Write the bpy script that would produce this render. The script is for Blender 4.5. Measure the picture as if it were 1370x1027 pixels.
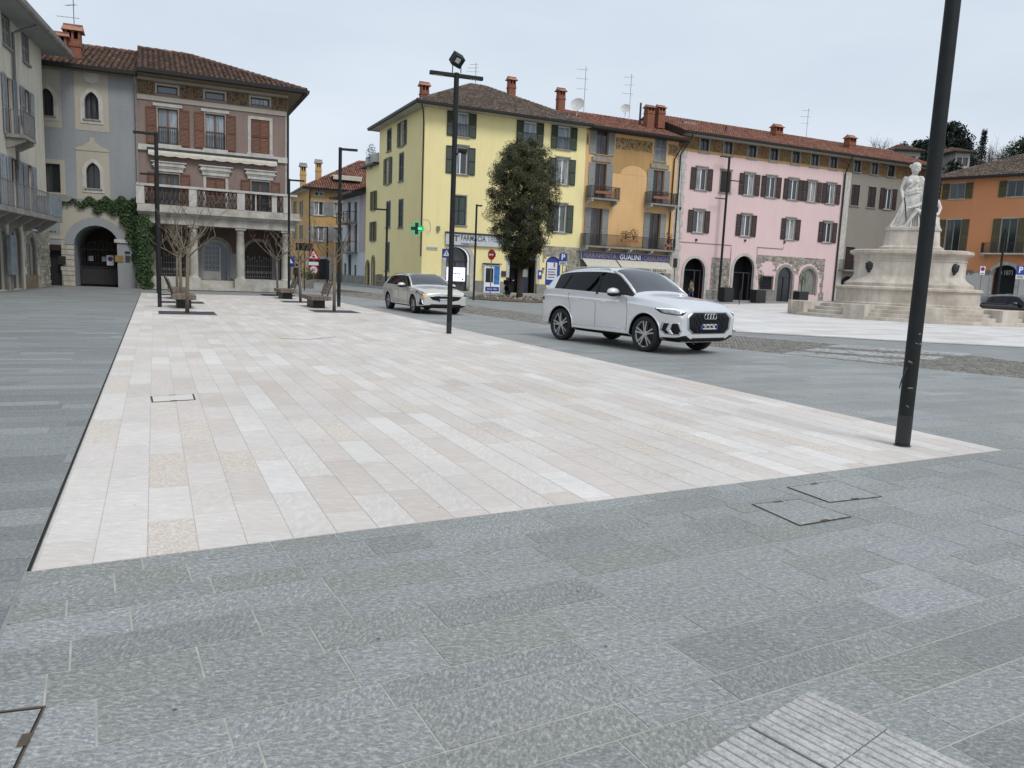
import bpy, bmesh, math, random
from mathutils import Vector, Matrix, Euler
from mathutils.bvhtree import BVHTree
from math import sin, cos, pi, radians, sqrt
random.seed(7)
R = random.Random(11)
S = bpy.context.scene
for o in list(bpy.data.objects): bpy.data.objects.remove(o)
COL = S.collection
# ------------------------------------------------------------------ camera
IW, IH, FP = 1370.0, 1027.0, 1029.0
HE = 1.5
PITCH, ROLL = radians(8.0), radians(2.4)
_f = Vector((0, cos(PITCH), -sin(PITCH))); _d0 = Vector((0, -sin(PITCH), -cos(PITCH))); _r0 = Vector((1, 0, 0))
CR = _r0*cos(ROLL) - _d0*sin(ROLL)
CD = _d0*cos(ROLL) + _r0*sin(ROLL)
CF = _f
cam = bpy.data.cameras.new('camera'); camo = bpy.data.objects.new('camera', cam); COL.objects.link(camo)
m = Matrix((( CR.x, -CD.x, -CF.x, 0), (CR.y, -CD.y, -CF.y, 0), (CR.z, -CD.z, -CF.z, HE), (0, 0, 0, 1)))
camo.matrix_world = m
cam.sensor_width = 36; cam.lens = FP/IW*36; cam.clip_start = .05; cam.clip_end = 3000
S.camera = camo
S.render.resolution_x, S.render.resolution_y = 1024, 768
# ------------------------------------------------------------------ world and sun (overcast)
wd = bpy.data.worlds.new('World'); S.world = wd; wd.use_nodes = True
nt = wd.node_tree; nt.nodes.clear()
out = nt.nodes.new('ShaderNodeOutputWorld'); bg = nt.nodes.new('ShaderNodeBackground')
sky = nt.nodes.new('ShaderNodeTexSky'); sky.sky_type = 'NISHITA'; sky.sun_disc = False
SUN_EL, SUN_AZ = radians(50), radians(143)
sky.sun_elevation = SUN_EL; sky.sun_rotation = SUN_AZ; sky.air_density = 1.2; sky.dust_density = 4.0
sc = nt.nodes.new('ShaderNodeVectorMath'); sc.operation = 'SCALE'; sc.inputs['Scale'].default_value = .1
nt.links.new(sky.outputs[0], sc.inputs[0])
tc = nt.nodes.new('ShaderNodeTexCoord'); mp = nt.nodes.new('ShaderNodeMapping'); mp.inputs['Scale'].default_value = (1.2, 1.2, 4)
nz = nt.nodes.new('ShaderNodeTexNoise'); nz.inputs['Scale'].default_value = 1.6; nz.inputs['Detail'].default_value = 6
nt.links.new(tc.outputs['Generated'], mp.inputs[0]); nt.links.new(mp.outputs[0], nz.inputs[0])
cr = nt.nodes.new('ShaderNodeValToRGB')
cr.color_ramp.elements[0].position = .3; cr.color_ramp.elements[0].color = (.535, .60, .685, 1)
cr.color_ramp.elements[1].position = .7; cr.color_ramp.elements[1].color = (.655, .72, .80, 1)
nt.links.new(nz.outputs[0], cr.inputs[0])
mx = nt.nodes.new('ShaderNodeMix'); mx.data_type = 'RGBA'; mx.inputs[0].default_value = .9
nt.links.new(sc.outputs[0], mx.inputs[6]); nt.links.new(cr.outputs[0], mx.inputs[7])
nt.links.new(mx.outputs[2], bg.inputs[0]); bg.inputs[1].default_value = 1.0
nt.links.new(bg.outputs[0], out.inputs[0])
sl = bpy.data.lights.new('sun', 'SUN'); sl.energy = 1.5; sl.angle = radians(22); sl.color = (1, .97, .93)
so = bpy.data.objects.new('sun', sl); COL.objects.link(so)
# light comes from behind the camera
so.rotation_euler = Vector((-sin(SUN_AZ)*cos(SUN_EL), -cos(SUN_AZ)*cos(SUN_EL), -sin(SUN_EL))).to_track_quat('-Z', 'Y').to_euler()
vs = S.view_settings; vs.view_transform = 'Standard'; vs.look = 'None'; vs.gamma = 1; vs.exposure = 0.30
S.render.engine = 'CYCLES'
# ------------------------------------------------------------------ pixel helpers
def ray(px, py): return CR*((px-IW/2)/FP) + CD*((py-IH/2)/FP) + CF
def G(px, py, z=0.0):
    r = ray(px, py); t = (HE-z)/-r.z
    return Vector((r.x*t, r.y*t, z))
def hor(px):
    a, b = 0.0, 800.0
    for _ in range(40):
        q = (a+b)/2
        if ray(px, q).z > 0: a = q
        else: b = q
    return a
def at_depth(px, py, Y):
    r = ray(px, py); t = Y/r.y
    return Vector((r.x*t, Y, HE+r.z*t))
def ground_at(px, Y):
    p = at_depth(px, hor(px), Y); return Vector((p.x, p.y, 0))
def zat(px, py, Y): return at_depth(px, py, Y).z
# ------------------------------------------------------------------ materials
def nodes(name):
    m = bpy.data.materials.new(name); m.use_nodes = True
    n = m.node_tree; return m, n, n.nodes['Principled BSDF']
def link(n, a, b): n.links.new(a, b)
def pos(n, scale=(1, 1, 1), rot=(0, 0, 0), obj=False):
    if obj:
        g = n.nodes.new('ShaderNodeTexCoord'); o = g.outputs['Object']
    else:
        g = n.nodes.new('ShaderNodeNewGeometry'); o = g.outputs['Position']
    mp = n.nodes.new('ShaderNodeMapping'); mp.inputs['Scale'].default_value = scale; mp.inputs['Rotation'].default_value = rot
    link(n, o, mp.inputs[0]); return mp.outputs[0]
def noise(n, vec, scale, detail=4, rough=.55, dist=0):
    t = n.nodes.new('ShaderNodeTexNoise'); t.inputs['Scale'].default_value = scale; t.inputs['Detail'].default_value = detail
    t.inputs['Roughness'].default_value = rough; t.inputs['Distortion'].default_value = dist
    link(n, vec, t.inputs['Vector']); return t.outputs[0]
def ramp(n, fac, stops):
    r = n.nodes.new('ShaderNodeValToRGB'); e = r.color_ramp.elements
    while len(e) < len(stops): e.new(.5)
    for i, (p, c) in enumerate(stops):
        e[i].position = p; e[i].color = (c[0], c[1], c[2], 1) if not isinstance(c, (int, float)) else (c, c, c, 1)
    link(n, fac, r.inputs[0]); return r.outputs[0]
def mix(n, fac, a, b, mode='MIX'):
    x = n.nodes.new('ShaderNodeMix'); x.data_type = 'RGBA'; x.blend_type = mode
    if isinstance(fac, (int, float)): x.inputs[0].default_value = fac
    else: link(n, fac, x.inputs[0])
    for s, v in ((6, a), (7, b)):
        if isinstance(v, tuple): x.inputs[s].default_value = (v[0], v[1], v[2], 1)
        else: link(n, v, x.inputs[s])
    return x.outputs[2]
def bump(n, bs, h, strength=.3, dist=.01):
    b = n.nodes.new('ShaderNodeBump'); b.inputs['Strength'].default_value = strength; b.inputs['Distance'].default_value = dist
    link(n, h, b.inputs['Height']); link(n, b.outputs[0], bs.inputs['Normal'])
def sc3(c, k): return tuple(min(1, max(0, x*k)) for x in c)
def M(name, col, rough=.8, var=.12, scale=3.0, bmp=0.0, bscale=30.0, metal=0.0, spec=.5, coat=0.0, island=0.0, objrand=0.0):
    m, n, b = nodes(name)
    v = pos(n)
    c = ramp(n, noise(n, v, scale, 5), [(.3, sc3(col, 1-var)), (.7, sc3(col, 1+var))])
    if island:
        g = n.nodes.new('ShaderNodeNewGeometry')
        c = mix(n, 1.0, c, ramp(n, g.outputs['Random Per Island'], [(0, 1-island), (.5, 1), (1, 1+island*.6)]), 'MULTIPLY')
    if objrand:
        g = n.nodes.new('ShaderNodeObjectInfo')
        c = mix(n, 1.0, c, ramp(n, g.outputs['Random'], [(0, 1-objrand), (1, 1+objrand)]), 'MULTIPLY')
    link(n, c, b.inputs['Base Color'])
    b.inputs['Roughness'].default_value = rough; b.inputs['Metallic'].default_value = metal
    b.inputs['Specular IOR Level'].default_value = spec; b.inputs['Coat Weight'].default_value = coat
    if bmp: bump(n, b, noise(n, v, bscale, 4), bmp, .01)
    return m
def plaster(name, col, stain=.18, dirt=(.16, .14, .11), damt=.22):
    m, n, b = nodes(name); v = pos(n)
    c = ramp(n, noise(n, v, .45, 6, .6), [(.3, sc3(col, 1-stain*.5)), (.7, sc3(col, 1+stain*.35))])
    c = mix(n, 1.0, c, ramp(n, noise(n, v, 9, 5, .7), [(.25, 1-stain*.6), (.75, 1.04)]), 'MULTIPLY')
    st = noise(n, pos(n, (2.2, 2.2, .22)), 1.0, 6, .65)
    c = mix(n, ramp(n, st, [(.48, 0.0), (.72, damt)]), c, dirt)
    link(n, c, b.inputs['Base Color']); b.inputs['Roughness'].default_value = .92; b.inputs['Specular IOR Level'].default_value = .2
    bump(n, b, noise(n, v, 45, 5, .7), .25, .01)
    return m
def stone(name, cols, scale=1.5, rough=.85, bs=25, bst=.4, island=.0):
    m, n, b = nodes(name); v = pos(n)
    k = len(cols)
    c = ramp(n, noise(n, v, scale, 8, .65, .4), [(.28+.44*i/(k-1), cols[i]) for i in range(k)])
    st = noise(n, pos(n, (3, 3, .35)), 1.0, 6, .6)
    c = mix(n, 1.0, c, ramp(n, st, [(.4, 1.03), (.8, .72)]), 'MULTIPLY')
    if island:
        g = n.nodes.new('ShaderNodeNewGeometry')
        c = mix(n, 1.0, c, ramp(n, g.outputs['Random Per Island'], [(0, 1-island), (1, 1+island*.5)]), 'MULTIPLY')
    link(n, c, b.inputs['Base Color']); b.inputs['Roughness'].default_value = rough; b.inputs['Specular IOR Level'].default_value = .25
    bump(n, b, noise(n, v, bs, 6, .7), bst, .012)
    return m
def emit(name, col, k=1.0):
    m, n, b = nodes(name); b.inputs['Base Color'].default_value = (*sc3(col, .3), 1)
    b.inputs['Emission Color'].default_value = (*col, 1); b.inputs['Emission Strength'].default_value = k
    return m
def tint_glass(name, tint, base=.06):
    m, n, b = nodes(name)
    n.nodes.remove(b); o = n.nodes['Material Output']
    tr = n.nodes.new('ShaderNodeBsdfTransparent'); tr.inputs[0].default_value = (*tint, 1)
    gl = n.nodes.new('ShaderNodeBsdfGlossy'); gl.inputs['Roughness'].default_value = .03; gl.inputs[0].default_value = (.95, .97, 1, 1)
    fr = n.nodes.new('ShaderNodeFresnel'); fr.inputs[0].default_value = 1.38
    ad = n.nodes.new('ShaderNodeMath'); ad.operation = 'ADD'; ad.inputs[1].default_value = base; link(n, fr.outputs[0], ad.inputs[0])
    ms = n.nodes.new('ShaderNodeMixShader'); link(n, ad.outputs[0], ms.inputs[0]); link(n, tr.outputs[0], ms.inputs[1]); link(n, gl.outputs[0], ms.inputs[2])
    link(n, ms.outputs[0], o.inputs[0]); return m
def pane_mat(name, dark, light, k=.5):
    # window glass over a dim room: dark, reflective, with pale curtains in some panes
    m, n, b = nodes(name)
    g = n.nodes.new('ShaderNodeObjectInfo')
    v = pos(n, (9, 9, .5))
    cu = ramp(n, noise(n, v, 1.4, 3), [(.35, dark), (.62, light)])
    sel = ramp(n, g.outputs['Random'], [(k-.04, 0.0), (k+.04, 1.0)])
    c = mix(n, sel, cu, dark)
    link(n, c, b.inputs['Base Color']); b.inputs['Roughness'].default_value = .07; b.inputs['Specular IOR Level'].default_value = .6
    return m
# ------------------------------------------------------------------ mesh builder
class MB:
    def __init__(s): s.v = []; s.f = []; s.mi = []; s.t = []; s.tone = 0.0
    def add(s, pts, faces, mi=0):
        k = len(s.v); s.v += [tuple(p) for p in pts]; s.t += [s.tone]*len(pts)
        s.f += [tuple(i+k for i in f) for f in faces]; s.mi += [mi]*len(faces)
        return s
    def poly(s, pts, mi=0): return s.add(pts, [tuple(range(len(pts)))], mi)
    def box(s, x0, x1, y0, y1, z0, z1, mi=0):
        p = [(x0,y0,z0),(x1,y0,z0),(x1,y1,z0),(x0,y1,z0),(x0,y0,z1),(x1,y0,z1),(x1,y1,z1),(x0,y1,z1)]
        return s.add(p, [(3,2,1,0),(4,5,6,7),(0,1,5,4),(1,2,6,5),(2,3,7,6),(3,0,4,7)], mi)
    def obox(s, mat, sx, sy, sz, mi=0):
        q = MB().box(-sx/2, sx/2, -sy/2, sy/2, -sz/2, sz/2)
        return s.add([mat @ Vector(p) for p in q.v], q.f, mi)
    def tube(s, p0, p1, r0, r1=None, n=8, mi=0, cap=True):
        return s.path([p0, p1], [r0, r0 if r1 is None else r1], n, mi, cap)
    def path(s, pts, rs, n=8, mi=0, cap=True):
        pts = [Vector(p) for p in pts]
        if isinstance(rs, (int, float)): rs = [rs]*len(pts)
        k = len(s.v); V = []; F = []
        ref = None
        for i, p in enumerate(pts):
            d = (pts[min(i+1, len(pts)-1)] - pts[max(i-1, 0)])
            if d.length < 1e-9: d = Vector((0, 0, 1))
            d.normalize()
            if ref is None: ref = d.orthogonal().normalized()
            ref = (ref - d*ref.dot(d))
            if ref.length < 1e-6: ref = d.orthogonal()
            ref.normalize(); b = d.cross(ref)
            for j in range(n):
                a = 2*pi*(j+.5)/n
                V.append(p + (ref*cos(a) + b*sin(a))*rs[i])
        for i in range(len(pts)-1):
            for j in range(n):
                F.append((i*n+j, i*n+(j+1) % n, (i+1)*n+(j+1) % n, (i+1)*n+j))
        if cap:
            F.append(tuple(reversed(range(n)))); F.append(tuple(range((len(pts)-1)*n, len(pts)*n)))
        return s.add(V, F, mi)
    def prism(s, pts, y0, y1, mi=0, plane='xz'):
        # pts: 2-D outline; extruded along the third axis from y0 to y1
        n = len(pts)
        mk = {'xz': lambda p, y: (p[0], y, p[1]), 'xy': lambda p, y: (p[0], p[1], y), 'yz': lambda p, y: (y, p[0], p[1])}[plane]
        V = [mk(p, y0) for p in pts] + [mk(p, y1) for p in pts]
        F = [tuple(range(n)), tuple(reversed(range(n, 2*n)))] + [(i, n+i, n+(i+1) % n, (i+1) % n) for i in range(n)]
        return s.add(V, F, mi)
    def lathe(s, prof, n=24, c=(0, 0, 0), axis='z', mi=0, cap=True):
        V = []; F = []
        for r, z in prof:
            for j in range(n):
                a = 2*pi*j/n
                q = (r*cos(a), r*sin(a), z) if axis == 'z' else (r*cos(a), z, r*sin(a)) if axis == 'y' else (z, r*cos(a), r*sin(a))
                V.append((q[0]+c[0], q[1]+c[1], q[2]+c[2]))
        for i in range(len(prof)-1):
            for j in range(n):
                F.append((i*n+j, i*n+(j+1) % n, (i+1)*n+(j+1) % n, (i+1)*n+j))
        if cap: F.append(tuple(reversed(range(n)))); F.append(tuple(range((len(prof)-1)*n, len(prof)*n)))
        return s.add(V, F, mi)
    def ellipsoid(s, c, r, n=12, k=8, rot=None, mi=0):
        V = []; F = []
        for i in range(k+1):
            t = pi*i/k
            for j in range(n):
                a = 2*pi*j/n
                q = Vector((r[0]*sin(t)*cos(a), r[1]*sin(t)*sin(a), r[2]*cos(t)))
                if rot: q = rot @ q
                V.append(q + Vector(c))
        for i in range(k):
            for j in range(n):
                F.append((i*n+j, (i+1)*n+j, (i+1)*n+(j+1) % n, i*n+(j+1) % n))
        return s.add(V, F, mi)
    def merge(s, o, mat=None, mi=None):
        k = len(s.v)
        s.v += [tuple(mat @ Vector(p)) if mat else p for p in o.v]; s.t += o.t
        s.f += [tuple(i+k for i in f) for f in o.f]; s.mi += [m if mi is None else mi for m in o.mi]
        return s
    def mesh(s, name, mats, smooth=False, tone=False, sharp=None):
        me = bpy.data.meshes.new(name); me.from_pydata(s.v, [], s.f)
        for m in (mats if isinstance(mats, (list, tuple)) else [mats]): me.materials.append(m)
        if any(s.mi): me.polygons.foreach_set('material_index', s.mi)
        if tone:
            at = me.attributes.new('tone', 'FLOAT', 'POINT'); at.data.foreach_set('value', s.t)
        if smooth:
            me.polygons.foreach_set('use_smooth', [True]*len(me.polygons))
            if sharp: me.set_sharp_from_angle(angle=radians(sharp))
        me.update(); return me
    def obj(s, name, mats, parent=None, smooth=False, tone=False, sharp=None, bevel=0, loc=None, rz=0):
        return O(name, s.mesh(name, mats, smooth, tone, sharp), parent, bevel, loc, rz)
def O(name, me, parent=None, bevel=0, loc=None, rz=0):
    o = bpy.data.objects.new(name, me); COL.objects.link(o)
    if parent is not None: o.parent = parent
    if loc is not None: o.location = loc
    if rz: o.rotation_euler = (0, 0, rz)
    if bevel:
        b = o.modifiers.new('bevel', 'BEVEL'); b.width = bevel; b.segments = 2; b.limit_method = 'ANGLE'
    return o
def E(name, loc, rz, label, cat, group=None):
    o = bpy.data.objects.new(name, None); COL.objects.link(o); o.empty_display_size = .2
    o.location = loc; o.rotation_euler = (0, 0, rz)
    return T(o, label, cat, group)
def T(o, label=None, cat=None, group=None, kind=None):
    if label: o['label'] = label
    if cat: o['category'] = cat
    if group: o['group'] = group
    if kind: o['kind'] = kind
    return o
CACHE = {}
def cached(key, fn):
    if key not in CACHE: CACHE[key] = fn()
    return CACHE[key]
def copy_tree(o, parent=None):
    c = o.copy(); COL.objects.link(c); c.parent = parent
    for ch in list(o.children): copy_tree(ch, c)
    return c
def text_mesh(txt, size, mat, depth=.004, sx=1.0, bold=0.0):
    cu = bpy.data.curves.new('text', 'FONT'); cu.body = txt; cu.size = size; cu.extrude = depth; cu.align_x = 'CENTER'; cu.align_y = 'CENTER'
    cu.offset = bold; cu.resolution_u = 3
    ob = bpy.data.objects.new('text', cu); COL.objects.link(ob)
    dg = bpy.context.evaluated_depsgraph_get(); dg.update()
    me = bpy.data.meshes.new_from_object(ob.evaluated_get(dg)); bpy.data.objects.remove(ob)
    # letters stand in the xz plane, facing -y
    me.transform(Matrix(((sx, 0, 0, 0), (0, 0, -1, 0), (0, 1, 0, 0), (0, 0, 0, 1))))
    me.materials.clear(); me.materials.append(mat)
    return me
def clip(poly, a, b, c):
    # keep a*x+b*y+c >= 0
    outp = []
    for i in range(len(poly)):
        p, q = poly[i], poly[(i+1) % len(poly)]
        dp, dq = a*p[0]+b*p[1]+c, a*q[0]+b*q[1]+c
        if dp >= 0: outp.append(p)
        if (dp >= 0) != (dq >= 0):
            t = dp/(dp-dq); outp.append((p[0]+(q[0]-p[0])*t, p[1]+(q[1]-p[1])*t))
    return outp
def area(p): return abs(sum(p[i][0]*p[(i+1) % len(p)][1]-p[(i+1) % len(p)][0]*p[i][1] for i in range(len(p))))/2
def inside(pt, poly):
    x, y = pt; c = False; n = len(poly)
    for i in range(n):
        x1, y1 = poly[i][0], poly[i][1]; x2, y2 = poly[(i+1) % n][0], poly[(i+1) % n][1]
        if (y1 > y) != (y2 > y) and x < (x2-x1)*(y-y1)/(y2-y1)+x1: c = not c
    return c
# ================================================================== the ground
TH = radians(-25.05)
E1 = Vector((sin(TH), cos(TH))); E2 = Vector((cos(TH), -sin(TH)))
W0 = Vector((-2.27, 3.52))
def ab(p): q = Vector((p[0], p[1])) - W0; return (q.dot(E2), q.dot(E1))
def wab(a, b): q = W0 + E2*a + E1*b; return (q.x, q.y)
def pab(px, py): return ab(G(px, py))
SK = radians(3.85); FU = Vector((cos(SK), sin(SK))); FV = Vector((-sin(SK), cos(SK)))     # front edge direction in (a,b)
KF = sin(SK)/cos(SK)

def slab_mat(name, stops, fleck, fl_amt, speck=None, rough=.75, spec=.3, streak=(11, 22), bst=.35):
    m, n, b = nodes(name)
    at = n.nodes.new('ShaderNodeAttribute'); at.attribute_name = 'tone'; tone = at.outputs['Fac']
    c = ramp(n, tone, stops)
    # the grain of each slab runs one of two ways
    r0 = noise(n, pos(n, (streak[0], streak[1], 1), (0, 0, -radians(25))), 3.2, 3, .6, .5)
    r1 = noise(n, pos(n, (streak[1], streak[0], 1), (0, 0, -radians(20))), 3.2, 3, .6, .5)
    fr = n.nodes.new('ShaderNodeMath'); fr.operation = 'FRACT'
    mu = n.nodes.new('ShaderNodeMath'); mu.operation = 'MULTIPLY'; mu.inputs[1].default_value = 37.31
    link(n, tone, mu.inputs[0]); link(n, mu.outputs[0], fr.inputs[0])
    gr = mix(n, ramp(n, fr.outputs[0], [(.68, 0.0), (.7, 1.0)]), r0, r1)
    c = mix(n, 1.0, c, ramp(n, gr, [(.36, 1-fl_amt), (.48, 1-fl_amt*.15), (.56, 1+fl_amt*.4), (.64, 1+fl_amt*1.8)]), 'MULTIPLY')
    fine = noise(n, pos(n), 95, 5, .85)
    c = mix(n, 1.0, c, ramp(n, fine, [(.32, 1-fleck), (.5, 1.0), (.68, 1+fleck*1.3)]), 'MULTIPLY')
    big = noise(n, pos(n), .55, 5, .6)
    c = mix(n, 1.0, c, ramp(n, big, [(.3, .87), (.7, 1.06)]), 'MULTIPLY')
    stn = noise(n, pos(n), 2.1, 7, .7, 1.2)
    c = mix(n, ramp(n, stn, [(.60, 0.0), (.75, .22)]), c, sc3(stops[0][1], .62))
    if speck:
        vo = n.nodes.new('ShaderNodeTexVoronoi'); vo.inputs['Scale'].default_value = 105; link(n, pos(n), vo.inputs['Vector'])
        g2 = n.nodes.new('ShaderNodeSeparateColor'); link(n, vo.outputs['Color'], g2.inputs[0])
        sp = ramp(n, g2.outputs[0], [(0, speck[0]), (.5, speck[1]), (1, speck[2])])
        msk = ramp(n, tone, [(.905, 0.0), (.915, .6)])
        c = mix(n, msk, c, sp)
    rs = noise(n, pos(n), 1.7, 6, .75, 2.0)
    c = mix(n, ramp(n, rs, [(.62, 0.0), (.72, .28)]), c, tuple(.45*a_ + .55*b_ for a_, b_ in zip(stops[0][1], (.22, .17, .10))))
    # scattered dark chewing-gum spots
    v2 = n.nodes.new('ShaderNodeTexVoronoi'); v2.inputs['Scale'].default_value = 3.1; link(n, pos(n, (1, 1, 0)), v2.inputs['Vector'])
    c = mix(n, ramp(n, v2.outputs['Distance'], [(.022, .75), (.032, 0.0)]), c, (.035, .034, .032))
    v3 = n.nodes.new('ShaderNodeTexVoronoi'); v3.inputs['Scale'].default_value = 9.0; link(n, pos(n, (1, 1, 0)), v3.inputs['Vector'])
    c = mix(n, ramp(n, v3.outputs['Distance'], [(.03, .5), (.05, 0.0)]), c, sc3(stops[0][1], .35))
    link(n, c, b.inputs['Base Color']); b.inputs['Roughness'].default_value = rough; b.inputs['Specular IOR Level'].default_value = spec
    bump(n, b, mix(n, .5, gr, fine), bst, .006)
    return m
m_white = slab_mat('limestone', [(0, (.535, .483, .438)), (.2, (.575, .530, .487)), (.45, (.615, .582, .545)), (.62, (.585, .548, .512)), (.75, (.575, .522, .478)), (.86, (.65, .632, .605)), (.90, (.63, .60, .562)), (1, (.57, .515, .455))],
                   .07, .05, ((.38, .315, .255), (.56, .495, .425), (.70, .66, .60)), rough=.7, streak=(3, 9), bst=.12)
m_grey = slab_mat('gneiss', [(0, (.212, .223, .215)), (.2, (.240, .252, .245)), (.45, (.270, .283, .277)), (.65, (.252, .263, .254)), (.8, (.236, .242, .226)), (.93, (.292, .305, .307)), (1, (.244, .254, .262))], .34, .25, rough=.62, spec=.45, bst=.6)
m_dark = slab_mat('dark_gneiss', [(0, (.175, .186, .182)), (.5, (.210, .222, .218)), (.85, (.226, .240, .235)), (1, (.262, .276, .271))], .22, .22, rough=.6, spec=.4, bst=.5)
m_white2 = slab_mat('pale_limestone', [(0, (.53, .50, .47)), (.3, (.60, .58, .555)), (.6, (.635, .62, .60)), (1, (.66, .65, .635))], .04, .03, rough=.6, streak=(3, 9), bst=.1)
m_mort_w = M('pale_mortar', (.49, .46, .42), .95, .15, 8, .3, 60)
m_mort_g = M('grey_mortar', (.37, .37, .335), .95, .18, 8, .3, 60)
m_mort_d = M('dark_mortar', (.24, .25, .24), .95, .2, 8, .3, 60)
m_ground = M('ground_stone', (.23, .24, .235), .9, .15, .8, .3, 20)
m_blk = M('black_slot', (.006, .006, .006), .9, .1)
m_steel = M('dark_steel', (.045, .046, .048), .45, .2, 12, .1, 80, metal=.4)
m_rust = M('brown_steel_edge', (.085, .06, .04), .7, .35, 14)

# the ground: one sheet to the horizon
g = MB(); g.poly([(-900, -200, -.035), (900, -200, -.035), (900, 1500, -.035), (-900, 1500, -.035)])
T(g.obj('ground', m_ground), kind='structure')

def add_slab(mb, poly, z, th=.03):
    n = len(poly)
    mb.tone = R.random()
    pts = [(p[0], p[1], z) for p in poly] + [(p[0], p[1], z-th) for p in poly]
    mb.add(pts, [tuple(range(n))] + [(i, n+i, n+(i+1) % n, (i+1) % n) for i in range(n)])
def pave(name, polys, mat, mort, sheet, zs=0.0, nmax=300, part='paving_slab', label=None):
    """polys in (a,b). The sheet of mortar is the setting; slabs are its parts."""
    root = MB(); root.poly([(*wab(*p), zs-.0025) for p in sheet]); ro = T(root.obj(name, mort), kind='structure')
    def ccw(w):
        s = sum(w[i][0]*w[(i+1) % len(w)][1]-w[(i+1) % len(w)][0]*w[i][1] for i in range(len(w)))
        return w if s > 0 else w[::-1]
    items = []
    for p in polys:
        if len(p) < 3 or area(p) < .004: continue
        w = ccw([wab(*q) for q in p]); cx = sum(q[0] for q in w)/len(w); cy = sum(q[1] for q in w)/len(w)
        vis = cy > .5 and abs(cx/cy) < .78 and (cy > 1.75)
        items.append((area(p)/(cx*cx+cy*cy+1)**1.5 if vis else -1, w))
    items.sort(key=lambda t: -t[0])
    rest = MB()
    for i, (k, w) in enumerate(items):
        z = zs + R.uniform(-.0008, .0008)
        if i < nmax and k > 0:
            mb = MB(); add_slab(mb, w, z); mb.obj(part, mat, ro, tone=True)
        else: add_slab(rest, w, z)
    if rest.v: T(rest.obj('far_paving_slabs', mat, ro, tone=True), kind='stuff')
    return ro
def grid_rows(u0, u1, v0, v1, widths, lmin, lmax, gap, cols=False, uv=None, seed=1, clips=()):
    """rows along u (or columns along v) of random slabs; uv maps (u,v) to (a,b); clips = half planes in (a,b)"""
    q = random.Random(seed); res = []
    v = v0
    while v < v1:
        w = q.choice(widths); u = u0 - q.random()*lmax
        while u < u1:
            L = q.uniform(lmin, lmax)
            r = [(u+gap/2, v+gap/2), (u+L-gap/2, v+gap/2), (u+L-gap/2, v+w-gap/2), (u+gap/2, v+w-gap/2)]
            if cols: r = [(b, a) for a, b in r][::-1]
            if uv: r = [uv(*p) for p in r]
            for c in clips:
                r = clip(r, *c)
                if len(r) < 3: break
            if len(r) >= 3: res.append(r)
            u += L
        v += w
    return res
AW, BW = 8.13, 35.9
# white limestone carpet: columns along e1
polys = grid_rows(-.6, BW, .012, AW, [(AW-.012)/33], .55, 1.05, .0055, cols=True, seed=3,
                  clips=((1, 0, -.012), (-1, 0, AW), (-KF, 1, -.003), (0, -1, BW)))
white = pave('white_paving', polys, m_white, m_mort_w, [(0, 0), (AW, AW*KF), (AW, BW), (0, BW)])
# grey gneiss in front: rows along the cut edge
uvf = lambda u, v: (u*FU.x + v*FV.x, u*FU.y + v*FV.y)
polys = grid_rows(-1, 40, -7.2, 0, [.18, .20, .25, .25, .30], .30, .85, .009, uv=uvf, seed=5, clips=((1, 0, .012), (KF, -1, -.003)))
front = pave('grey_paving', polys, m_grey, m_mort_g, [(-.012, 0), (-.012, -8), (40, -8), (40, 40*KF)])
# darker gneiss on the left, beyond the drain slot
polys = grid_rows(-17, 0, -4, 42, [.15, .20, .25, .30], .6, 1.9, .006, seed=8, clips=((-1, 0, -.030),))
left = pave('dark_paving', polys, m_dark, m_mort_d, [(-.001, -6), (-.001, 43), (-18, 43), (-18, -6)])
# slot drain between the two
d = MB(); d.poly([(*wab(-.004, .01), -.0012), (*wab(-.004, BW), -.0012), (*wab(-.021, BW), -.0012), (*wab(-.021, .01), -.0012)])
T(d.obj('drain_slot', m_blk), kind='structure')
# gneiss on the right as far as the road
NEAR = [pab(1700, 536), pab(1370, 506), pab(1229, 492), pab(968, 465), pab(800, 444), pab(621, 418), pab(520, 402.5), pab(440, 393)]
FAR = [pab(1700, 508), pab(1370, 484), pab(1298, 475), pab(1126, 461), pab(985, 449), pab(740, 423), pab(621, 407), pab(520, 394), pab(450, 386)]
def road_a(line, b):
    for i in range(len(line)-1):
        if min(line[i][1], line[i+1][1]) <= b <= max(line[i][1], line[i+1][1]):
            t = (b-line[i][1])/((line[i+1][1]-line[i][1]) or 1e-6); return line[i][0]+t*(line[i+1][0]-line[i][0])
    return line[0][0] if b < min(line[0][1], line[-1][1]) else line[-1][0]
NEAR.sort(key=lambda p: p[1]); FAR.sort(key=lambda p: p[1])
raw = grid_rows(AW, 40, .5, 44, [.25, .30, .35, .40], .6, 1.5, .006, seed=9, clips=((1, 0, -AW-.003), (-KF, 1, -.003)))
polys = []
for r in raw:
    cb = sum(p[1] for p in r)/len(r); r2 = clip(r, -1, 0, road_a(NEAR, cb))
    if len(r2) >= 3: polys.append(r2)
right = pave('grey_carriageway', polys, m_grey, m_mort_g, [(AW, AW*KF)] + [(p[0]+.05, max(p[1], p[0]*KF)) for p in NEAR] + [(AW, 44)], nmax=260)
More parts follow.
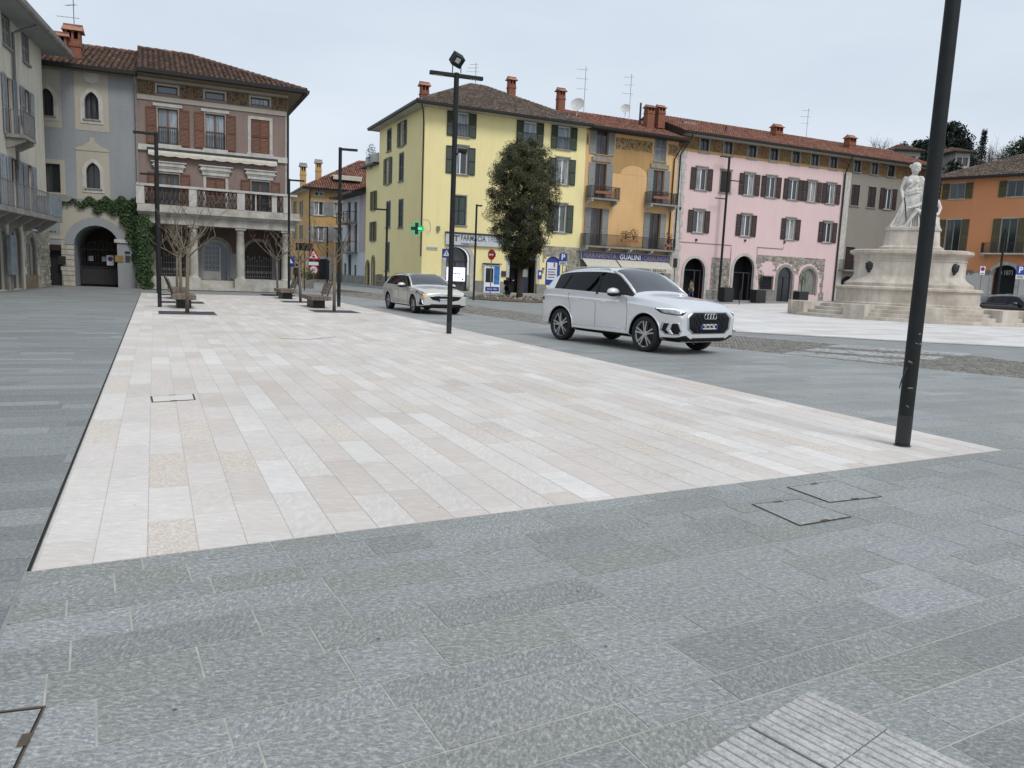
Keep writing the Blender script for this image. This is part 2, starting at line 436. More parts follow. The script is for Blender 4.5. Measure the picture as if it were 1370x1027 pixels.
# cobbled lane
m_cob = M('cobble', (.185, .175, .155), .8, .2, 2.0, .4, 60, island=.35)
m_cobm = M('cobble_joint', (.075, .070, .06), .95, .2, 5)
lane = MB(); lane.poly([(*wab(*p), -.010) for p in NEAR + FAR[::-1]]); lane_o = T(lane.obj('cobbled_lane', m_cobm), kind='structure')
cb = MB(); q = random.Random(4)
b = NEAR[0][1]
while b < 46:
    a0, a1 = road_a(NEAR, b), road_a(FAR, b); a = a0
    s = .12 if b < 16 else .16 if b < 26 else .24
    while a < a1:
        x, y = a + q.uniform(-.015, .015), b + q.uniform(-.015, .015)
        h = s*.42; z = q.uniform(-.006, .002); zt = z+.006
        o = [(x-h, y-h), (x+h, y-h), (x+h, y+h), (x-h, y+h)]; i2 = [(x-h*.7, y-h*.7), (x+h*.7, y-h*.7), (x+h*.7, y+h*.7), (x-h*.7, y+h*.7)]
        cb.add([(*wab(*p), z-.012) for p in o] + [(*wab(*p), zt) for p in i2], [(4, 5, 6, 7), (0, 1, 5, 4), (1, 2, 6, 5), (2, 3, 7, 6), (3, 0, 4, 7)])
        a += s
    b += s
T(cb.obj('cobblestones', m_cob, lane_o), kind='stuff')
# pale stone bands of the crossing let into the cobbles
m_band = M('pale_band_stone', (.33, .345, .345), .8, .12, 2, .3, 40, objrand=.08)
for qd in ([(1119, 460.8), (1300, 473.2), (1290, 476.2), (1105, 463.4)], [(1092, 465.6), (1264, 477.6), (1245, 481.0), (1076, 468.2)],
           [(1064, 470), (1222, 482.6), (1190, 486), (1046, 472.6)]):
    c = MB(); p = [G(*w) for w in qd]
    c.add([(v.x, v.y, .004) for v in p] + [(v.x, v.y, -.02) for v in p], [(3, 2, 1, 0)] + [(i, 4+i, 4+(i+1) % 4, (i+1) % 4) for i in range(4)])
    c.obj('crossing_band', m_band, lane_o)
# pale limestone round the monument
P2 = [pab(905, 407), pab(985, 443), pab(1229, 456.6), pab(1370, 463.5), pab(1600, 474), (56, 20), (70, 60), pab(1068, 405.5)]
cen = (sum(p[0] for p in P2)/len(P2), sum(p[1] for p in P2)/len(P2))
raw = grid_rows(8, 62, 8, 70, [.6], 1.0, 2.0, .006, seed=12)
polys = []
for r in raw:
    for i in range(len(P2)):
        p, q = P2[i], P2[(i+1) % len(P2)]; A_, B_ = -(q[1]-p[1]), q[0]-p[0]; C_ = -(A_*p[0]+B_*p[1])
        if A_*cen[0]+B_*cen[1]+C_ < 0: A_, B_, C_ = -A_, -B_, -C_
        r = clip(r, A_, B_, C_)
        if len(r) < 3: break
    if len(r) >= 3: polys.append(r)
pave('monument_paving', polys, m_white2, m_mort_w, P2, zs=.006, nmax=0)
# raised footways along the far houses
# ------------------------------------------------------------------ covers, grates, tactile strip
def cover(pq, label, slot=.008, mat=m_grey, inner=None):
    p = [G(*w) for w in pq]; c = sum(p, Vector())/4; o = T(E('manhole_cover', (c.x, c.y, 0), 0, label, 'manhole cover'))
    q = [v-c for v in p]
    def ring(k0, k1, z0, z1, mat, nm):
        mb = MB(); V = []
        for k, z in ((k0, z0), (k1, z1)):
            for v in q:
                L = v.length; V.append((v.x*(1-k/L), v.y*(1-k/L), z))
        mb.add(V, [(i, (i+1) % 4, 4+(i+1) % 4, 4+i) for i in range(4)]); return mb.obj(nm, mat, o)
    ring(0, slot, .0045, .0045, m_rust, 'cover_frame'); ring(slot, slot*2.0, .005, .005, m_blk, 'cover_gap')
    mb = MB(); mb.tone = .5
    k = slot*2.0; V = [(v.x*(1-k/v.length), v.y*(1-k/v.length), .0055) for v in q]
    mb.poly(V); mb.obj('cover_plate', mat, o, tone=True)
    for i in (0, 2):
        mid = (q[i]+q[(i+1) % 4])/2; d = (q[(i+1) % 4]-q[i]).normalized(); nrm = -mid.normalized()
        mb = MB(); a = .035
        mb.poly([(mid+d*a).to_tuple(3)[:2]+(.0075,), (mid-d*a).to_tuple(3)[:2]+(.0075,), (mid-d*a+nrm*.03).to_tuple(3)[:2]+(.0075,), (mid+d*a+nrm*.03).to_tuple(3)[:2]+(.0075,)])
        mb.obj('lifting_slot', m_rust, o)
    return o
cover([(1052, 652), (1120, 643), (1181, 665), (1110, 673)], 'grey stone manhole cover in the grey paving, farther of a pair')
cover([(1005, 675), (1070, 668), (1140, 692), (1070, 704)], 'grey stone manhole cover in the grey paving, nearer of a pair')
cover([(62, 945), (15, 1045), (-90, 1060), (-40, 957)], 'grey stone manhole cover cut off by the bottom left corner', .012)
cover([(201, 530.5), (259, 527), (262, 535), (203, 538.5)], 'small pale inspection cover set in the white paving', .012, m_white)
cover([(372, 452.5), (410, 449.0), (450, 450.5), (412, 454.2)], 'pale inspection cover flush in the white paving near the benches', .009, m_white)
# tactile strip: ribbed granite tiles
m_tact = stone('speckled_granite', [(.20, .20, .195), (.38, .38, .37), (.48, .48, .47), (.56, .56, .55)], 60, .8, 120, .3)
m_tactd = M('tactile_groove_shade', (.17, .17, .165), .9, .2, 20)  # grooves darker than the granite ribs, their shade put into the colour
A0 = G(1082, 925); A1 = G(955, 1000); A2 = G(1300, 1027)
ud = (A1-A0).normalized(); vd = Vector((-ud.y, ud.x, 0))
if vd.dot(A2-A0) < 0: vd = -vd
org = A0
to = E('tactile_strip', (org.x, org.y, 0), 0, 'pale ribbed tactile paving tiles let into the grey slabs', 'tactile paving')
for i in range(2):
    for j in range(3):
        u0, v0 = i*.397+.001, j*.297+.001; t = MB()
        def pt(u, v, z): w = ud*u + vd*v; return (w.x, w.y, z)
        def bx(u0, u1, v0, v1, z0, z1):
            V = [pt(u0, v0, z0), pt(u1, v0, z0), pt(u1, v1, z0), pt(u0, v1, z0), pt(u0+.003, v0+.003, z1), pt(u1-.003, v0+.003, z1), pt(u1-.003, v1-.003, z1), pt(u0+.003, v1-.003, z1)]
            t.add(V, [(4, 5, 6, 7), (0, 1, 5, 4), (1, 2, 6, 5), (2, 3, 7, 6), (3, 0, 4, 7)])
        bx(u0, u0+.394, v0, v0+.294, -.01, .004); t.mi = [1]*len(t.mi)
        for k in range(9): bx(u0+.006+k*.043, u0+.006+k*.043+.037, v0+.001, v0+.293, .0035, .0075)
        t.obj('ribbed_tile', [m_tact, m_tactd], to)
# ================================================================== building kit
class Fac:
    """a facade plane: O = ground point, th = direction of u (to the right in the picture), measured from +Y towards +X"""
    def __init__(s, O, th):
        s.O = Vector((O[0], O[1], 0)); s.th = radians(th); s.u = Vector((sin(s.th), cos(s.th), 0)); s.n = Vector((cos(s.th), -sin(s.th), 0)); s.rz = pi/2 - s.th
    def uv(s, px, py, off=0.0):
        """u, z where the pixel's ray meets the plane (off = metres in front of it)"""
        r = ray(px, py); o = s.O + s.n*off; c = Vector((0, 0, HE)); t = (o-c).dot(s.n)/r.dot(s.n); p = c + r*t
        return ((p-s.O).dot(s.u), p.z)
    def u_at(s, px, py=390): return s.uv(px, py)[0]
    def z(s, px, py, off=0.0): return s.uv(px, py, off)[1]
    def at(s, u): return s.O + s.u*u
class Bld:
    def __init__(s, name, fac, u0, label):
        s.f = fac; s.u0 = u0; p = fac.at(u0); s.root = E(name, p, fac.rz, label, 'building')
    def U(s, px, py=300, off=0): return s.f.uv(px, py, off)[0]-s.u0
    def Z(s, px, py, off=0): return s.f.uv(px, py, off)[1]
def arc_pts(u0, u1, zs, z1, kind='round', n=12):
    w = u1-u0; h = z1-zs; P = []
    if kind == 'gothic':
        for i in range(n+1):
            t = i/n
            if t <= .5: a = pi - (pi/3)*(t/.5); P.append((u1 + w*cos(a), zs + w*sin(a)*h/(w*.866)))
            else: a = pi/3*(1-(t-.5)/.5); P.append((u0 + w*cos(a), zs + w*sin(a)*h/(w*.866)))
        P[0] = (u0, zs); P[-1] = (u1, zs)
    else:
        for i in range(n+1):
            a = pi - pi*i/n; P.append((u0+w/2+w/2*cos(a), zs+h*sin(a)))
    return P
def op(uc, w, z0, z1, arch=None, rise=None): return dict(u0=uc-w/2, u1=uc+w/2, z0=z0, z1=z1, arch=arch, zs=z1-(rise if rise is not None else (w/2 if arch == 'round' else w*.866)) if arch else z1)
def wall(b, u0, u1, z0, z1, ops, mat, y=0.0, rev=.22, name='wall', parent=None):
    us = sorted({u0, u1, *[min(max(k, u0), u1) for o in ops for k in (o['u0'], o['u1'])]}); zs = sorted({z0, z1, *[min(max(k, z0), z1) for o in ops for k in (o['z0'], o['z1'])]})
    mb = MB()
    for i in range(len(us)-1):
        for j in range(len(zs)-1):
            cu, cz = (us[i]+us[i+1])/2, (zs[j]+zs[j+1])/2
            if any(o['u0'] < cu < o['u1'] and o['z0'] < cz < o['z1'] for o in ops): continue
            mb.poly([(us[i], y, zs[j]), (us[i+1], y, zs[j]), (us[i+1], y, zs[j+1]), (us[i], y, zs[j+1])])
    for o in ops:
        a0, a1, c0, c1, cs = o['u0'], o['u1'], o['z0'], o['z1'], o['zs']
        arc = arc_pts(a0, a1, cs, c1, o['arch']) if o['arch'] else [(a0, c1), (a1, c1)]
        if o['arch']:
            for k in range(len(arc)-1):
                p, q = arc[k], arc[k+1]
                mb.poly([(p[0], y, p[1]), (q[0], y, q[1]), (q[0], y, c1+.0005), (p[0], y, c1+.0005)])
        ring = [(a0, c0)] + arc + [(a1, c0)]
        for k in range(len(ring)):
            p, q = ring[k], ring[(k+1) % len(ring)]
            mb.poly([(p[0], y, p[1]), (p[0], y+rev, p[1]), (q[0], y+rev, q[1]), (q[0], y, q[1])])
    return mb.obj(name, mat, parent or b.root)
def body(b, u0, u1, depth, z1, mat, sides='lrb', parent=None):
    """the sides and back of the house, and a dark inner sheet behind the openings"""
    mb = MB()
    if 'l' in sides: mb.poly([(u0, depth, 0), (u0, 0, 0), (u0, 0, z1), (u0, depth, z1)])
    if 'r' in sides: mb.poly([(u1, 0, 0), (u1, depth, 0), (u1, depth, z1), (u1, 0, z1)])
    if 'b' in sides: mb.poly([(u1, depth, 0), (u0, depth, 0), (u0, depth, z1), (u1, depth, z1)])
    return mb.obj('side_wall', mat, b.root)
def frame_mesh(w, h, fw, d, mull, cross):
    m = MB(); a = w/2
    m.box(-a, -a+fw, 0, d, 0, h); m.box(a-fw, a, 0, d, 0, h); m.box(-a+fw, a-fw, 0, d, 0, fw); m.box(-a+fw, a-fw, 0, d, h-fw, h)
    for k in range(mull):
        x = -a + w*(k+1)/(mull+1); m.box(x-fw*.8, x+fw*.8, -.008, d-.002, fw, h-fw)
    for k in range(cross):
        z = h*(k+1)/(cross+1); m.box(-a+fw, a-fw, .006, d-.004, z-fw*.35, z+fw*.35)
    return m
def window(b, uc, z0, w, h, fmat, pmat, y=.12, mull=1, cross=0, fw=.055, parent=None, name='window'):
    k = ('win', round(w, 2), round(h, 2), fw, mull, cross, fmat.name)
    o = O(name, cached(k, lambda: frame_mesh(w, h, fw, .06, mull, cross).mesh('window', fmat)), parent or b.root, loc=(uc, y, z0))
    kp = ('pane', round(w, 2), round(h, 2), mull, pmat.name)
    def pm():
        n = mull+1; ww = w/n
        return MB().box(-ww/2+.003, ww/2-.003, 0, .01, .01, h-.01).mesh('pane', pmat)
    n = mull+1
    for i in range(n):
        O('pane', cached(kp, pm), o, loc=(-w/2+w/n*(i+.5), .035, 0))
    return o
def shutter_mesh(w, h, mat):
    m = MB(); s = .055; t = .035
    m.box(0, s, 0, t, 0, h); m.box(w-s, w, 0, t, 0, h)
    for z in (0, h*.48, h-.09): m.box(s, w-s, .001, t-.001, z, z+.09)
    n = max(6, int(h/.075))
    for i in range(n):
        z = .09 + (h-.18)*(i+.5)/n
        if abs(z-(h*.48+.045)) < .06: continue
        m.add([(s, .006, z-.028), (w-s, .006, z-.028), (w-s, .03, z+.028), (s, .03, z+.028)], [(0, 1, 2, 3)])
    return m.mesh('shutter', mat)
def shutter(b, u0, z0, w, h, mat, y=-.06, ang=0, parent=None):
    o = O('shutter', cached(('sh', round(w, 2), round(h, 2), mat.name), lambda: shutter_mesh(w, h, mat)), parent or b.root, loc=(u0, y, z0))
    if ang: o.rotation_euler = (0, 0, ang)
    return o
def surround(b, uc, z0, w, h, mat, bw=.12, proud=.025, sill=True, lintel=0, parent=None):
    def mk():
        m = MB(); a = w/2
        m.box(-a-bw, -a, -proud, .06, 0, h+bw); m.box(a, a+bw, -proud, .06, 0, h+bw); m.box(-a, a, -proud, .06, h, h+bw)
        if lintel: m.box(-a-bw-.06, a+bw+.06, -proud-.05, 0, h+bw, h+bw+lintel)
        return m.mesh('window_surround', mat)
    O('window_surround', cached(('sur', round(w, 2), round(h, 2), bw, proud, lintel, mat.name), mk), parent or b.root, loc=(uc, 0, z0))
    if sill:
        O('sill', cached(('sill', round(w, 2), bw, mat.name), lambda: MB().box(-w/2-bw-.05, w/2+bw+.05, -.11, .1, -.09, 0).mesh('sill', mat)), parent or b.root, loc=(uc, 0, z0))
def full_window(b, uc, z0, w, h, fmat, pmat, smat=None, sur=None, state='open', mull=1, cross=0, bw=.1, lintel=0):
    """opening filled with frame, panes, surround and two louvred shutters"""
    if sur: surround(b, uc, z0, w, h, sur, bw, lintel=lintel)
    if state == 'closed':
        for s in (-1, 1): shutter(b, uc+(-w/2+.01 if s < 0 else .005), z0+.01, w/2-.015, h-.02, smat, y=.02)
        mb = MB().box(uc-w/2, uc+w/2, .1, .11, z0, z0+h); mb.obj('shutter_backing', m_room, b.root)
        return
    window(b, uc, z0, w, h, fmat, pmat, mull=mull, cross=cross)
    if smat:
        sw = w/2+.02; k = bw if sur else .02
        shutter(b, uc-w/2-k*.5-sw, z0-.02, sw, h+.04, smat, y=-.085, ang=R.uniform(-.01, .02))
        shutter(b, uc+w/2+k*.5, z0-.02, sw, h+.04, smat, y=-.085, ang=R.uniform(-.02, .01))
def arch_fill(uc, w, z0, z1, zs, y0, y1, kind='round', inset=0):
    P = [(uc-w/2+inset, z0)] + [(uc+(p[0]-uc)*(1-2*inset/w), p[1]-inset) for p in arc_pts(uc-w/2, uc+w/2, zs, z1, kind)] + [(uc+w/2-inset, z0)]
    return MB().prism(P[::-1], y0, y1)
def arch_ring(uc, w, z0, z1, zs, bw, y0, y1, kind='round', full=True):
    inn = arc_pts(uc-w/2, uc+w/2, zs, z1, kind); ou = arc_pts(uc-w/2-bw, uc+w/2+bw, zs, z1+bw, kind)
    if full: inn = [(uc-w/2, z0)] + inn + [(uc+w/2, z0)]; ou = [(uc-w/2-bw, z0)] + ou + [(uc+w/2+bw, z0)]
    m = MB(); n = len(inn)
    for k in range(n-1):
        a, c, d, e = inn[k], inn[k+1], ou[k+1], ou[k]
        m.poly([(a[0], y0, a[1]), (c[0], y0, c[1]), (d[0], y0, d[1]), (e[0], y0, e[1])])
        m.poly([(a[0], y0, a[1]), (a[0], y1, a[1]), (c[0], y1, c[1]), (c[0], y0, c[1])])
        m.poly([(e[0], y0, e[1]), (d[0], y0, d[1]), (d[0], y1, d[1]), (e[0], y1, e[1])])
    return m
def tiles(A, B, C, D, tw=.21, tl=.38, seed=1, jit=.012):
    """half-round clay tiles over the quad A,B (eave) C,D (ridge)"""
    A, B, C, D = map(Vector, (A, B, C, D)); e = (B-A).normalized(); nrm = (B-A).cross(D-A if (D-A).length > 1e-6 else C-A).normalized(); s = nrm.cross(e).normalized()
    if s.dot(D-A) < 0 and s.dot(C-B) < 0: s = -s
    if nrm.z < 0: nrm = -nrm
    P = [(0, 0), ((B-A).dot(e), 0), ((C-A).dot(e), (C-A).dot(s)), ((D-A).dot(e), (D-A).dot(s))]
    q = random.Random(seed); m = MB(); x0 = min(p[0] for p in P); x1 = max(p[0] for p in P); y1 = max(p[1] for p in P)
    x = x0 + tw/2
    while x < x1:
        y = -.06
        while y < y1:
            if inside((x, max(y+tl*.4, .01)), P):
                r = tw*.41; jx = q.uniform(-jit, jit); jz = q.uniform(-.006, .010); sk = q.uniform(-.012, .012)
                V = []
                for (yy, rr, up) in ((y, r, .045), (y+tl*1.12, r*.86, .012)):
                    for k in range(6):
                        a = pi*k/5; V.append(A + e*(x+jx+(sk if yy > y else 0)+rr*cos(a)) + s*yy + nrm*(rr*sin(a)*.85 + up + jz))
                m.add(V, [(k, k+1, 7+k, 6+k) for k in range(5)] + [(0, 5, 4, 3, 2, 1)])
            y += tl
        x += tw
    return m
def roof(b, u0, u1, depth, zE, over, tp, hipL, hipR, deck, tile, gut, seed=1, tw=.27, sof=.16, overL=None, overR=None):
    oL = over if overL is None else overL; oR = over if overR is None else overR
    half = depth/2; rise = tp*(half+over); zr = zE+rise; a0, a1 = u0-oL, u1+oR
    rl = a0 + ((half+over) if hipL else 0); rr = a1 - ((half+over) if hipR else 0)
    if rr < rl: rl = rr = (rl+rr)/2
    y0, y1, yr = -over, depth+over, half
    A, B, C, D = (a0, y0, zE), (a1, y0, zE), (rr, yr, zr), (rl, yr, zr); F, Gk = (a0, y1, zE), (a1, y1, zE)
    m = MB(); dn = lambda p: (p[0], p[1], p[2]-sof)
    m.poly([A, B, C, D]); m.poly([Gk, F, D, C]); m.poly([F, A, D]); m.poly([B, Gk, C])
    m.poly([dn(A), dn(F), dn(Gk), dn(B)], 1)
    for p, q in ((A, B), (B, Gk), (Gk, F), (F, A)): m.poly([dn(p), dn(q), q, p], 2)
    ro = m.obj('roof', [m_deck, deck[1], gut], b.root)
    up = .02
    t = tiles(A, B, C, D, tw, seed=seed)
    if hipL: t.merge(tiles(F, A, D, D, tw, seed=seed+1))
    if hipR: t.merge(tiles(B, Gk, C, C, tw, seed=seed+2))
    # ridge and hip caps
    rid = [(D, C)] + ([(A, D)] if hipL else []) + ([(B, C)] if hipR else [])
    for p, q in rid:
        p, q = Vector(p), Vector(q); n = max(1, int((q-p).length/.4))
        for i in range(n):
            s0, s1 = p.lerp(q, i/n), p.lerp(q, (i+1.08)/n)
            t.path([s0+Vector((0, 0, .06)), s1+Vector((0, 0, .04))], [.13, .11], 8)
    T(t.obj('roof_tiles', tile, ro, smooth=True, sharp=50), kind='stuff')
    # gutter along the front, and along a hipped end
    gp = [A, B]; gm = MB()
    def gutter(p, q, nrm):
        p, q = Vector(p), Vector(q); d = (q-p).normalized(); prof = [(-.02, .07), (-.02, -.12), (.06, -.19), (.17, -.13), (.20, .05)]
        V = [x + nrm*a + Vector((0, 0, c)) for x in (p, q) for a, c in prof]; k = len(prof)
        gm.add(V, [(i, i+1, k+i+1, k+i) for i in range(k-1)] + [(k, k+1, k+2, k+3, k+4), (4, 3, 2, 1, 0)])
    gutter(A, B, Vector((0, -1, 0)))
    if hipL: gutter(F, A, Vector((-1, 0, 0)))
    if hipR: gutter(B, Gk, Vector((1, 0, 0)))
    gm.obj('gutter', gut, ro)
    return ro
def roof_z(u, y, depth, zE, over, tp): return zE + tp*(over + (y if y < depth/2 else depth-y))
def chimney(ro, u, y, z, w=.55, d=.45, h=1.3, mats=None, pots=False):
    m = MB(); mats = mats or [m_brick, m_tile_red, m_blk]
    m.box(u-w/2, u+w/2, y-d/2, y+d/2, z-.8, z+h*.62); m.box(u-w/2-.04, u+w/2+.04, y-d/2-.04, y+d/2+.04, z+h*.40, z+h*.46)
    for sx in (-1, 0, 1): m.box(u+sx*(w/2-.06)-.05, u+sx*(w/2-.06)+.05, y-d/2, y+d/2, z+h*.62, z+h*.85)
    m.box(u-w/2+.04, u+w/2-.04, y-.02, y+.02, z+h*.62, z+h*.85, 2)
    zt = z+h*.85; a = w/2+.14; c = d/2+.14
    m.add([(u-a, y-c, zt), (u+a, y-c, zt), (u+a, y+c, zt), (u-a, y+c, zt), (u-a*.9, y, zt+h*.2), (u+a*.9, y, zt+h*.2)], [(0, 1, 5, 4), (2, 3, 4, 5), (1, 2, 5), (3, 0, 4), (3, 2, 1, 0)], 1)
    m.tube((u-a*.9, y, zt+h*.2), (u+a*.9, y, zt+h*.2), .06, n=6, mi=1)
    return m.obj('chimney', mats, ro)
def downpipe(b, pts, mat, r=.05): return MB().path(pts, r, 8).obj('downpipe', mat, b.root, smooth=True, sharp=50)
def rubble(b, u0, u1, z0, z1, ex, mat, seed=1, s=.24, y=0, parent=None):
    """rough squared stones standing proud of the wall"""
    q = random.Random(seed); m = MB(); z = z0
    while z < z1-.05:
        h = min(q.uniform(.6, 1.1)*s*.75, z1-z); u = u0 + q.uniform(-.1, 0)
        while u < u1:
            w = q.uniform(.6, 1.7)*s; a, c = max(u, u0), min(u+w, u1); cu, cz = (a+c)/2, z+h/2
            if c-a > .06 and not any((o['u0'] < c and a < o['u1'] and o['z0'] < z+h and z < o['zs']) or
                (o['arch'] and z+h > o['zs'] and ((cu-(o['u0']+o['u1'])/2)/((o['u1']-o['u0'])/2))**2 + ((cz-o['zs'])/max(.01, o['z1']-o['zs']))**2 < 1) for o in ex):
                d = q.uniform(.015, .06); j = lambda k=.02: q.uniform(0, k); g = .012
                V = [(a+g, y, z+g), (c-g, y, z+g), (c-g, y, z+h-g), (a+g, y, z+h-g)]; V2 = [(a+g+j(.04), y-d, z+g+j()), (c-g-j(.04), y-d, z+g+j()), (c-g-j(.04), y-d, z+h-g-j()), (a+g+j(.04), y-d, z+h-g-j())]
                m.add(V+V2, [(4, 5, 6, 7), (0, 1, 5, 4), (1, 2, 6, 5), (2, 3, 7, 6), (3, 0, 4, 7)])
            u += w
        z += h
    return T(m.obj('rubble_stones', mat, parent or b.root), kind='stuff')
def railing(m, u0, u1, y0, z0, h, step=.11, r=.014, diamonds=False):
    """one straight run of iron railing along u"""
    m.box(u0, u1, y0-.02, y0+.02, z0+h-.03, z0+h); m.box(u0, u1, y0-.012, y0+.012, z0+.06, z0+.085)
    n = max(1, int((u1-u0)/step))
    for i in range(n+1):
        u = u0+(u1-u0)*i/n; m.box(u-r, u+r, y0-r, y0+r, z0, z0+h-.03)
def railing_y(m, y0, y1, u, z0, h, step=.11, r=.014):
    m.box(u-.02, u+.02, y0, y1, z0+h-.031, z0+h-.001); n = max(1, int((y1-y0)/step))
    for i in range(n+1):
        y = y0+(y1-y0)*i/n; m.box(u-r, u+r, y-r, y+r, z0, z0+h-.03)
def balcony(b, u0, u1, z, proj, h, slab, iron, brk=None, nb=2, name='balcony', th=.14):
    o = MB().box(u0, u1, -proj, 0, z-th, z).obj(name, slab, b.root)
    m = MB(); railing(m, u0+.03, u1-.03, -proj+.04, z, h); railing_y(m, -proj+.04, -.02, u0+.03, z, h); railing_y(m, -proj+.04, -.02, u1-.03, z, h)
    m.obj('railing', iron, o)
    if brk:
        for i in range(nb):
            u = u0+.2+(u1-u0-.4)*i/max(1, nb-1)
            MB().prism([(-proj+.05, z-th), (0, z-th), (0, z-th-.42), (-.18, z-th-.40), (-proj+.12, z-th-.16), (-proj+.05, z-th-.13)], u-.09, u+.09, plane='yz').obj('bracket', brk, o)
    return o
def sign_text(b, uc, zc, y, txt, size, mat, parent=None, sx=1.0, bold=0.0, name='lettering', depth=.004):
    me = text_mesh(txt, size, mat, depth, sx, bold); return O(name, me, parent or b.root, loc=(uc, y, zc))
def fit_text(b, u0, u1, zc, y, txt, size, mat, parent=None, bold=0.0, name='lettering', depth=.004):
    """lettering squeezed or stretched to fill u0..u1"""
    me = text_mesh(txt, size, mat, depth, 1.0, bold); xs = [v.co.x for v in me.vertices]; w = max(xs)-min(xs); k = (u1-u0)/w
    me.transform(Matrix.Translation((-(max(xs)+min(xs))/2*k, 0, 0)) @ Matrix.Diagonal((k, 1, 1, 1)))
    return O(name, me, parent or b.root, loc=((u0+u1)/2, y, zc))
def blur_text(u0, u1, zc, y, h, mat, parent, n=7, seed=1):
    """lettering too small to read in the photograph: a row of short marks"""
    q = random.Random(seed); m = MB(); w = (u1-u0)/n
    for k in range(n):
        if q.random() < .12: continue
        a = u0+w*k; hh = h*q.uniform(.75, 1); m.box(a+w*.12, a+w*.3, y-.006, y, zc-hh/2, zc+hh/2); m.box(a+w*.3, a+w*q.uniform(.6, .85), y-.005, y, zc+hh*q.uniform(-.3, .3)-h*.08, zc+h*.25)
    return T(m.obj('lettering', mat, parent), kind='stuff')
# ------------------------------------------------------------------ materials for the houses
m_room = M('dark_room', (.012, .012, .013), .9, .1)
m_pane = pane_mat('window_pane', (.045, .055, .065), (.34, .35, .35), .5)
m_pane_d = pane_mat('dark_pane', (.022, .026, .03), (.09, .095, .1), .35)
m_pane_b = pane_mat('sky_pane', (.12, .15, .18), (.32, .37, .40), .5)
def tile_mat(name, c0, c1, c2):
    m, n, b = nodes(name); g = n.nodes.new('ShaderNodeNewGeometry')
    c = ramp(n, g.outputs['Random Per Island'], [(0, c0), (.35, c1), (.75, c2), (1, sc3(c2, 1.35))])
    c = mix(n, ramp(n, noise(n, pos(n), 1.3, 6, .7), [(.45, 0.0), (.7, .65)]), c, (.045, .042, .034))
    c = mix(n, 1.0, c, ramp(n, noise(n, pos(n), 22, 4), [(.3, .8), (.7, 1.12)]), 'MULTIPLY')
    link(n, c, b.inputs['Base Color']); b.inputs['Roughness'].default_value = .9; b.inputs['Specular IOR Level'].default_value = .2
    return m
m_deck = M('channel_shade_deck', (.028, .02, .016), .95, .2, 4)  # shade of the channels between tile rows put into the deck colour
m_tile_old = tile_mat('old_tiles', (.085, .052, .040), (.125, .075, .056), (.17, .105, .080))
m_tile_brn = tile_mat('brown_tiles', (.10, .075, .060), (.14, .105, .083), (.18, .14, .115))
m_tile_red = tile_mat('red_tiles', (.17, .078, .055), (.235, .105, .075), (.29, .145, .105))
m_brick = M('chimney_brick', (.22, .085, .05), .9, .3, 6, .5, 30)
m_gut = M('dark_gutter', (.022, .021, .021), .5, .2, 5, metal=.2)
m_pipe_b = M('brown_pipe', (.045, .024, .018), .5, .2, 5)
m_iron = M('wrought_iron', (.022, .022, .024), .6, .2, 10)
m_iron_g = M('grey_iron', (.16, .165, .17), .6, .2, 10)
m_trim_w = stone('white_trim', [(.36, .345, .31), (.47, .455, .42), (.54, .53, .50)], 2.5, .85, 40, .2)
m_trim_g = stone('grey_trim', [(.19, .185, .165), (.26, .25, .225), (.32, .31, .285)], 2.5, .9, 40, .3)
m_rub = stone('rubble_stone', [(.27, .24, .185), (.47, .43, .35), (.60, .565, .485)], 3.0, .95, 30, .6, island=.4)
m_rub_g = stone('grey_rubble', [(.20, .19, .165), (.33, .31, .27), (.42, .40, .35)], 3.0, .95, 30, .6, island=.4)
m_rub_d = stone('brown_rubble', [(.14, .105, .07), (.24, .18, .125), (.34, .27, .20)], 3.0, .95, 30, .6, island=.45)
m_soff = M('pale_soffit', (.42, .40, .35), .9, .1, 2)
m_soff_b = M('brown_soffit', (.21, .165, .11), .9, .15, 2)
m_sh_brn = M('brown_shutter', (.115, .034, .011), .55, .25, 6, objrand=.15)
m_sh_grn = M('green_shutter', (.004, .026, .021), .5, .2, 6, objrand=.12)
m_sh_drk = M('maroon_shutter', (.026, .011, .010), .5, .2, 6, objrand=.12)
m_sh_blu = M('blue_grey_shutter', (.25, .29, .33), .7, .2, 6, objrand=.12)
m_sh_gry = M('grey_shutter', (.235, .25, .25), .7, .15, 6, objrand=.12)
m_sh_olv = M('olive_shutter', (.075, .080, .040), .6, .2, 6, objrand=.1)
m_fr_w = M('white_frame', (.78, .78, .77), .5, .06, 5)
m_fr_b = M('brown_frame', (.15, .062, .03), .5, .2, 6)
m_fr_g = M('green_frame', (.17, .25, .175), .5, .1, 6)
m_fr_d = M('dark_frame', (.030, .031, .034), .5, .2, 6)
m_wood = M('dark_wood', (.035, .016, .009), .6, .35, 5, .2, 30)
m_blue = M('sign_blue', (.018, .045, .26), .45, .05)
m_whitep = M('white_paint', (.75, .75, .75), .5, .04)
m_redp = M('red_paint', (.55, .02, .025), .45, .05)
m_blackp = M('black_paint', (.015, .015, .016), .5, .1)
m_canvas = M('cream_canvas', (.50, .475, .40), .9, .1, 4)
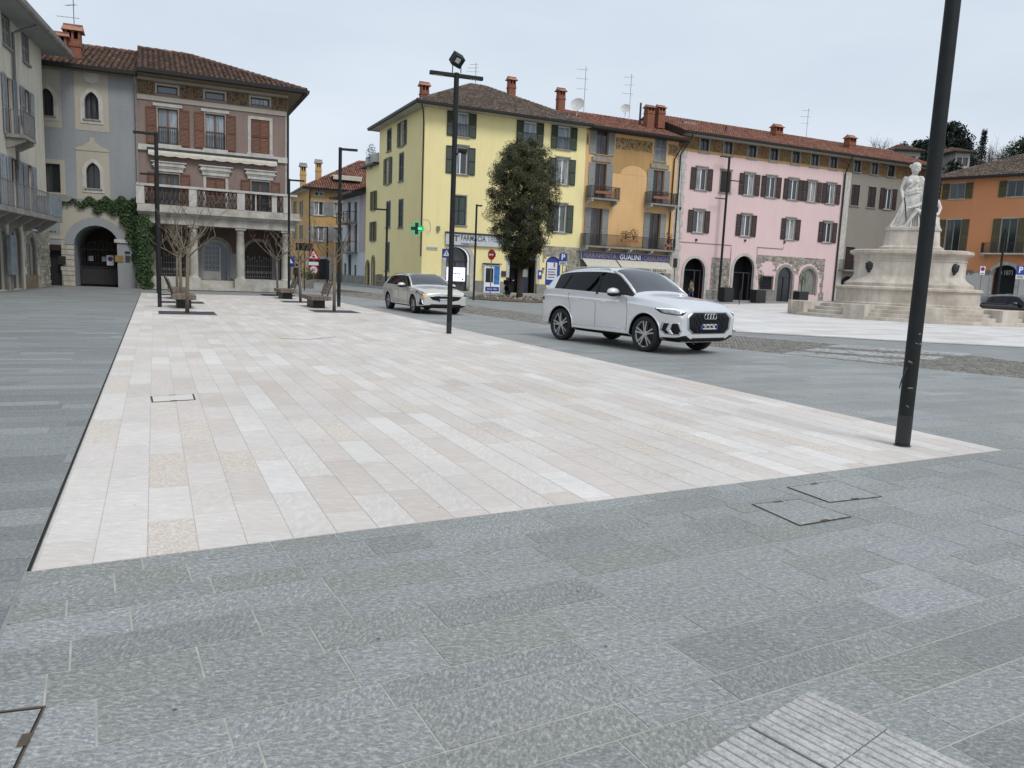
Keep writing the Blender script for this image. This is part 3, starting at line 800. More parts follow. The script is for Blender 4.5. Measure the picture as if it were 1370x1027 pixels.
def frieze_mat(name, c0, c1, c2, sc=3.0):
    # flat painted scrollwork
    m, n, b = nodes(name); v = pos(n, (1, 1, 1))
    w = n.nodes.new('ShaderNodeTexVoronoi'); w.feature = 'DISTANCE_TO_EDGE'; w.inputs['Scale'].default_value = sc
    d = n.nodes.new('ShaderNodeVectorMath'); d.operation = 'ADD'
    nz = n.nodes.new('ShaderNodeTexNoise'); nz.inputs['Scale'].default_value = 2.5; link(n, v, nz.inputs['Vector'])
    s2 = n.nodes.new('ShaderNodeVectorMath'); s2.operation = 'SCALE'; s2.inputs['Scale'].default_value = .9; link(n, nz.outputs['Color'], s2.inputs[0])
    link(n, v, d.inputs[0]); link(n, s2.outputs[0], d.inputs[1]); link(n, d.outputs[0], w.inputs['Vector'])
    c = ramp(n, w.outputs['Distance'], [(.02, c0), (.06, c1), (.14, c1), (.2, c2)])
    c = mix(n, ramp(n, noise(n, v, 1.1, 5, .7), [(.4, 0.0), (.7, .45)]), c, c2)
    link(n, c, b.inputs['Base Color']); b.inputs['Roughness'].default_value = .95
    return m
m_fri_b = frieze_mat('brown_frieze', (.055, .032, .02), (.23, .165, .10), (.09, .055, .035))
m_fri_o = frieze_mat('ochre_frieze', (.07, .045, .02), (.40, .28, .14), (.15, .09, .04), 1.6)
m_fri_r = frieze_mat('rust_frieze', (.06, .035, .018), (.27, .18, .085), (.13, .065, .03), 2.6)
# ================================================================== houses
# ---- line of houses along the far side: yellow, orange, pink, grey
FY = Fac((-7.45, 60.72), 64.6)
FYS = Fac((-7.45, 60.72), 153.5)      # side wall of the yellow house, u grows towards the corner
FB = Fac(ground_at(188.5, 42.0), 65.0)           # brown portico house
FG = Fac(ground_at(188.5, 42.0), 69.0)           # grey gothic house, u negative
FL = Fac(ground_at(66, 38.9), -18.0)             # cream house at the left edge, u = 0 at its far end

# ------------------------------------------------------------------ cream house on the left
m_cream = plaster('cream_plaster', (.60, .57, .48), .22, (.20, .18, .14), .35)
b = Bld('cream_house', FL, 0, 'cream plastered house with blue grey shutters and a rough stone base')
ZT = FL.z(62, 78)
def fz(px, py): return FL.uv(px, py)
wins = []
# (centre px, top, bottom) for the visible windows; u from the plane
u_w1, z_w1b = fz(34.5, 84); _, z_w1t = fz(34.5, 48)
u_w0, z_w0b = fz(8.8, 64)
row3 = [u_w1, u_w0, u_w0-(u_w1-u_w0), u_w0-2*(u_w1-u_w0)]
uA, zAb = fz(40, 260); _, zAt = fz(40, 222)
uB, _ = fz(19, 255)
ops = []
h3 = z_w1t-z_w1b
for u in row3: ops.append(op(u, .95, z_w1b, z_w1t))
u2, z2b = fz(36.5, 171); _, z2t = fz(36.5, 122)
u2b, z2bb = fz(14, 178)
for u in (u2, row3[2]): ops.append(op(u, .95, z2b, z2t))
ops.append(op(u2b, .95, z2b-.75, z2t))
zbal = fz(40, 288)[1]
for u in (uA, uB, 2*uB-uA, 3*uB-2*uA): ops.append(op(u, .95, zbal, zAt))
# arches of the ground floor
aw = []
uD, zD0 = fz(43.3, 371); _, zD1 = fz(43.3, 317)
aw.append(op(uD, 1.15, zD0, zD1, 'round'))
uC, zC1 = fz(19, 301)
aw.append(op(uC, 1.3, .05, zC1, 'round')); 
uC0, zC01 = fz(-1, 299); aw.append(op(uC0, 1.3, .05, zC1, 'round')); aw.append(op(2*uC0-uC, 1.3, .05, zC1, 'round'))
wall(b, -16, 0, 0, ZT+.3, ops+aw, m_cream)
body(b, -16, 0, 9, ZT+.3, m_cream, 'rb')
for u in row3:
    window(b, u, z_w1b, .95, h3, m_fr_d, m_pane_d); surround(b, u, z_w1b, .95, h3, m_trim_g, .06, .02)
    for s in (-1, 1): shutter(b, u+(-.46 if s < 0 else .01), z_w1b+.02, .45, h3-.04, m_sh_gry, y=.03)
full_window(b, u2, z2b, .95, z2t-z2b, m_fr_b, m_pane_d, m_sh_blu, m_trim_g, bw=.05)
full_window(b, row3[2], z2b, .95, z2t-z2b, m_fr_b, m_pane_d, m_sh_blu, m_trim_g, bw=.05)
full_window(b, u2b, z2b-.75, .95, z2t-z2b+.75, m_fr_b, m_pane_d, m_sh_blu, None)
balcony(b, u2b-.85, u2b+.85, z2b-.75, .75, 1.0, m_trim_g, m_iron_g, m_trim_g)
for u in (uA, uB, 2*uB-uA, 3*uB-2*uA): full_window(b, u, zbal, .95, zAt-zbal, m_fr_b, m_pane_d, m_sh_blu, m_trim_g, bw=.05)
# long balcony with blue-grey panels
bo = MB().box(uB-6, uA+1.1, -1.05, 0, zbal-.2, zbal).obj('balcony', m_trim_g, b.root)
mb = MB(); railing(mb, uB-6, uA+1.05, -1.0, zbal, 1.0, .3); railing_y(mb, -1.0, 0, uA+1.05, zbal, 1.0, .3); mb.obj('railing', m_iron_g, bo)
m_pan = M('blue_grey_panel', (.20, .235, .25), .8, .2, 3)
MB().box(uA-1.0, uA+1.09, -1.05, -1.02, zbal+.02, zbal+.98).obj('railing_panel', m_pan, bo)
MB().box(uA+1.06, uA+1.10, -1.02, -.05, zbal+.02, zbal+.97).obj('railing_panel', m_pan, bo)
for u in (uA+.6, uA-1.2, uB-.8, uB-2.6, uB-4.4): MB().prism([(-.95, zbal-.2), (0, zbal-.2), (0, zbal-.75), (-.25, zbal-.7)], u-.12, u+.12, plane='yz').obj('bracket', m_trim_g, bo)
for o in aw:
    uc = (o['u0']+o['u1'])/2; w = o['u1']-o['u0']
    arch_ring(uc, w, o['z0'], o['z1'], o['zs'], .2, -.05, .1).obj('arch_surround', m_trim_g, b.root)
    arch_fill(uc, w, o['z0'], o['z1'], o['zs'], .2, .22).obj('arch_window', m_pane_d, b.root)
    MB().box(uc-.03, uc+.03, .15, .2, o['z0'], o['zs']).obj('door_stile', m_fr_d, b.root)
ud = uD-1.05
rubble(b, ud, .02, .55, fz(50, 303)[1], [dict(o, u0=o['u0']-.2, u1=o['u1']+.2, z1=o['z1']+.2) for o in aw], m_rub, 3, .27)
rubble(b, uD+.8, .02, 0, .55, [], m_rub, 4, .27)
rubble(b, uD+.8, .02, fz(58, 303)[1], fz(60, 272)[1], [], m_rub, 5, .3)
MB().box(ud, uD+.75, -.06, 0, 0, .62).obj('base_block', m_rub_d, b.root)
# roof with deep eaves seen from below
ro = roof(b, -16, 0, 9, ZT+.32, 1.05, .36, False, False, [m_tile_old, M('blue_grey_soffit', (.26, .275, .275), .9, .1, 3)], m_tile_old, m_trim_g, 21, overR=.9)
up_, _ = fz(21, 200)
downpipe(b, [(up_+.25, -.95, ZT+.1), (up_+.05, -.5, ZT-.15), (up_, -.10, ZT-.35), (up_, -.08, 5.2)], m_iron_g, .06)
# blue and white sign beside the arched window, notice case
so_ = MB().box(uD-.75, uD+.95, -.12, -.06, zD1+.35, zD1+.98).obj('shop_sign', m_blue, b.root)
blur_text(uD-.6, uD+.8, zD1+.68, -.121, .26, m_whitep, so_, 8, 1)
MB().box(uD-.75, uD+.95, -.125, -.055, zD1+.28, zD1+.37).obj('sign_edge', m_whitep, so_)
un, zn = fz(11.5, 343); MB().box(un-.4, un+.4, -.2, -.05, zn-.75, zn+.9).obj('notice_case', m_pan, b.root)

# ------------------------------------------------------------------ grey house with pointed windows
m_greyp = plaster('grey_blue_plaster', (.275, .288, .298), .14, (.17, .17, .165), .25)
m_beige = plaster('beige_plaster', (.40, .37, .31), .12, (.25, .22, .18), .2)
b = Bld('grey_gothic_house', FG, 0, 'grey house with pointed windows, arched gateway and brick chimney')
fz = lambda px, py: FG.uv(px, py)
ZE = FG.z(122, 93, .6)
gw = []
ug, zg0 = fz(123.2, 159.6); zg1 = fz(123.2, 122.7)[1]; wg = fz(132.5, 150)[0]-fz(113.8, 150)[0]
gw.append(op(ug, wg, zg0, zg1, 'gothic', wg*.75))
ul, zl0 = fz(125.3, 252); zl1 = fz(125.3, 217.4)[1]
gw.append(op(ul, wg, zl0, zl1, 'gothic', wg*.75))
ue, ze0 = fz(62.5, 154.5); ze1 = fz(62.5, 117.5)[1]
gw.append(op(ue, wg, ze0, ze1, 'gothic', wg*.75))
uf, zf0 = fz(69, 257); zf1 = fz(69, 218.6)[1]; fw_ = op(uf, .85, zf0, zf1)
pa0, pa1 = fz(100.5, 360)[0], fz(160, 360)[0]; zp1 = fz(130, 301.5)[1]
portal = op((pa0+pa1)/2, pa1-pa0, 0.0, zp1, 'round')
udr = fz(71, 360)[0]; dr = op(udr, .8, 0, fz(71, 334)[1])
wall(b, -9, 0, 0, ZE+.2, gw+[fw_, portal, dr], m_greyp, rev=.35)
body(b, -9, 0, 9, ZE+.2, m_greyp, 'lb')
for o, px0, px1, py0, py1 in ((gw[0], 99, 144.5, 95, 175), (gw[1], 102, 146.8, 202, 267.6), (gw[2], 40, 80, 92, 169)):
    uc = (o['u0']+o['u1'])/2; w = o['u1']-o['u0']; za, zb_ = fz((px0+px1)/2, py1)[1], fz((px0+px1)/2, py0)[1]; hw = (fz(px1, 150)[0]-fz(px0, 150)[0])/2
    pan = wall(b, uc-hw, uc+hw, za, zb_, [dict(o, u0=o['u0']-.001, u1=o['u1']+.001)], m_beige, y=-.012, rev=.02, name='beige_panel')
    arch_ring(uc, w, o['z0'], o['z1'], o['zs'], .2, -.045, .0, 'gothic').obj('pointed_surround', m_trim_w, b.root)
    MB().box(uc-w/2-.2, uc+w/2+.2, -.045, 0, o['z0']-.22, o['z0']).obj('surround_base', m_trim_w, b.root)
    MB().box(uc-w/2-.1, uc+w/2+.1, -.10, .1, o['z0']-.06, o['z0']+.01).obj('sill', m_trim_g, b.root)
    fo = arch_ring(uc, w-.10, o['z0']+.03, o['z1']-.08, o['zs'], .05, .2, .28, 'gothic').obj('window', m_wood, b.root)
    arch_fill(uc, w, o['z0'], o['z1'], o['zs'], .26, .27, 'gothic').obj('pane', m_pane_d, fo)
    MB().box(uc-.018, uc+.018, .2, .26, o['z0'], o['z1']-.1).obj('mullion', m_wood, fo)
uc, zc = fz(121.5, 101.7)
MB().lathe([(.33, -.05), (.36, -.05), (.36, 0), (.33, 0)], 24, (uc, 0, zc), 'y').obj('medallion_ring', m_trim_w, b.root)
MB().lathe([(.0, -.03), (.3, -.03), (.3, -.012)], 24, (uc, 0, zc), 'y').obj('medallion', m_trim_g, b.root)
uc = ul; za = fz(125, 202)[1]; hw = (fz(146.8, 220)[0]-fz(102, 220)[0])/2
P = [(-hw, 0), (hw, 0), (hw, .12), (hw*.55, .24), (hw*.2, .45), (.12, .52), (.12, .68), (-.12, .68), (-.12, .52), (-hw*.2, .45), (-hw*.55, .24), (-hw, .12)]
MB().prism([(uc+x, za+z) for x, z in P], -.04, 0).obj('window_pediment', m_beige, b.root)
window(b, uf, zf0, .85, zf1-zf0, m_fr_d, m_pane_d); surround(b, uf, zf0, .85, zf1-zf0, m_beige, .22)
MB().box(uf-.7, uf+.9, -.14, 0, zf0-.42, zf0-.1).obj('window_ledge', m_trim_g, b.root)
MB().box(udr-.4, udr+.4, .3, .33, 0, dr['z1']).obj('side_door', m_blackp, b.root); surround(b, udr, 0, .8, dr['z1'], m_trim_g, .16, sill=False)
# gateway: beige panel, voussoir band, stone jambs, passage, iron gate
pc = (pa0+pa1)/2; pw = pa1-pa0
zpan = fz(125, 277)[1]
wall(b, pa0-.62, pa1+.5, portal['zs']-.2, zpan, [dict(portal, u0=pa0-.001, u1=pa1+.001)], m_beige, y=-.010, rev=.02, name='beige_panel')
arch_ring(pc, pw, portal['zs'], zp1, portal['zs'], .42, -.06, .05, full=False).obj('voussoir_band', m_greyp, b.root)
q = random.Random(3)
for s in (-1, 1):
    z = 0
    while z < portal['zs']-.1:
        h = min(q.uniform(.22, .36), portal['zs']-z); w = q.uniform(.42, .66); u0 = pa0-w if s < 0 else pa1
        MB().box(u0+.01, u0+w-.01, -q.uniform(.05, .09), .02, z+.012, z+h-.012).obj('quoin', cached('rubq', lambda: stone('quoin_stone', [(.30, .27, .22), (.42, .39, .33), (.5, .47, .41)], 3, .9, 30, .5)), b.root, bevel=.015)
        z += h
mb = MB(); zs_, z1_ = portal['zs'], zp1
arc = [(pa0, 0)] + arc_pts(pa0, pa1, zs_, z1_, 'round') + [(pa1, 0)]
for k in range(len(arc)-1):
    p, qq = arc[k], arc[k+1]; mb.poly([(p[0], .35, p[1]), (p[0], 3.6, p[1]), (qq[0], 3.6, qq[1]), (qq[0], .35, qq[1])])
mb.obj('passage', m_greyp, b.root)
mb = MB(); mb.box(pa0-2, pa1+2, 7.0, 7.1, 0, 6).obj('courtyard_wall', plaster('ochre_court', (.30, .23, .15)), b.root)
mb = MB()
for i in range(15):
    u = pa0+.12+(pw-.24)*i/14; hh = 2.05+.35*sin(pi*i/14); mb.box(u-.013, u+.013, 1.5, 1.526, .05, hh); mb.add([(u-.035, 1.513, hh), (u+.035, 1.513, hh), (u, 1.513, hh+.16)], [(0, 1, 2)])
for z in (.12, 1.0, 1.95): mb.box(pa0+.05, pa1-.05, 1.49, 1.535, z, z+.05)
mb.box(pa0+.05, pa1-.05, 1.50, 1.53, .1, .95); gt = mb.obj('iron_gate', m_iron, b.root)
sx_ = pa1-.6; MB().box(sx_-.17, sx_+.17, 1.40, 1.42, 1.15, 1.70).obj('no_parking_plate', m_whitep, gt)
MB().lathe([(0, 1.385), (.13, 1.385), (.13, 1.398)], 20, (sx_, 0, 1.5), 'y').obj('red_disc', m_redp, gt); MB().lathe([(0, 1.378), (.095, 1.378), (.095, 1.384)], 20, (sx_, 0, 1.5), 'y').obj('blue_disc', m_blue, gt)
for k in (0, 1): MB().box(pa0+.45+k*.65, pa0+.68+k*.65, 1.42, 1.44, 1.35, 1.62).obj('notice', m_pan, gt)
uq, zq = fz(83.5, 347); mo = MB().box(uq-.17, uq+.17, -.16, -.01, zq-.25, zq+.18).obj('letter_box', m_blackp, b.root)
u1_, z1q = fz(73, 313); MB().box(u1_-.45, u1_+.45, -.03, -.005, z1q-.24, z1q-.06).obj('marble_plate', m_beige, b.root)
blur_text(u1_-.42, u1_+.42, z1q+.12, -.004, .14, m_blackp, b.root, 8, 2)
u1_, z1q = fz(73, 312.5); MB().box(u1_-.45, u1_+.45, -.03, -.004, z1q-.85, z1q-.55).obj('maroon_plate', m_sh_drk, b.root)
u3_, z3_ = fz(171, 324); MB().box(u3_-.62, u3_+.62, -.28, 0, z3_-.05, z3_+.13).obj('pier_cap', m_trim_w, b.root); MB().box(u3_-.5, u3_+.5, -.2, 0, 0, z3_-.05).obj('intercom_pier', m_greyp, b.root)
MB().box(u3_-.12, u3_+.10, -.23, -.2, z3_-1.05, z3_-.7).obj('intercom', m_steel, b.root); MB().box(u3_-.14, u3_+.12, -.22, -.2, z3_-.62, z3_-.48).obj('number_plate', m_blackp, b.root)
MB().box(u3_-.62, u3_-.2, -.24, -.2, z3_-1.05, z3_-.72).obj('brass_plate', M('brass', (.28, .19, .07), .4, .2, 5, metal=.6), b.root)
ro = roof(b, -9, 0, 10, ZE+.12, .55, .40, False, False, [m_tile_old, m_soff_b], m_tile_old, m_gut, 31, overR=0.03)
uc, zc = fz(90, 72); chimney(ro, uc+.1, 1.4, zc-.05, .72, .65, 1.75); chimney(ro, uc-.45, 1.1, zc-.1, .62, .6, 1.3)
upc = -.06; downpipe(b, [(upc, -.55, ZE-.02), (upc, -.12, ZE-.35), (upc, -.09, 4.6)], m_trim_g, .05)
def antenna(p, h, label, seed=0, dish=False):
    q = random.Random(seed); m = MB(); m.tube((0, 0, -.5), (0, 0, h), .022, n=6)
    for z in (h*.55, h*.75, h*.93):
        a = q.uniform(-.3, .3); L = q.uniform(.5, .9); d = Vector((cos(a), sin(a), 0)); pr = Vector((-d.y, d.x, .15))
        m.tube(Vector((0, 0, z))-d*L*.9, Vector((0, 0, z))+d*L*.3, .012, n=5)
        for k in range(5):
            c = Vector((0, 0, z)) + d*(-L*.9+k*L*.28); m.tube(c-pr*.16, c+pr*.16, .007, n=4)
    o = m.obj('television_antenna', m_iron_g); o.location = p; T(o, label, 'antenna')
    return o
pz = FG.at(ug-.9) - FG.n*1.6; antenna((pz.x, pz.y, fz(92, 60)[1]), 3.2, 'thin television antenna above the brick chimney of the grey house', 2)

# ------------------------------------------------------------------ brown house with portico
m_brown = plaster('mauve_brown_plaster', (.238, .180, .158), .16, (.10, .075, .06), .3)
b = Bld('brown_portico_house', FB, 0, 'mauve brown house with white columned portico and balustrade balcony')
fz = lambda px, py: FB.uv(px, py)
UW = fz(385.5, 250)[0]; ZE = FB.z(290, 108, .9)
xs = [fz(224.8, 170)[0], fz(288, 176)[0], fz(348.2, 182)[0]]
za0 = fz(288, 133.7)[1]; za1 = fz(288, 123.6)[1]
z20 = fz(288, 199.6)[1]; z21 = fz(288, 153)[1]
zbf = fz(288, 280)[1]; z11 = fz(288, 237.6)[1]
zent = fz(290, 304)[1]
ops = [op(x, 1.0, za0, za1) for x in xs] + [op(x, 1.0, z20, z21) for x in xs] + [op(x, 1.0, zbf, z11) for x in xs]
wall(b, 0, UW, zent, ZE+.25, ops, m_brown)
body(b, 0, UW, 10, ZE+.25, m_brown, 'rb')
for i, x in enumerate(xs):
    window(b, x, za0, 1.0, za1-za0, m_fr_d, m_pane_b, y=.08, mull=0); surround(b, x, za0, 1.0, za1-za0, m_beige, .09, .03, sill=False)
    if i < 2:
        full_window(b, x, z20, 1.0, z21-z20, m_fr_b, m_pane_b, m_sh_brn, m_trim_w, bw=.09, cross=1)
        mb = MB(); railing(mb, x-.5, x+.5, -.02, z20+.02, .85, .09); mb.obj('window_grille', m_iron, b.root)
        MB().box(x-.72, x+.72, -.10, 0, z21+.09, z21+.24).obj('window_cornice', m_trim_w, b.root)
    else: full_window(b, x, z20, 1.0, z21-z20, m_fr_b, m_pane, m_sh_brn, m_trim_w, 'closed', bw=.16)
    if i == 1: full_window(b, x, zbf, 1.0, z11-zbf, m_fr_b, m_pane_d, m_sh_brn, m_trim_w, 'closed', bw=.14)
    else: full_window(b, x, zbf, 1.0, z11-zbf, m_fr_b, m_pane_d, m_sh_brn, m_trim_w, bw=.07)
    c = MB()
    for k, (e, z0, z1) in enumerate(((.08, .10, .28), (.14, .28, .36), (.22, .36, .42), (.16, .42, .56), (.26, .56, .62))): c.box(x-.62-e, x+.62+e, -.05-e*.6, 0, z11+z0+.03*k*0, z11+z1)
    c.obj('window_cornice', m_trim_w, b.root)
# painted frieze panels, mouldings
zf0, zf1 = fz(288, 136.5)[1], fz(288, 119)[1]
edges = [0.05, xs[0]-.62, xs[0]+.62, xs[1]-.62, xs[1]+.62, xs[2]-.62, xs[2]+.62, UW-.05]
for i in range(0, 8, 2): MB().box(edges[i], edges[i+1], -.012, 0, zf0, zf1).obj('frieze_panel', m_fri_b, b.root)
MB().box(0, UW, -.06, 0, zf0-.30, zf0-.06).obj('moulding', m_beige, b.root); MB().box(0, UW, -.035, 0, zf1+.02, zf1+.16).obj('moulding', m_beige, b.root)
zb2 = fz(288, 204)[1]; MB().box(0, UW, -.12, 0, zb2-.22, zb2+.08).obj('string_course', m_trim_w, b.root)
# rolled awning
u0_, z0_ = fz(197, 211); u1_, z1_ = fz(371, 230)
mb = MB(); zc = fz(288, 215)[1]
mb.tube((u0_, -.16, zc+.3), (u1_, -.16, zc+.3), .09, n=8); aw_ = mb.obj('awning', m_fr_d, b.root)
mb = MB(); n = 40
V = []
for k in range(n+1):
    u = u0_+.05+(u1_-u0_-.1)*k/n; V += [(u, -.22, zc+.26), (u, -.30, zc+.12), (u, -.31, zc+.0-.05*abs(sin(k*pi/4)))]
mb.add(V, [(3*k+j, 3*k+3+j, 3*k+4+j, 3*k+1+j) for k in range(n) for j in (0, 1)]); mb.obj('awning_canvas', m_canvas, aw_)
# portico: entablature, balcony, balustrade
zbt = fz(288, 258.5)[1]
m_port = stone('portico_stone', [(.28, .26, .225), (.42, .40, .355), (.50, .485, .44)], 1.8, .9, 30, .4)
eo = MB().box(-.05, UW+.25, -.75, 0, zent, zent+.42).obj('entablature', m_port, b.root, bevel=.01)
for k, (e, z0, z1) in enumerate(((.12, .42, .50), (.22, .50, .58), (.34, .58, .68))): MB().box(-.05-e*.2, UW+.25+e, -.75-e, 0, zent+z0, zent+z1).obj('cornice', m_port, eo)
zs0 = zent+.68
MB().box(-.1, UW+.5, -1.0, 0, zs0, zbf).obj('balcony', m_port, b.root)
px_p = [188, 257, 320, 380.5]; pu = [fz(p, 262)[0] for p in px_p]
for i, u in enumerate(pu): MB().box(u-.2, u+.2, -1.02, -.78, zbf, zbt+.05).obj('balustrade_pier', m_trim_w, b.root)
MB().box(-.12, UW+.35, -1.06, -.74, zbt+.05, zbt+.17).obj('handrail', m_trim_w, b.root)
for i in range(3):
    a, c = pu[i]+.2, pu[i+1]-.2; mb = MB()
    H = zbt-zbf; n = max(3, int((c-a)/.22))
    mb.box(a, c, -.92, -.88, zbt-.02, zbt+.03); mb.box(a, c, -.92, -.88, zbf+.05, zbf+.09)
    for k in range(n):
        x0, x1 = a+(c-a)*k/n, a+(c-a)*(k+1)/n; xm = (x0+x1)/2; zm = zbf+.07+H*.45
        for p, q_ in (((x0, zbf+.08), (xm, zm+H*.0)), ((xm, zm), (x1, zbf+.08)), ((x0, zbt), (xm, zm)), ((xm, zm), (x1, zbt)), ((x0, zbf+.08), (x0, zbt))):
            mb.tube((p[0], -.9, p[1]), (q_[0], -.9, q_[1]), .016, n=4)
        mb.lathe([(.05, -.91), (.08, -.91), (.08, -.89), (.05, -.89)], 10, (xm, 0, zm), 'y')
    mb.obj('iron_panel', m_iron, b.root)
MB().box(pu[2]+.2+.55, pu[2]+.27+.55, -.95, -.86, zbf, zbt+.05).obj('baluster', m_trim_w, b.root); MB().box(pu[3]-.2-.62, pu[3]-.55, -.95, -.86, zbf, zbt+.05).obj('baluster', m_trim_w, b.root)
# columns on plinths
zpl = fz(320, 373)[1]
cu = [.12, fz(258.8, 345)[0], fz(320.6, 345)[0], fz(380.5, 345)[0]]
H = zent-zpl
for u in cu:
    c = MB(); r = .23; y = -.45
    c.lathe([(r*1.15, zpl), (r*1.15, zpl+.05), (r, zpl+.09), (r, zpl+H*.3), (r*.97, zpl+H*.6), (r*.86, zent-.32), (r*.98, zent-.28), (r*.88, zent-.24), (r*.92, zent-.16), (r*1.15, zent-.10)], 20, (u, y, 0))
    c.box(u-r*1.22, u+r*1.22, y-r*1.22, y+r*1.22, zent-.10, zent-.001)
    c.obj('column', m_port, b.root, smooth=True, sharp=40)
for a, c in ((-.2, cu[1]+.32), (cu[2]-.34, UW+.25)):
    MB().box(a, c, -.78, 1.6, 0, zpl).obj('plinth', m_port, b.root)
us0, us1 = cu[1]+.32, cu[2]-.34
for k in range(3): MB().box(us0, us1, -.75+.3*k, 1.6, 0 if k == 0 else .18*k, .18*(k+1)).obj('step', m_port, b.root)
# back wall of the loggia with three arches
YB = 1.6
ar = [op(fz(226, 340)[0]+.35, 1.55, zpl, fz(226, 309)[1]-.3, 'round'), op(fz(287.5, 340)[0]+.15, 1.5, .55, fz(287, 313)[1]-.25, 'round'), op(fz(347.5, 340)[0]+.1, 1.55, zpl, fz(347, 316)[1]-.25, 'round')]
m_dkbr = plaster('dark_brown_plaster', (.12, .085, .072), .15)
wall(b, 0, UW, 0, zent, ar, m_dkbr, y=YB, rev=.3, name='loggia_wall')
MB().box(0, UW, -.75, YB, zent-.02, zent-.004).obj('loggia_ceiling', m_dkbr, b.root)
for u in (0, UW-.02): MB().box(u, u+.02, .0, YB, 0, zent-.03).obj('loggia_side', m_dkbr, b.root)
for i, o in enumerate(ar):
    uc, w = (o['u0']+o['u1'])/2, o['u1']-o['u0']
    arch_ring(uc, w, o['zs'], o['z1'], o['zs'], .17, YB-.06, YB+.02, full=False).obj('arch_surround', m_trim_g, b.root)
    for s in (-1, 1): MB().box(*sorted((uc+s*w/2, uc+s*(w/2+.48))), YB-.04, YB, zpl if i != 1 else .55, o['zs']).obj('stone_pilaster', m_greyp if i else m_port, b.root)
    if i == 1:
        fo = arch_ring(uc, w-.2, o['z0'], o['z1']-.1, o['zs'], .1, YB+.12, YB+.2).obj('door', m_trim_w, b.root)
        arch_fill(uc, w, o['z0'], o['z1'], o['zs'], YB+.2, YB+.21).obj('pane', m_pane_b, fo)
        for k in range(5): MB().box(uc-.6+k*.2-.012, uc-.6+k*.2+.012, YB+.15, YB+.2, o['z0']+.55, o['z1']-.15-.1*abs(k-2)).obj('glazing_bar', m_trim_w, fo)
        for k in range(7): MB().box(uc-.66, uc+.2, YB+.155, YB+.195, o['z0']+.55+k*.28, o['z0']+.575+k*.28).obj('glazing_bar', m_trim_w, fo)
        MB().box(uc-.68, uc+.25, YB+.11, YB+.2, o['z0'], o['z0']+.5).obj('door_panel', m_trim_w, fo); MB().box(uc+.2, uc+.28, YB+.1, YB+.2, o['z0'], o['zs']+.3).obj('door_stile', m_trim_w, fo)
    else:
        arch_fill(uc, w, o['z0'], o['z1'], o['zs'], YB+.25, YB+.28).obj('wooden_door', m_wood, b.root)
        mb = MB()
        for k in range(12):
            u = uc-w/2+.06+(w-.12)*k/11; hh = .95+.3*abs(sin(k*1.3)); mb.box(u-.015, u+.015, YB-.02, YB+.01, zpl, zpl+hh); mb.add([(u-.05, YB-.005, zpl+hh), (u+.05, YB-.005, zpl+hh), (u, YB-.005, zpl+hh+.16)], [(0, 1, 2)])
            if k % 2: mb.lathe([(.06, YB-.02), (.10, YB-.02), (.10, YB), (.06, YB)], 8, (u, 0, zpl+.4), 'y')
        mb.box(uc-w/2, uc+w/2, YB-.03, YB+.02, zpl+.12, zpl+.16); mb.box(uc-w/2, uc+w/2, YB-.03, YB+.02, zpl+.75, zpl+.79); mb.obj('scroll_railing', m_iron_g, b.root)
ro = roof(b, 0, UW, 10, ZE+.1, .85, .40, False, True, [m_tile_old, m_soff_b], m_tile_old, m_gut, 41, overL=-.03)
downpipe(b, [(UW+.75, -.75, ZE-.05), (UW+.55, -.5, ZE-.35), (UW-.02, -.10, ZE-1.0), (UW-.02, -.08, zbf+.2)], m_gut, .055)
MB().box(UW-.16, UW, -.03, 0, zent+1.2, ZE-1.2).obj('corner_strip', m_trim_w, b.root)
for i in range(3): pass
uc, zc = fz(292, 95); MB().box(uc-.5, uc+.7, 3.0, 3.6, zc-.6, zc+.25).obj('skylight_curb', m_tile_red, ro)
# ------------------------------------------------------------------ yellow pharmacy house
m_yel = plaster('yellow_plaster', (.82, .72, .375), .07, (.58, .49, .25), .2)
m_gplin = stone('grey_plinth', [(.17, .165, .15), (.25, .24, .22), (.30, .29, .27)], 2, .9, 40, .3)
fz = lambda px, py: FY.uv(px, py)
UY = FY.u_at(781, 250)
b = Bld('yellow_house', FY, 0, 'pale yellow four storey house with dark green shutters and a pharmacy')
ZE = FY.z(675, 152, 1.0)
xs = [fz(617.5, 168)[0], fz(709, 178)[0], fz(754.5, 183)[0]]
H3 = (fz(709, 194)[1], fz(709, 163)[1]); H2 = (fz(752.5, 246.5)[1], fz(752.5, 212.5)[1]); H1 = (fz(616.6, 301)[1], fz(616.6, 262)[1])
ops = []
for x in xs:
    for h in (H3, H2, H1): ops.append(op(x, 1.15, h[0], h[1]))
uA0, uA1 = fz(596, 360)[0], fz(628.5, 360)[0]; zA = fz(612, 330)[1]; dA = op((uA0+uA1)/2, uA1-uA0, .1, zA, 'round', (uA1-uA0)*.42)
uB0, uB1 = fz(681, 370)[0], fz(717, 370)[0]; dB = op((uB0+uB1)/2, uB1-uB0, .1, fz(700, 347)[1])
uC0, uC1 = fz(729.5, 370)[0], fz(749, 370)[0]; dC = op((uC0+uC1)/2, uC1-uC0, fz(739, 381.5)[1], fz(739, 343)[1], 'round', (uC1-uC0)*.4)
wall(b, 0, UY, 0, ZE+.2, ops+[dA, dB, dC], m_yel)
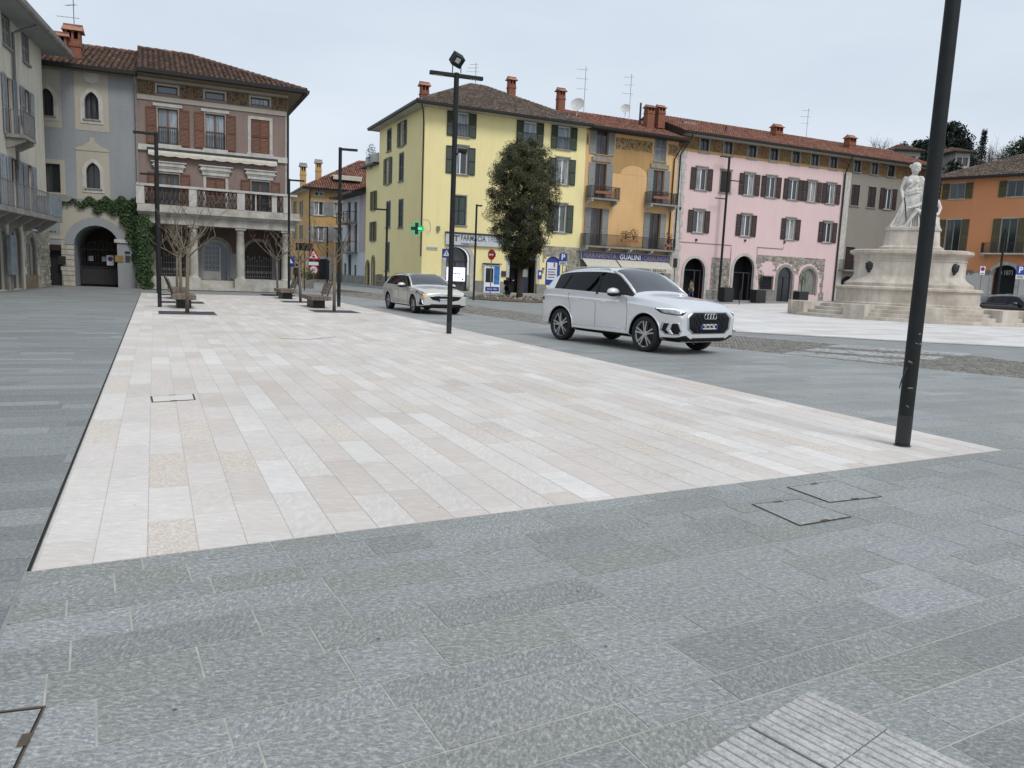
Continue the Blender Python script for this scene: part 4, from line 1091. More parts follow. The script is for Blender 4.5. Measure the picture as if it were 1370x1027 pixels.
for x in xs:
    full_window(b, x, H3[0], 1.15, H3[1]-H3[0], m_fr_w, m_pane_b, m_sh_grn, m_trim_g, bw=.1, mull=0)
    mb = MB(); railing(mb, x-.55, x+.55, .02, H3[0]+.02, .95, .12); mb.obj('window_grille', m_iron, b.root)
    full_window(b, x, H2[0], 1.15, H2[1]-H2[0], m_fr_w, m_pane, m_sh_grn, m_trim_g, bw=.1, lintel=.1)
    if x == xs[0]: full_window(b, x, H1[0], 1.15, H1[1]-H1[0], m_fr_w, m_pane, m_sh_grn, m_trim_g, 'closed', bw=.1)
    else: full_window(b, x, H1[0], 1.15, H1[1]-H1[0], m_fr_w, m_pane, m_sh_grn, m_trim_g, bw=.1, lintel=.1)
# side wall towards the lane (its own axes, still part of this house)
so_ = bpy.data.objects.new('side_facade', None); COL.objects.link(so_); so_.parent = b.root; so_.rotation_euler = (0, 0, FYS.rz-FY.rz)
class Sub:
    def __init__(s, root): s.root = root
side = Sub(so_); sz = lambda px, py: FYS.uv(px, py)
US = sz(506, 300)[0]
sops = []; sw = []
for (px, t, bt) in ((520.7, 173.5, 202), (538, 163.5, 195), (519, 211.8, 246), (536.8, 205.4, 242), (519.4, 270, 304), (536, 267.5, 304), (518, 325, 362)):
    u, z0 = sz(px, bt); z1 = sz(px, t)[1]; sops.append(op(u, 1.1, z0, z1)); sw.append((u, z0, z1))
wall(side, US, 0, 0, ZE+.2, sops, m_yel, parent=so_)
for i, (u, z0, z1) in enumerate(sw):
    side_state = 'closed' if i in (0, 3, 4, 5, 6) else 'open'
    full_window(side, u, z0, 1.1, z1-z0, m_fr_w, m_pane, m_sh_grn, m_trim_g, side_state, bw=.1)
rubble(side, US, sz(512, 360)[0], 0, sz(508, 366.5)[1], [], m_rub_d, 6, .3, parent=so_)
MB().box(sz(512, 360)[0], -.01, -.05, 0, 0, 1.0).obj('plinth', m_gplin, so_)
DEPY = -US
MB().poly([(UY, 0, 0), (UY, DEPY, 0), (UY, DEPY, ZE), (UY, 0, ZE)]).obj('side_wall', m_yel, b.root)
MB().box(0.02, uA0-.35, -.05, 0, 0, 1.0).obj('plinth', m_gplin, b.root); MB().box(uA1+.35, uB0-.25, -.05, 0, 0, 1.0).obj('plinth', m_gplin, b.root)
ro = roof(b, 0, UY, DEPY, ZE+.1, .95, .49, True, True, [m_tile_brn, m_soff], m_tile_brn, m_gut, 51, overR=.05)
for px, py, d in ((567.5, 131, 1.4), (684, 122, 5.0), (750, 137, 2.6)):
    u, z = FY.uv(px, py, -d); chimney(ro, u, d, z-.35, .62, .55, 1.45)
downpipe(b, [(-.55, -.8, ZE-.1), (-.35, -.55, ZE-.45), (-.14, -.12, ZE-1.2), (-.12, -.12, fz(565, 343)[1])], m_pipe_b, .06)
# pharmacy front
dAo = arch_ring(dA['u0']*.5+dA['u1']*.5, uA1-uA0, .1, zA, dA['zs'], .32, -.06, .05).obj('arch_surround', m_trim_w, b.root)
arch_fill((uA0+uA1)/2, uA1-uA0, .1, zA, dA['zs'], .6, .62).obj('shop_window', m_pane_d, b.root)
mb = MB(); um = (uA0+uA1)/2
mb.box(um-.04, um+.04, .5, .58, .1, 2.5); mb.box(uA0, uA1, .5, .57, 2.45, 2.53); mb.obj('shop_frame', m_fr_d, b.root)
us0, us1 = fz(595.5, 320)[0], fz(697, 320)[0]; zs0, zs1 = fz(630, 328.5)[1], fz(630, 314)[1]
bd = MB().box(us0, us1, -.22, 0, zs0, zs1).obj('pharmacy_sign', M('sign_grey', (.50, .53, .55), .5, .05), b.root)
MB().box(us0-.03, us1+.03, -.26, 0, zs1, zs1+.14).obj('sign_top', m_fr_d, bd)
m_ink = M('sign_ink', (.05, .062, .075), .5, .05); m_ink2 = M('sign_ink_thin', (.16, .18, .2), .5, .05)
zc = (zs0+zs1)/2
fit_text(b, fz(615.5, 320)[0], fz(648.5, 321)[0], zc+.13, -.225, 'FARMACIA', .60, m_ink, bd, .010)
fit_text(b, fz(650.5, 322)[0], fz(684, 323)[0], zc+.13, -.225, 'TRESCORE', .60, m_ink2, bd)
fit_text(b, fz(615.5, 325)[0], fz(637, 326)[0], zc-.33, -.225, 'FARMACOD', .26, m_ink, bd, .004)
MB().box(us0+.55, us0+1.15, -.235, -.22, zc+.22, zc+.32).obj('sign_mark', m_ink, bd); MB().box(us0+.80, us0+.90, -.235, -.22, zc-.15, zc+.22).obj('sign_mark', m_ink, bd)
# lit screen
ua, ub = fz(597, 366)[0], fz(624, 366)[0]; zz0, zz1 = fz(610, 376)[1], fz(610, 357.3)[1]
def screen_mat():
    m, n, bs = nodes('screen'); v = pos(n, (1, 1, 1))
    c = ramp(n, noise(n, pos(n, (1, 1, 6)), 2.0, 2), [(.50, (.78, .74, .95)), (.56, (.45, .47, .80)), (.60, (.80, .77, .96))])
    link(n, c, bs.inputs['Base Color']); link(n, c, bs.inputs['Emission Color']); bs.inputs['Emission Strength'].default_value = .75; bs.inputs['Roughness'].default_value = .4
    return m
sc_ = MB().box(ua, ub, .30, .42, zz0, zz1).obj('advertising_screen', screen_mat(), b.root)
blur_text((ua+ub)/2-.3, ub-.25, (zz0+zz1)/2+.05, .298, .18, m_blue, sc_, 9, 3); blur_text((ua+ub)/2-.2, ub-.4, (zz0+zz1)/2-.25, .298, .1, m_ink2, sc_, 9, 4)
MB().lathe([(0, .29), (.07, .29), (.07, .3)], 10, (ub-.2, 0, zz0+.15), 'y').obj('screen_mark', m_ink, sc_)
# dispenser, letter box, bank entrance
ua, ub = fz(645.5, 372)[0], fz(667, 372)[0]; z1 = fz(656, 354)[1]
vo = MB().box(ua, ub, -.35, 0, 0.02, z1).obj('dispenser', m_whitep, b.root, bevel=.03)
MB().box(ua+.12, ua+(ub-ua)*.55, -.365, -.35, .9, z1-.28).obj('dispenser_window', m_pane_d, vo)
m_bluetex = M('blue_print', (.03, .14, .40), .5, .6, 6)
MB().box(ua+(ub-ua)*.6, ub-.08, -.362, -.35, .75, z1-.1).obj('printed_panel', m_bluetex, vo); MB().box(ua+.12, ub-.08, -.362, -.35, .18, .55).obj('printed_panel', m_blue, vo)
blur_text(ua+.3, ub-.3, .36, -.364, .16, m_whitep, vo, 8, 5); blur_text(ua+.2, ua+.85, z1-.14, -.352, .1, m_ink, vo, 8, 6)
MB().box(ua-.05, ub+.05, -.5, 0, z1+.05, z1+.12).obj('dispenser_canopy', m_fr_d, vo)
u, z = fz(673.5, 366); MB().box(u-.2, u+.2, -.1, 0, z-.22, z+.22).obj('wall_box', m_steel, b.root)
surround(b, (uB0+uB1)/2, .1, uB1-uB0, dB['z1']-.1, m_trim_w, .3, sill=False)
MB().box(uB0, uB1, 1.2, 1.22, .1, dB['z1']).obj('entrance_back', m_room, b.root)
MB().box(uB0, uB1, .2, 1.2, .06, .1).obj('threshold', m_gplin, b.root)
for s in (uB0+.02, uB1-.04): MB().box(s, s+.02, .2, 1.2, .1, dB['z1']).obj('entrance_side', m_fr_d, b.root)
ud_ = (uB0*.35+uB1*.65); do = MB().box(ud_-.5, ud_+.5, .7, .76, .1, 2.5).obj('entrance_door', M('navy_door', (.02, .028, .05), .5, .1), b.root); MB().box(ud_-.42, ud_+.42, .69, .70, 1.45, 2.5).obj('door_notice', M('notice', (.3, .31, .3), .6, .2, 8), do)
# stone patch with the advertising window
m_patch = m_rub_g
u0_ = fz(717, 360)[0]+.35
rubble(b, fz(726, 340)[0], UY-.05, 0, fz(750, 329.5)[1], [dict(dC, u0=dC['u0']-.06, u1=dC['u1']+.06)], m_rub_g, 9, .36)
rubble(b, u0_, fz(726, 340)[0], 0, .9, [], m_rub_g, 10, .36)
arch_fill((uC0+uC1)/2, uC1-uC0, dC['z0'], dC['z1'], dC['zs'], .1, .12).obj('blue_board', m_blue, b.root)
ua, ub = uC0+.16, uC1-.28; za_, zb_ = fz(739, 374)[1], fz(739, 351)[1]
po = MB().box(ua, ub, .05, .1, za_, zb_).obj('poster', M('poster_white', (.66, .68, .74), .5, .08, 3), b.root)
MB().box(ub-.35, ub-.2, .04, .05, zb_-.4, zb_-.02).obj('poster_mark', m_redp, po)
for k in range(4): MB().box(ua+.1, ub-.1-.1*(k % 2), .042, .05, zb_-.62-.22*k, zb_-.52-.22*k).obj('poster_line', m_ink2, po)
MB().box(ua+.1, ub-.1, .042, .05, zb_-1.0, zb_-.95).obj('poster_line', m_redp, po)
u, z = fz(722, 367); MB().box(u-.18, u+.18, -.06, 0, z-.35, z+.35).obj('blue_plaque', m_blue, b.root); MB().box(u-.1, u+.1, -.07, -.06, z-.05, z+.2).obj('plaque_mark', m_whitep, b.root)
u, z = fz(722.5, 388); MB().box(u-.45, u+.45, -.22, 0, 0, fz(722.5, 380)[1]).obj('meter_box', m_gplin, b.root)
# wall fittings near the corner
u, z = fz(578, 332.2); sp = MB().box(u-.45, u+.45, -.03, 0, z-.13, z+.13).obj('street_plate', m_trim_w, b.root); blur_text(u-.38, u+.38, z, -.031, .09, m_ink, sp, 10, 7)
u, z = fz(586, 305.5); MB().box(u-.12, u+.12, -.18, 0, z-.18, z+.18).obj('junction_box', m_trim_g, b.root)
# green pharmacy cross on a bracket at the corner
cr_ = fz(573, 296); mb = MB(); z = cr_[1]
mb.path([(cr_[0]+.1, -.02, z-.75), (cr_[0]+.1, -.3, z-.72), (cr_[0], -.45, z-.2), (cr_[0]-.2, -.6, z+.05), (cr_[0]-.75, -.75, z+.05)], .02, 6); mb.obj('cross_bracket', m_iron_g, b.root)
cp = FY.uv(557.5, 305.5, .75)
xo = bpy.data.objects.new('pharmacy_cross', None); COL.objects.link(xo); xo.parent = b.root; xo.location = (cp[0], -.75, cp[1]); xo.rotation_euler = (0, 0, radians(-20))
def crossp(a, w): return [(-w, -a), (w, -a), (w, -w), (a, -w), (a, w), (w, w), (w, a), (-w, a), (-w, w), (-a, w), (-a, -w), (-w, -w)]
MB().prism(crossp(.52, .20), -.08, .08).obj('cross_case', emit('green_neon', (.05, .7, .28), .38), xo)
MB().prism(crossp(.43, .125), -.09, .09).obj('cross_face', m_blackp, xo)
MB().box(.1, .41, -.1, .1, -.08, .09).obj('cross_light', emit('green_neon_bright', (.10, 1.0, .45), .9), xo)

# ---- lower yellow wing and white house further along the lane
def lane_house(name, label, pxl, pxr, ztop_px, mat, wins, roofm, over=.5, tp=.35, dep=8, gapr=0.0):
    u0, u1 = FYS.u_at(pxl, 300), FYS.u_at(pxr, 300)-gapr
    bb = Bld(name, FYS, u0, label); W = u1-u0; Zt = FYS.z((pxl+pxr)/2, ztop_px)
    return bb, W, Zt, u0
bb, W, Zt, u0 = lane_house('yellow_wing', 'low yellow wing with an arched door, lane side of the yellow house', 489, 506, 223, m_yel, None, None, gapr=.02)
wz = lambda px, py: (FYS.uv(px, py)[0]-u0, FYS.uv(px, py)[1])
ops = []
for px, t, bt in ((500, 256, 280.6), (499.2, 297, 322)):
    u, z0 = wz(px, bt); ops.append(op(u, 1.0, z0, wz(px, t)[1]))
u, z1 = wz(499.5, 343); da = op(u, 1.0, 0, z1, 'round'); u, z1 = wz(492.5, 349); db = op(u-.1, 1.3, 0, z1, 'round')
wall(bb, 0, W, 0, Zt, ops+[da, db], m_yel); body(bb, 0, W, 7, Zt, m_yel, 'lb')
for o in ops: full_window(bb, (o['u0']+o['u1'])/2, o['z0'], 1.0, o['z1']-o['z0'], m_fr_d, m_pane_d, m_sh_olv, m_trim_g, 'open', bw=.06)
for o in (da, db):
    uc = (o['u0']+o['u1'])/2; arch_fill(uc, o['u1']-o['u0'], 0, o['z1'], o['zs'], .18, .2).obj('door', m_wood, bb.root)
    arch_ring(uc, o['u1']-o['u0'], 0, o['z1'], o['zs'], .15, -.03, .02).obj('door_surround', m_gplin, bb.root)
MB().box(da['u1']+.15, W, -.04, 0, 0, 1.1).obj('plinth', m_gplin, bb.root)
MB().box(-.4, W+.0, -.55, 7, Zt, Zt+.16).obj('eave', [m_gut], bb.root)
MB().box(.2, W-.02, -.15, .0, Zt+.16, Zt+1.0).obj('terrace_parapet', m_trim_w, bb.root)
bb2, W2, Zt2, u02 = lane_house('white_house', 'narrow white house with dark cross braced balconies on the lane', 459, 489, 262, None, None, None, gapr=.02)
m_whp = plaster('white_plaster', (.50, .53, .56), .1); wz = lambda px, py: (FYS.uv(px, py)[0]-u02, FYS.uv(px, py)[1])
Zt2 = wz(475, 262)[1]
ops = []
for px, t, bt, w in ((467.3, 340, 386, 1.3), (461.5, 352, 384, .8), (475, 354, 384, .8), (467, 300, 337, 1.2), (475.5, 300, 337, 1.1), (467, 270, 298, 1.2), (475.5, 270, 298, 1.1)):
    u, z0 = wz(px, bt); ops.append(op(u, w, max(0, z0), wz(px, t)[1]))
ops[0]['z0'] = 0
wall(bb2, 0, W2, 0, Zt2+.1, ops, m_whp); body(bb2, 0, W2, 8, Zt2+.1, m_whp, 'lb')
MB().box(wz(481, 300)[0], W2-.02, -.03, 0, 3.2, Zt2).obj('mauve_panel', plaster('pale_mauve', (.42, .37, .38)), bb2.root)
for i, o in enumerate(ops): window(bb2, (o['u0']+o['u1'])/2, o['z0'], o['u1']-o['u0'], o['z1']-o['z0'], m_fr_d if i < 3 else m_fr_b, m_pane_d, mull=1)
for zpx in (337, 298):
    z = wz(470, zpx)[1]; ua, ub = wz(463.5, zpx)[0], wz(478.5, zpx)[0]
    bo = MB().box(ua, ub, -1.1, 0, z-.14, z).obj('balcony', m_gplin, bb2.root); mb = MB()
    for y in (-1.05,):
        mb.box(ua, ub, y-.03, y+.03, z+.95, z+1.02); mb.box(ua, ub, y-.025, y+.025, z+.05, z+.1); n = 3
        for k in range(n):
            x0, x1 = ua+(ub-ua)*k/n, ua+(ub-ua)*(k+1)/n; mb.tube((x0, y, z+.08), (x1, y, z+.97), .02, n=4); mb.tube((x0, y, z+.97), (x1, y, z+.08), .02, n=4); mb.box(x0-.03, x0+.03, y-.03, y+.03, z, z+1)
        mb.box(ub-.06, ub, y-.03, y+.03, z, z+1.02)
    mb.box(ub-.05, ub-.01, -1.05, 0, z+.96, z+1.01); mb.box(ua+.01, ua+.05, -1.05, 0, z+.96, z+1.01); mb.obj('railing', m_fr_d, bo)
MB().box(0, W2, -.04, 0, 0, .9).obj('plinth', m_gplin, bb2.root)
roof(bb2, 0, W2, 8, Zt2+.1, 1.2, .35, False, False, [m_tile_old, m_wood], m_tile_old, m_gut, 61, overL=.6, overR=.0)

# ---- ochre house with hipped roof at the end of the lane
FO = Fac(ground_at(413, 86), 66.0); b = Bld('ochre_house', FO, 0, 'ochre house with hipped red roof and roof terrace at the end of the lane')
m_och = plaster('ochre_plaster', (.50, .32, .135), .1, (.3, .18, .08), .15); fz = lambda px, py: FO.uv(px, py)
ZE = FO.z(420, 252, .75); ops = []
wl = [(426.5, 287.5, 259.5 + 10, 1.0), (426, 322, 303, 1.2), (427, 261.5, 256.5, .9), (453, 289, 271, 1.0), (453, 323, 304, 1.0)]
for px, bt, t, w in wl: u, z0 = fz(px, bt); ops.append(op(u, w, z0, fz(px, t)[1]))
u, z0 = fz(427, 374); shop = op(u, 2.2, .2, fz(427, 346)[1]); wall(b, 0, 8, 0, ZE+.2, ops+[shop], m_och)
for i, o in enumerate(ops):
    full_window(b, (o['u0']+o['u1'])/2, o['z0'], o['u1']-o['u0'], o['z1']-o['z0'], m_fr_w, m_pane, None if i == 2 else m_sh_gry, m_trim_w, bw=.1)
window(b, u, .2, 2.2, shop['z1']-.2, m_fr_d, m_pane_d, mull=1); surround(b, u, .2, 2.2, shop['z1']-.2, m_trim_w, .3, sill=False)
MB().box(0, u-1.45, -.05, 0, 0, 1.0).obj('plinth', m_trim_g, b.root); MB().box(u+1.45, 8, -.05, 0, 0, 1.0).obj('plinth', m_trim_g, b.root)
FOS = Fac(ground_at(413, 86), 155); so_ = bpy.data.objects.new('side_facade', None); COL.objects.link(so_); so_.parent = b.root; so_.rotation_euler = (0, 0, FOS.rz-FO.rz); sd = Sub(so_)
US2 = FOS.u_at(388, 300); ops = []
for px in (394.5, 403):
    for bt, t in ((288.5, 269), (320, 301)): uu, z0 = FOS.uv(px, bt); ops.append(op(uu, 1.0, z0, FOS.z(px, t)))
    uu, _ = FOS.uv(px, 360); ops.append(op(uu, 1.0, .4, FOS.z(px, 343)))
wall(sd, US2, 0, 0, ZE+.2, ops, m_och, parent=so_)
for i, o in enumerate(ops): full_window(sd, (o['u0']+o['u1'])/2, o['z0'], 1.0, o['z1']-o['z0'], m_fr_w, m_pane, m_sh_gry if i % 3 != 2 else None, m_trim_w, bw=.1)
ro = roof(b, 0, 14, 14, ZE+.1, .7, .55, True, False, [m_tile_red, m_soff], m_tile_red, m_gut, 71)
for px, py, d in ((405.5, 238, 2.5), (426, 233, 3.5)):
    u, z = FO.uv(px, py, -d); chimney(ro, u, d, z-.5, .6, .6, 2.0, [m_och, m_gplin, m_blk])
ua, za = FO.uv(446, 236, -1.8); ub, _ = FO.uv(478, 239, -1.8)
MB().box(ua, ub, 1.2, 3.5, za-1.4, za-.6).obj('dormer_terrace', m_fr_d, ro); MB().box(ua-.3, ub+.3, .6, 2.2, za-.05, za+.1).obj('dormer_awning', m_canvas, ro)
MB().box(ua-.25, ub+.25, .55, .6, za-.4, za-.0).obj('awning_valance', m_canvas, ro)
downpipe(b, [(.08, -.7, ZE), (.05, -.1, ZE-.6), (.05, -.08, .3)], m_pipe_b, .07)

# ------------------------------------------------------------------ orange hardware shop house
m_ora = plaster('orange_plaster', (.66, .42, .205), .16, (.40, .22, .09), .25); m_ora2 = plaster('ochre_band', (.43, .27, .12), .18, (.26, .15, .06), .3)
fz0 = lambda px, py: FY.uv(px, py)
U0, U1 = UY+.01, FY.u_at(902, 280); b = Bld('orange_house', FY, U0, 'orange house with flowered balconies and a hardware shop with cream awnings')
W = U1-U0; fz = lambda px, py: (FY.uv(px, py)[0]-U0, FY.uv(px, py)[1]); ZE = FY.z(840, 176, 1.0)
D = {}
w1 = fz(803.7, 207); w1t = fz(803.7, 172)[1]; w2 = fz(881, 215); w2t = fz(881, 182)[1]
d1 = fz(802.6, 266); d1t = fz(802.6, 218)[1]; d2 = fz(880, 274); d2t = fz(880, 228)[1]
d3 = fz(795.8, 329); d3t = fz(795.8, 278)[1]; d4 = fz(873.6, 334); d4t = fz(873.6, 285)[1]
zw, zwt = (w1[1]+w2[1])/2, (w1t+w2t)/2; zd, zdt = (d1[1]+d2[1])/2, (d1t+d2t)/2; zq, zqt = (d3[1]+d4[1])/2, (d3t+d4t)/2
xa, xb_ = (w1[0]+d1[0])/2, (w2[0]+d2[0])/2
ops = [op(xa, 1.15, zw, zwt), op(xb_, 1.15, zw, zwt), op(xa, 1.15, zd, zdt), op(xb_, 1.15, zd, zdt), op(d3[0], 1.15, zq, zqt), op(d4[0], 1.15, zq, zqt)]
zsg0, zsg1 = fz(835, 350)[1], fz(835, 340)[1]
shop = op(W/2, W-1.4, .1, zsg0-.2)
wall(b, 0, W, 0, ZE+.2, ops+[shop], m_ora)
MB().poly([(W, 0, 6), (W, 9, 6), (W, 9, ZE), (W, 0, ZE)]).obj('side_wall', m_ora, b.root)
full_window(b, xa, zw, 1.15, zwt-zw, m_fr_b, m_pane_d, m_sh_gry, m_trim_g, bw=.1)
full_window(b, xb_, zw, 1.15, zwt-zw, m_fr_w, m_pane, m_sh_gry, m_trim_g, 'closed', bw=.1)
for u in (xa, xb_):
    full_window(b, u, zd, 1.15, zdt-zd, m_fr_b, m_pane_d, m_sh_gry, None); MB().box(u-.95, u+.95, -.16, 0, zdt+.15, zdt+.5).obj('door_cornice', m_trim_g, b.root)
for u in (d3[0], d4[0]): full_window(b, u, zq, 1.15, zqt-zq, m_fr_b, m_pane_d, m_sh_gry, None)
# painted ornament: frieze and ochre field between the windows
zfr0 = fz(845, 201)[1]; ed = [(0.05, xa-1.35), (xa+1.35, xb_-.85), (xb_+.85, W-.05)]
for a, c in ed: MB().box(a, c, -.010, 0, zfr0, ZE-.35).obj('painted_frieze', m_fri_o, b.root)
zoc = fz(845, 234)[1]; MB().box(xa+.75, xb_-.72, -.007, 0, zoc, zfr0-.001).obj('ochre_field', m_ora2, b.root)
MB().prism([(W*.52+1.35*cos(t*pi/12), zoc-.002+.8*sin(t*pi/12)) for t in range(13)][::-1], -.012, -.002).obj('painted_lunette', m_ora, b.root)
balc = []
for (pa, pb, dd) in ((783, 821.5, d1), (862.5, 899, d2)):
    ua, ub = fz(pa, 262)[0], fz(pb, 268)[0]; o = balcony(b, ua, ub, zd, .95, 1.0, m_trim_g, m_iron, m_trim_w, 2); balc.append((ua, ub))
la, lb = fz(776, 325)[0], fz(895, 335)[0]; balcony(b, la, lb, zq, .95, 1.0, m_trim_g, m_iron, m_trim_w, 5)
# shop
MB().box(0, .7, -.06, 0, .0, zsg0-.05).obj('shop_pier', m_gplin, b.root); MB().box(W-.7, W, -.06, 0, 0, zsg0-.05).obj('shop_pier', m_gplin, b.root)
MB().box(.7, W-.7, .5, .52, .1, zsg0-.2).obj('shop_window', m_pane_d, b.root)
for k in range(6): u = .7+(W-1.4)*k/5; MB().box(u-.05, u+.05, .4, .5, .1, zsg0-.2).obj('shop_mullion', m_fr_d, b.root)
sb = MB().box(-.1, W-.3, -.35, -.0, zsg0, zsg1+.12).obj('shop_sign', M('sign_frame', (.25, .28, .33), .5, .05), b.root)
Ls = W-.2; seg = [(-.02, Ls*.385), (Ls*.39, Ls*.655), (Ls*.66, W-.38)]; zc = (zsg0+zsg1)/2+.06
m_blu2 = M('sign_blue_pale', (.035, .05, .15), .5, .1)
for i, (a, c) in enumerate(seg):
    MB().box(a, c, -.37, -.35, zsg0+.08, zsg1+.05).obj('sign_field', M('sign_navy', (.015, .028, .15), .5, .1) if i == 1 else m_blu2, sb)
    fit_text(b, a+.15, c-.15, zc-.0, -.376, ('FERRAMENTA', 'GUALINI', 'CASALINGHI')[i], .60, (m_whitep if i == 1 else M('sign_faded_text', (.27, .20, .23), .6, .1)), sb, .008)
for i, (pa, pb, txt) in enumerate(((776, 820, ''), (822, 890, 'ARTICOLI  REGALO'))):
    ua, ub = fz(pa, 345)[0], fz(pb, 350)[0]; zt = fz((pa+pb)/2, 346 if i == 0 else 349)[1]; n = 28; V = []
    for k in range(n+1):
        u = ua+(ub-ua)*k/n; V += [(u, -.36, zt-.02), (u, -1.25, zt-.62), (u, -1.27, zt-.95-.06*abs(sin(k*pi/2.0+.4)))]
    mb = MB(); mb.add(V, [(3*k+j, 3*k+3+j, 3*k+4+j, 3*k+1+j) for k in range(n) for j in (0, 1)]); ao = mb.obj('awning', m_canvas, b.root)
    m_awt = M('awning_text', (.10, .09, .075), .8, .1)
    if i: sign_text(b, (ua+ub)/2+.3, zt-.80, -1.285, txt, .36, m_awt, ao, 1.05, .004)
    else: blur_text((ua+ub)/2-.8, (ua+ub)/2+.8, zt-.80, -1.28, .26, M('awning_text_faded', (.34, .32, .27), .8, .1), ao, 8, 8)
ro = roof(b, 0, W, 11, ZE+.1, .95, .36, False, False, [m_tile_old, m_wood], m_tile_red, m_gut, 81, overL=.0, overR=.4)
for px in (868.5, 883): u, z = FY.uv(px, 155, -2.2); chimney(ro, u-U0, 2.2, z-.3, .75, .65, 1.15)
u, z = FY.uv(857, 145, -3.0); MB().tube((u-U0, 3.0, z-1.4), (u-U0, 3.0, z+.5), .09, n=8).obj('flue', m_fr_d, ro)
downpipe(b, [(W+.2, -.9, ZE-.1), (W-.15, -.45, ZE-.8), (W-.42, -.12, ZE-1.6), (W-.45, -.1, 4.2)], m_pipe_b, .06)
def dish(p, r, label, face):
    m = MB(); P = [(r*i/6, .32*r*(i/6)**2) for i in range(7)]
    V = []; n = 18
    for rr, y in P:
        for j in range(n): a = 2*pi*j/n; V.append((rr*cos(a), -y+0, rr*sin(a)))
    m.add(V, [(i*n+j, i*n+(j+1) % n, (i+1)*n+(j+1) % n, (i+1)*n+j) for i in range(6) for j in range(n)])
    m.tube((0, 0, 0), (0, -r*.9, -r*.3), .012, n=5); m.tube((0, .02, 0), (0, .1, -r*1.6), .03, n=6)
    o = m.obj('satellite_dish', M('dish_grey', (.5, .5, .48), .6, .06), smooth=True, sharp=40); o.location = p; o.rotation_euler = (radians(-25), 0, face); T(o, label, 'satellite dish')
for px, py, d, hh, lab, sd in ((781, 148, 2.5, 4.2, 'tall television antenna on the roof joint beside the yellow house', 5), (842, 150, 2.8, 3.8, 'tall television antenna on the middle of the orange house roof', 6)):
    p = FY.at(FY.uv(px, py, -d)[0]) - FY.n*d; antenna((p.x, p.y, FY.uv(px, py, -d)[1]-.5), hh, lab, sd)
for px, py, d, r, lab in ((773, 141, 2.2, .62, 'larger white satellite dish between the yellow and orange roofs'), (837, 146, 2.6, .45, 'smaller white satellite dish on the orange house roof')):
    u, z = FY.uv(px, py, -d); p = FY.at(u)-FY.n*d; dish((p.x, p.y, z), r, lab, FY.rz-radians(40))
p = FY.at(FY.uv(648, 113, -4)[0])-FY.n*6; antenna((p.x, p.y, FY.uv(648, 112, -6)[1]), 1.6, 'short television antenna at the peak of the yellow house roof', 8)

# ------------------------------------------------------------------ pink house and grey house under one roof
m_pnk = plaster('pink_plaster', (.66, .50, .495), .07, (.52, .37, .365), .22); m_gry9 = plaster('warm_grey_plaster', (.245, .225, .195), .1, (.17, .15, .13), .2)
V0, V1 = U1+.02, FY.u_at(1127, 280); b = Bld('pink_house', FY, V0, 'long pink house with maroon shutters and a painted frieze under the eaves')
W = V1-V0; fz = lambda px, py: (FY.uv(px, py)[0]-V0, FY.uv(px, py)[1]); ZE = FY.z(1017, 190.5, 1.05)
ax = [fz(p, 207)[0] for p in (941.7, 973.4, 1006.2, 1035.6, 1065, 1090.6, 1116.2)]; bx_ = [fz(p, 250)[0] for p in (937.5, 970, 1002, 1031.4, 1061.2, 1086.5, 1112.4)]
cx_ = [fz(p, 305)[0] for p in (933.7, 997.6, 1057.4, 1107.3)]
zc = sum(fz(p, y)[1] for p, y in ((941.7, 195.5), (1035.6, 206.3), (1116.2, 217.9)))/3
z20 = (fz(937.5, 255)[1]+fz(1112.4, 271.5)[1])/2; z21 = (fz(937.5, 226)[1]+fz(1112.4, 245)[1])/2
z10 = (fz(933.7, 311)[1]+fz(1107.3, 324)[1])/2; z11 = (fz(933.7, 282)[1]+fz(1107.3, 297)[1])/2
zf0 = (fz(907, 202)[1]+fz(1128, 227.7)[1])/2
ops = [op(x, .95, zc-.6, zc+.6) for x in ax] + [op(x, 1.15, z20, z21) for x in bx_] + [op(x, 1.15, z10, z11) for x in cx_]
def aop(pl, pr, pt, pb=None, k=.5):
    ua, ub = fz(pl, 380)[0], fz(pr, 380)[0]; return op((ua+ub)/2, ub-ua, .05 if pb is None else fz((pl+pr)/2, pb)[1], fz((pl+pr)/2, pt)[1], 'round', (ub-ua)*k)
ars = [aop(913.5, 941.7, 345), aop(979.5, 1007, 342), aop(1039.5, 1059, 357), aop(1071, 1090.6, 359, 394)]
gr_ = op(fz(1025, 378)[0], fz(1033.7, 378)[0]-fz(1016.6, 378)[0], fz(1025, 387)[1], fz(1025, 369.5)[1])
wall(b, 0, W, 0, zf0, [o for o in ops if o['z1'] < zf0]+ars+[gr_], m_pnk, name='wall')
wall(b, 0, W, zf0, ZE+.15, [o for o in ops if o['z0'] >= zf0], m_fri_r, name='painted_frieze')
MB().box(0, W, -.02, 0, zf0-.02, zf0+.22).obj('ochre_band', m_ora2, b.root)
for x in ax: window(b, x, zc-.6, .95, 1.2, m_fr_d, m_pane_d, y=.1); surround(b, x, zc-.6, .95, 1.2, m_trim_g, .14, .03)
for i, x in enumerate(bx_): full_window(b, x, z20, 1.15, z21-z20, m_fr_w, m_pane, m_sh_drk, m_trim_g, 'closed' if i == 1 else 'open', bw=.12, lintel=.08)
for x in cx_: full_window(b, x, z10, 1.15, z11-z10, m_fr_w, m_pane, m_sh_drk, m_trim_g, bw=.12, lintel=.08)
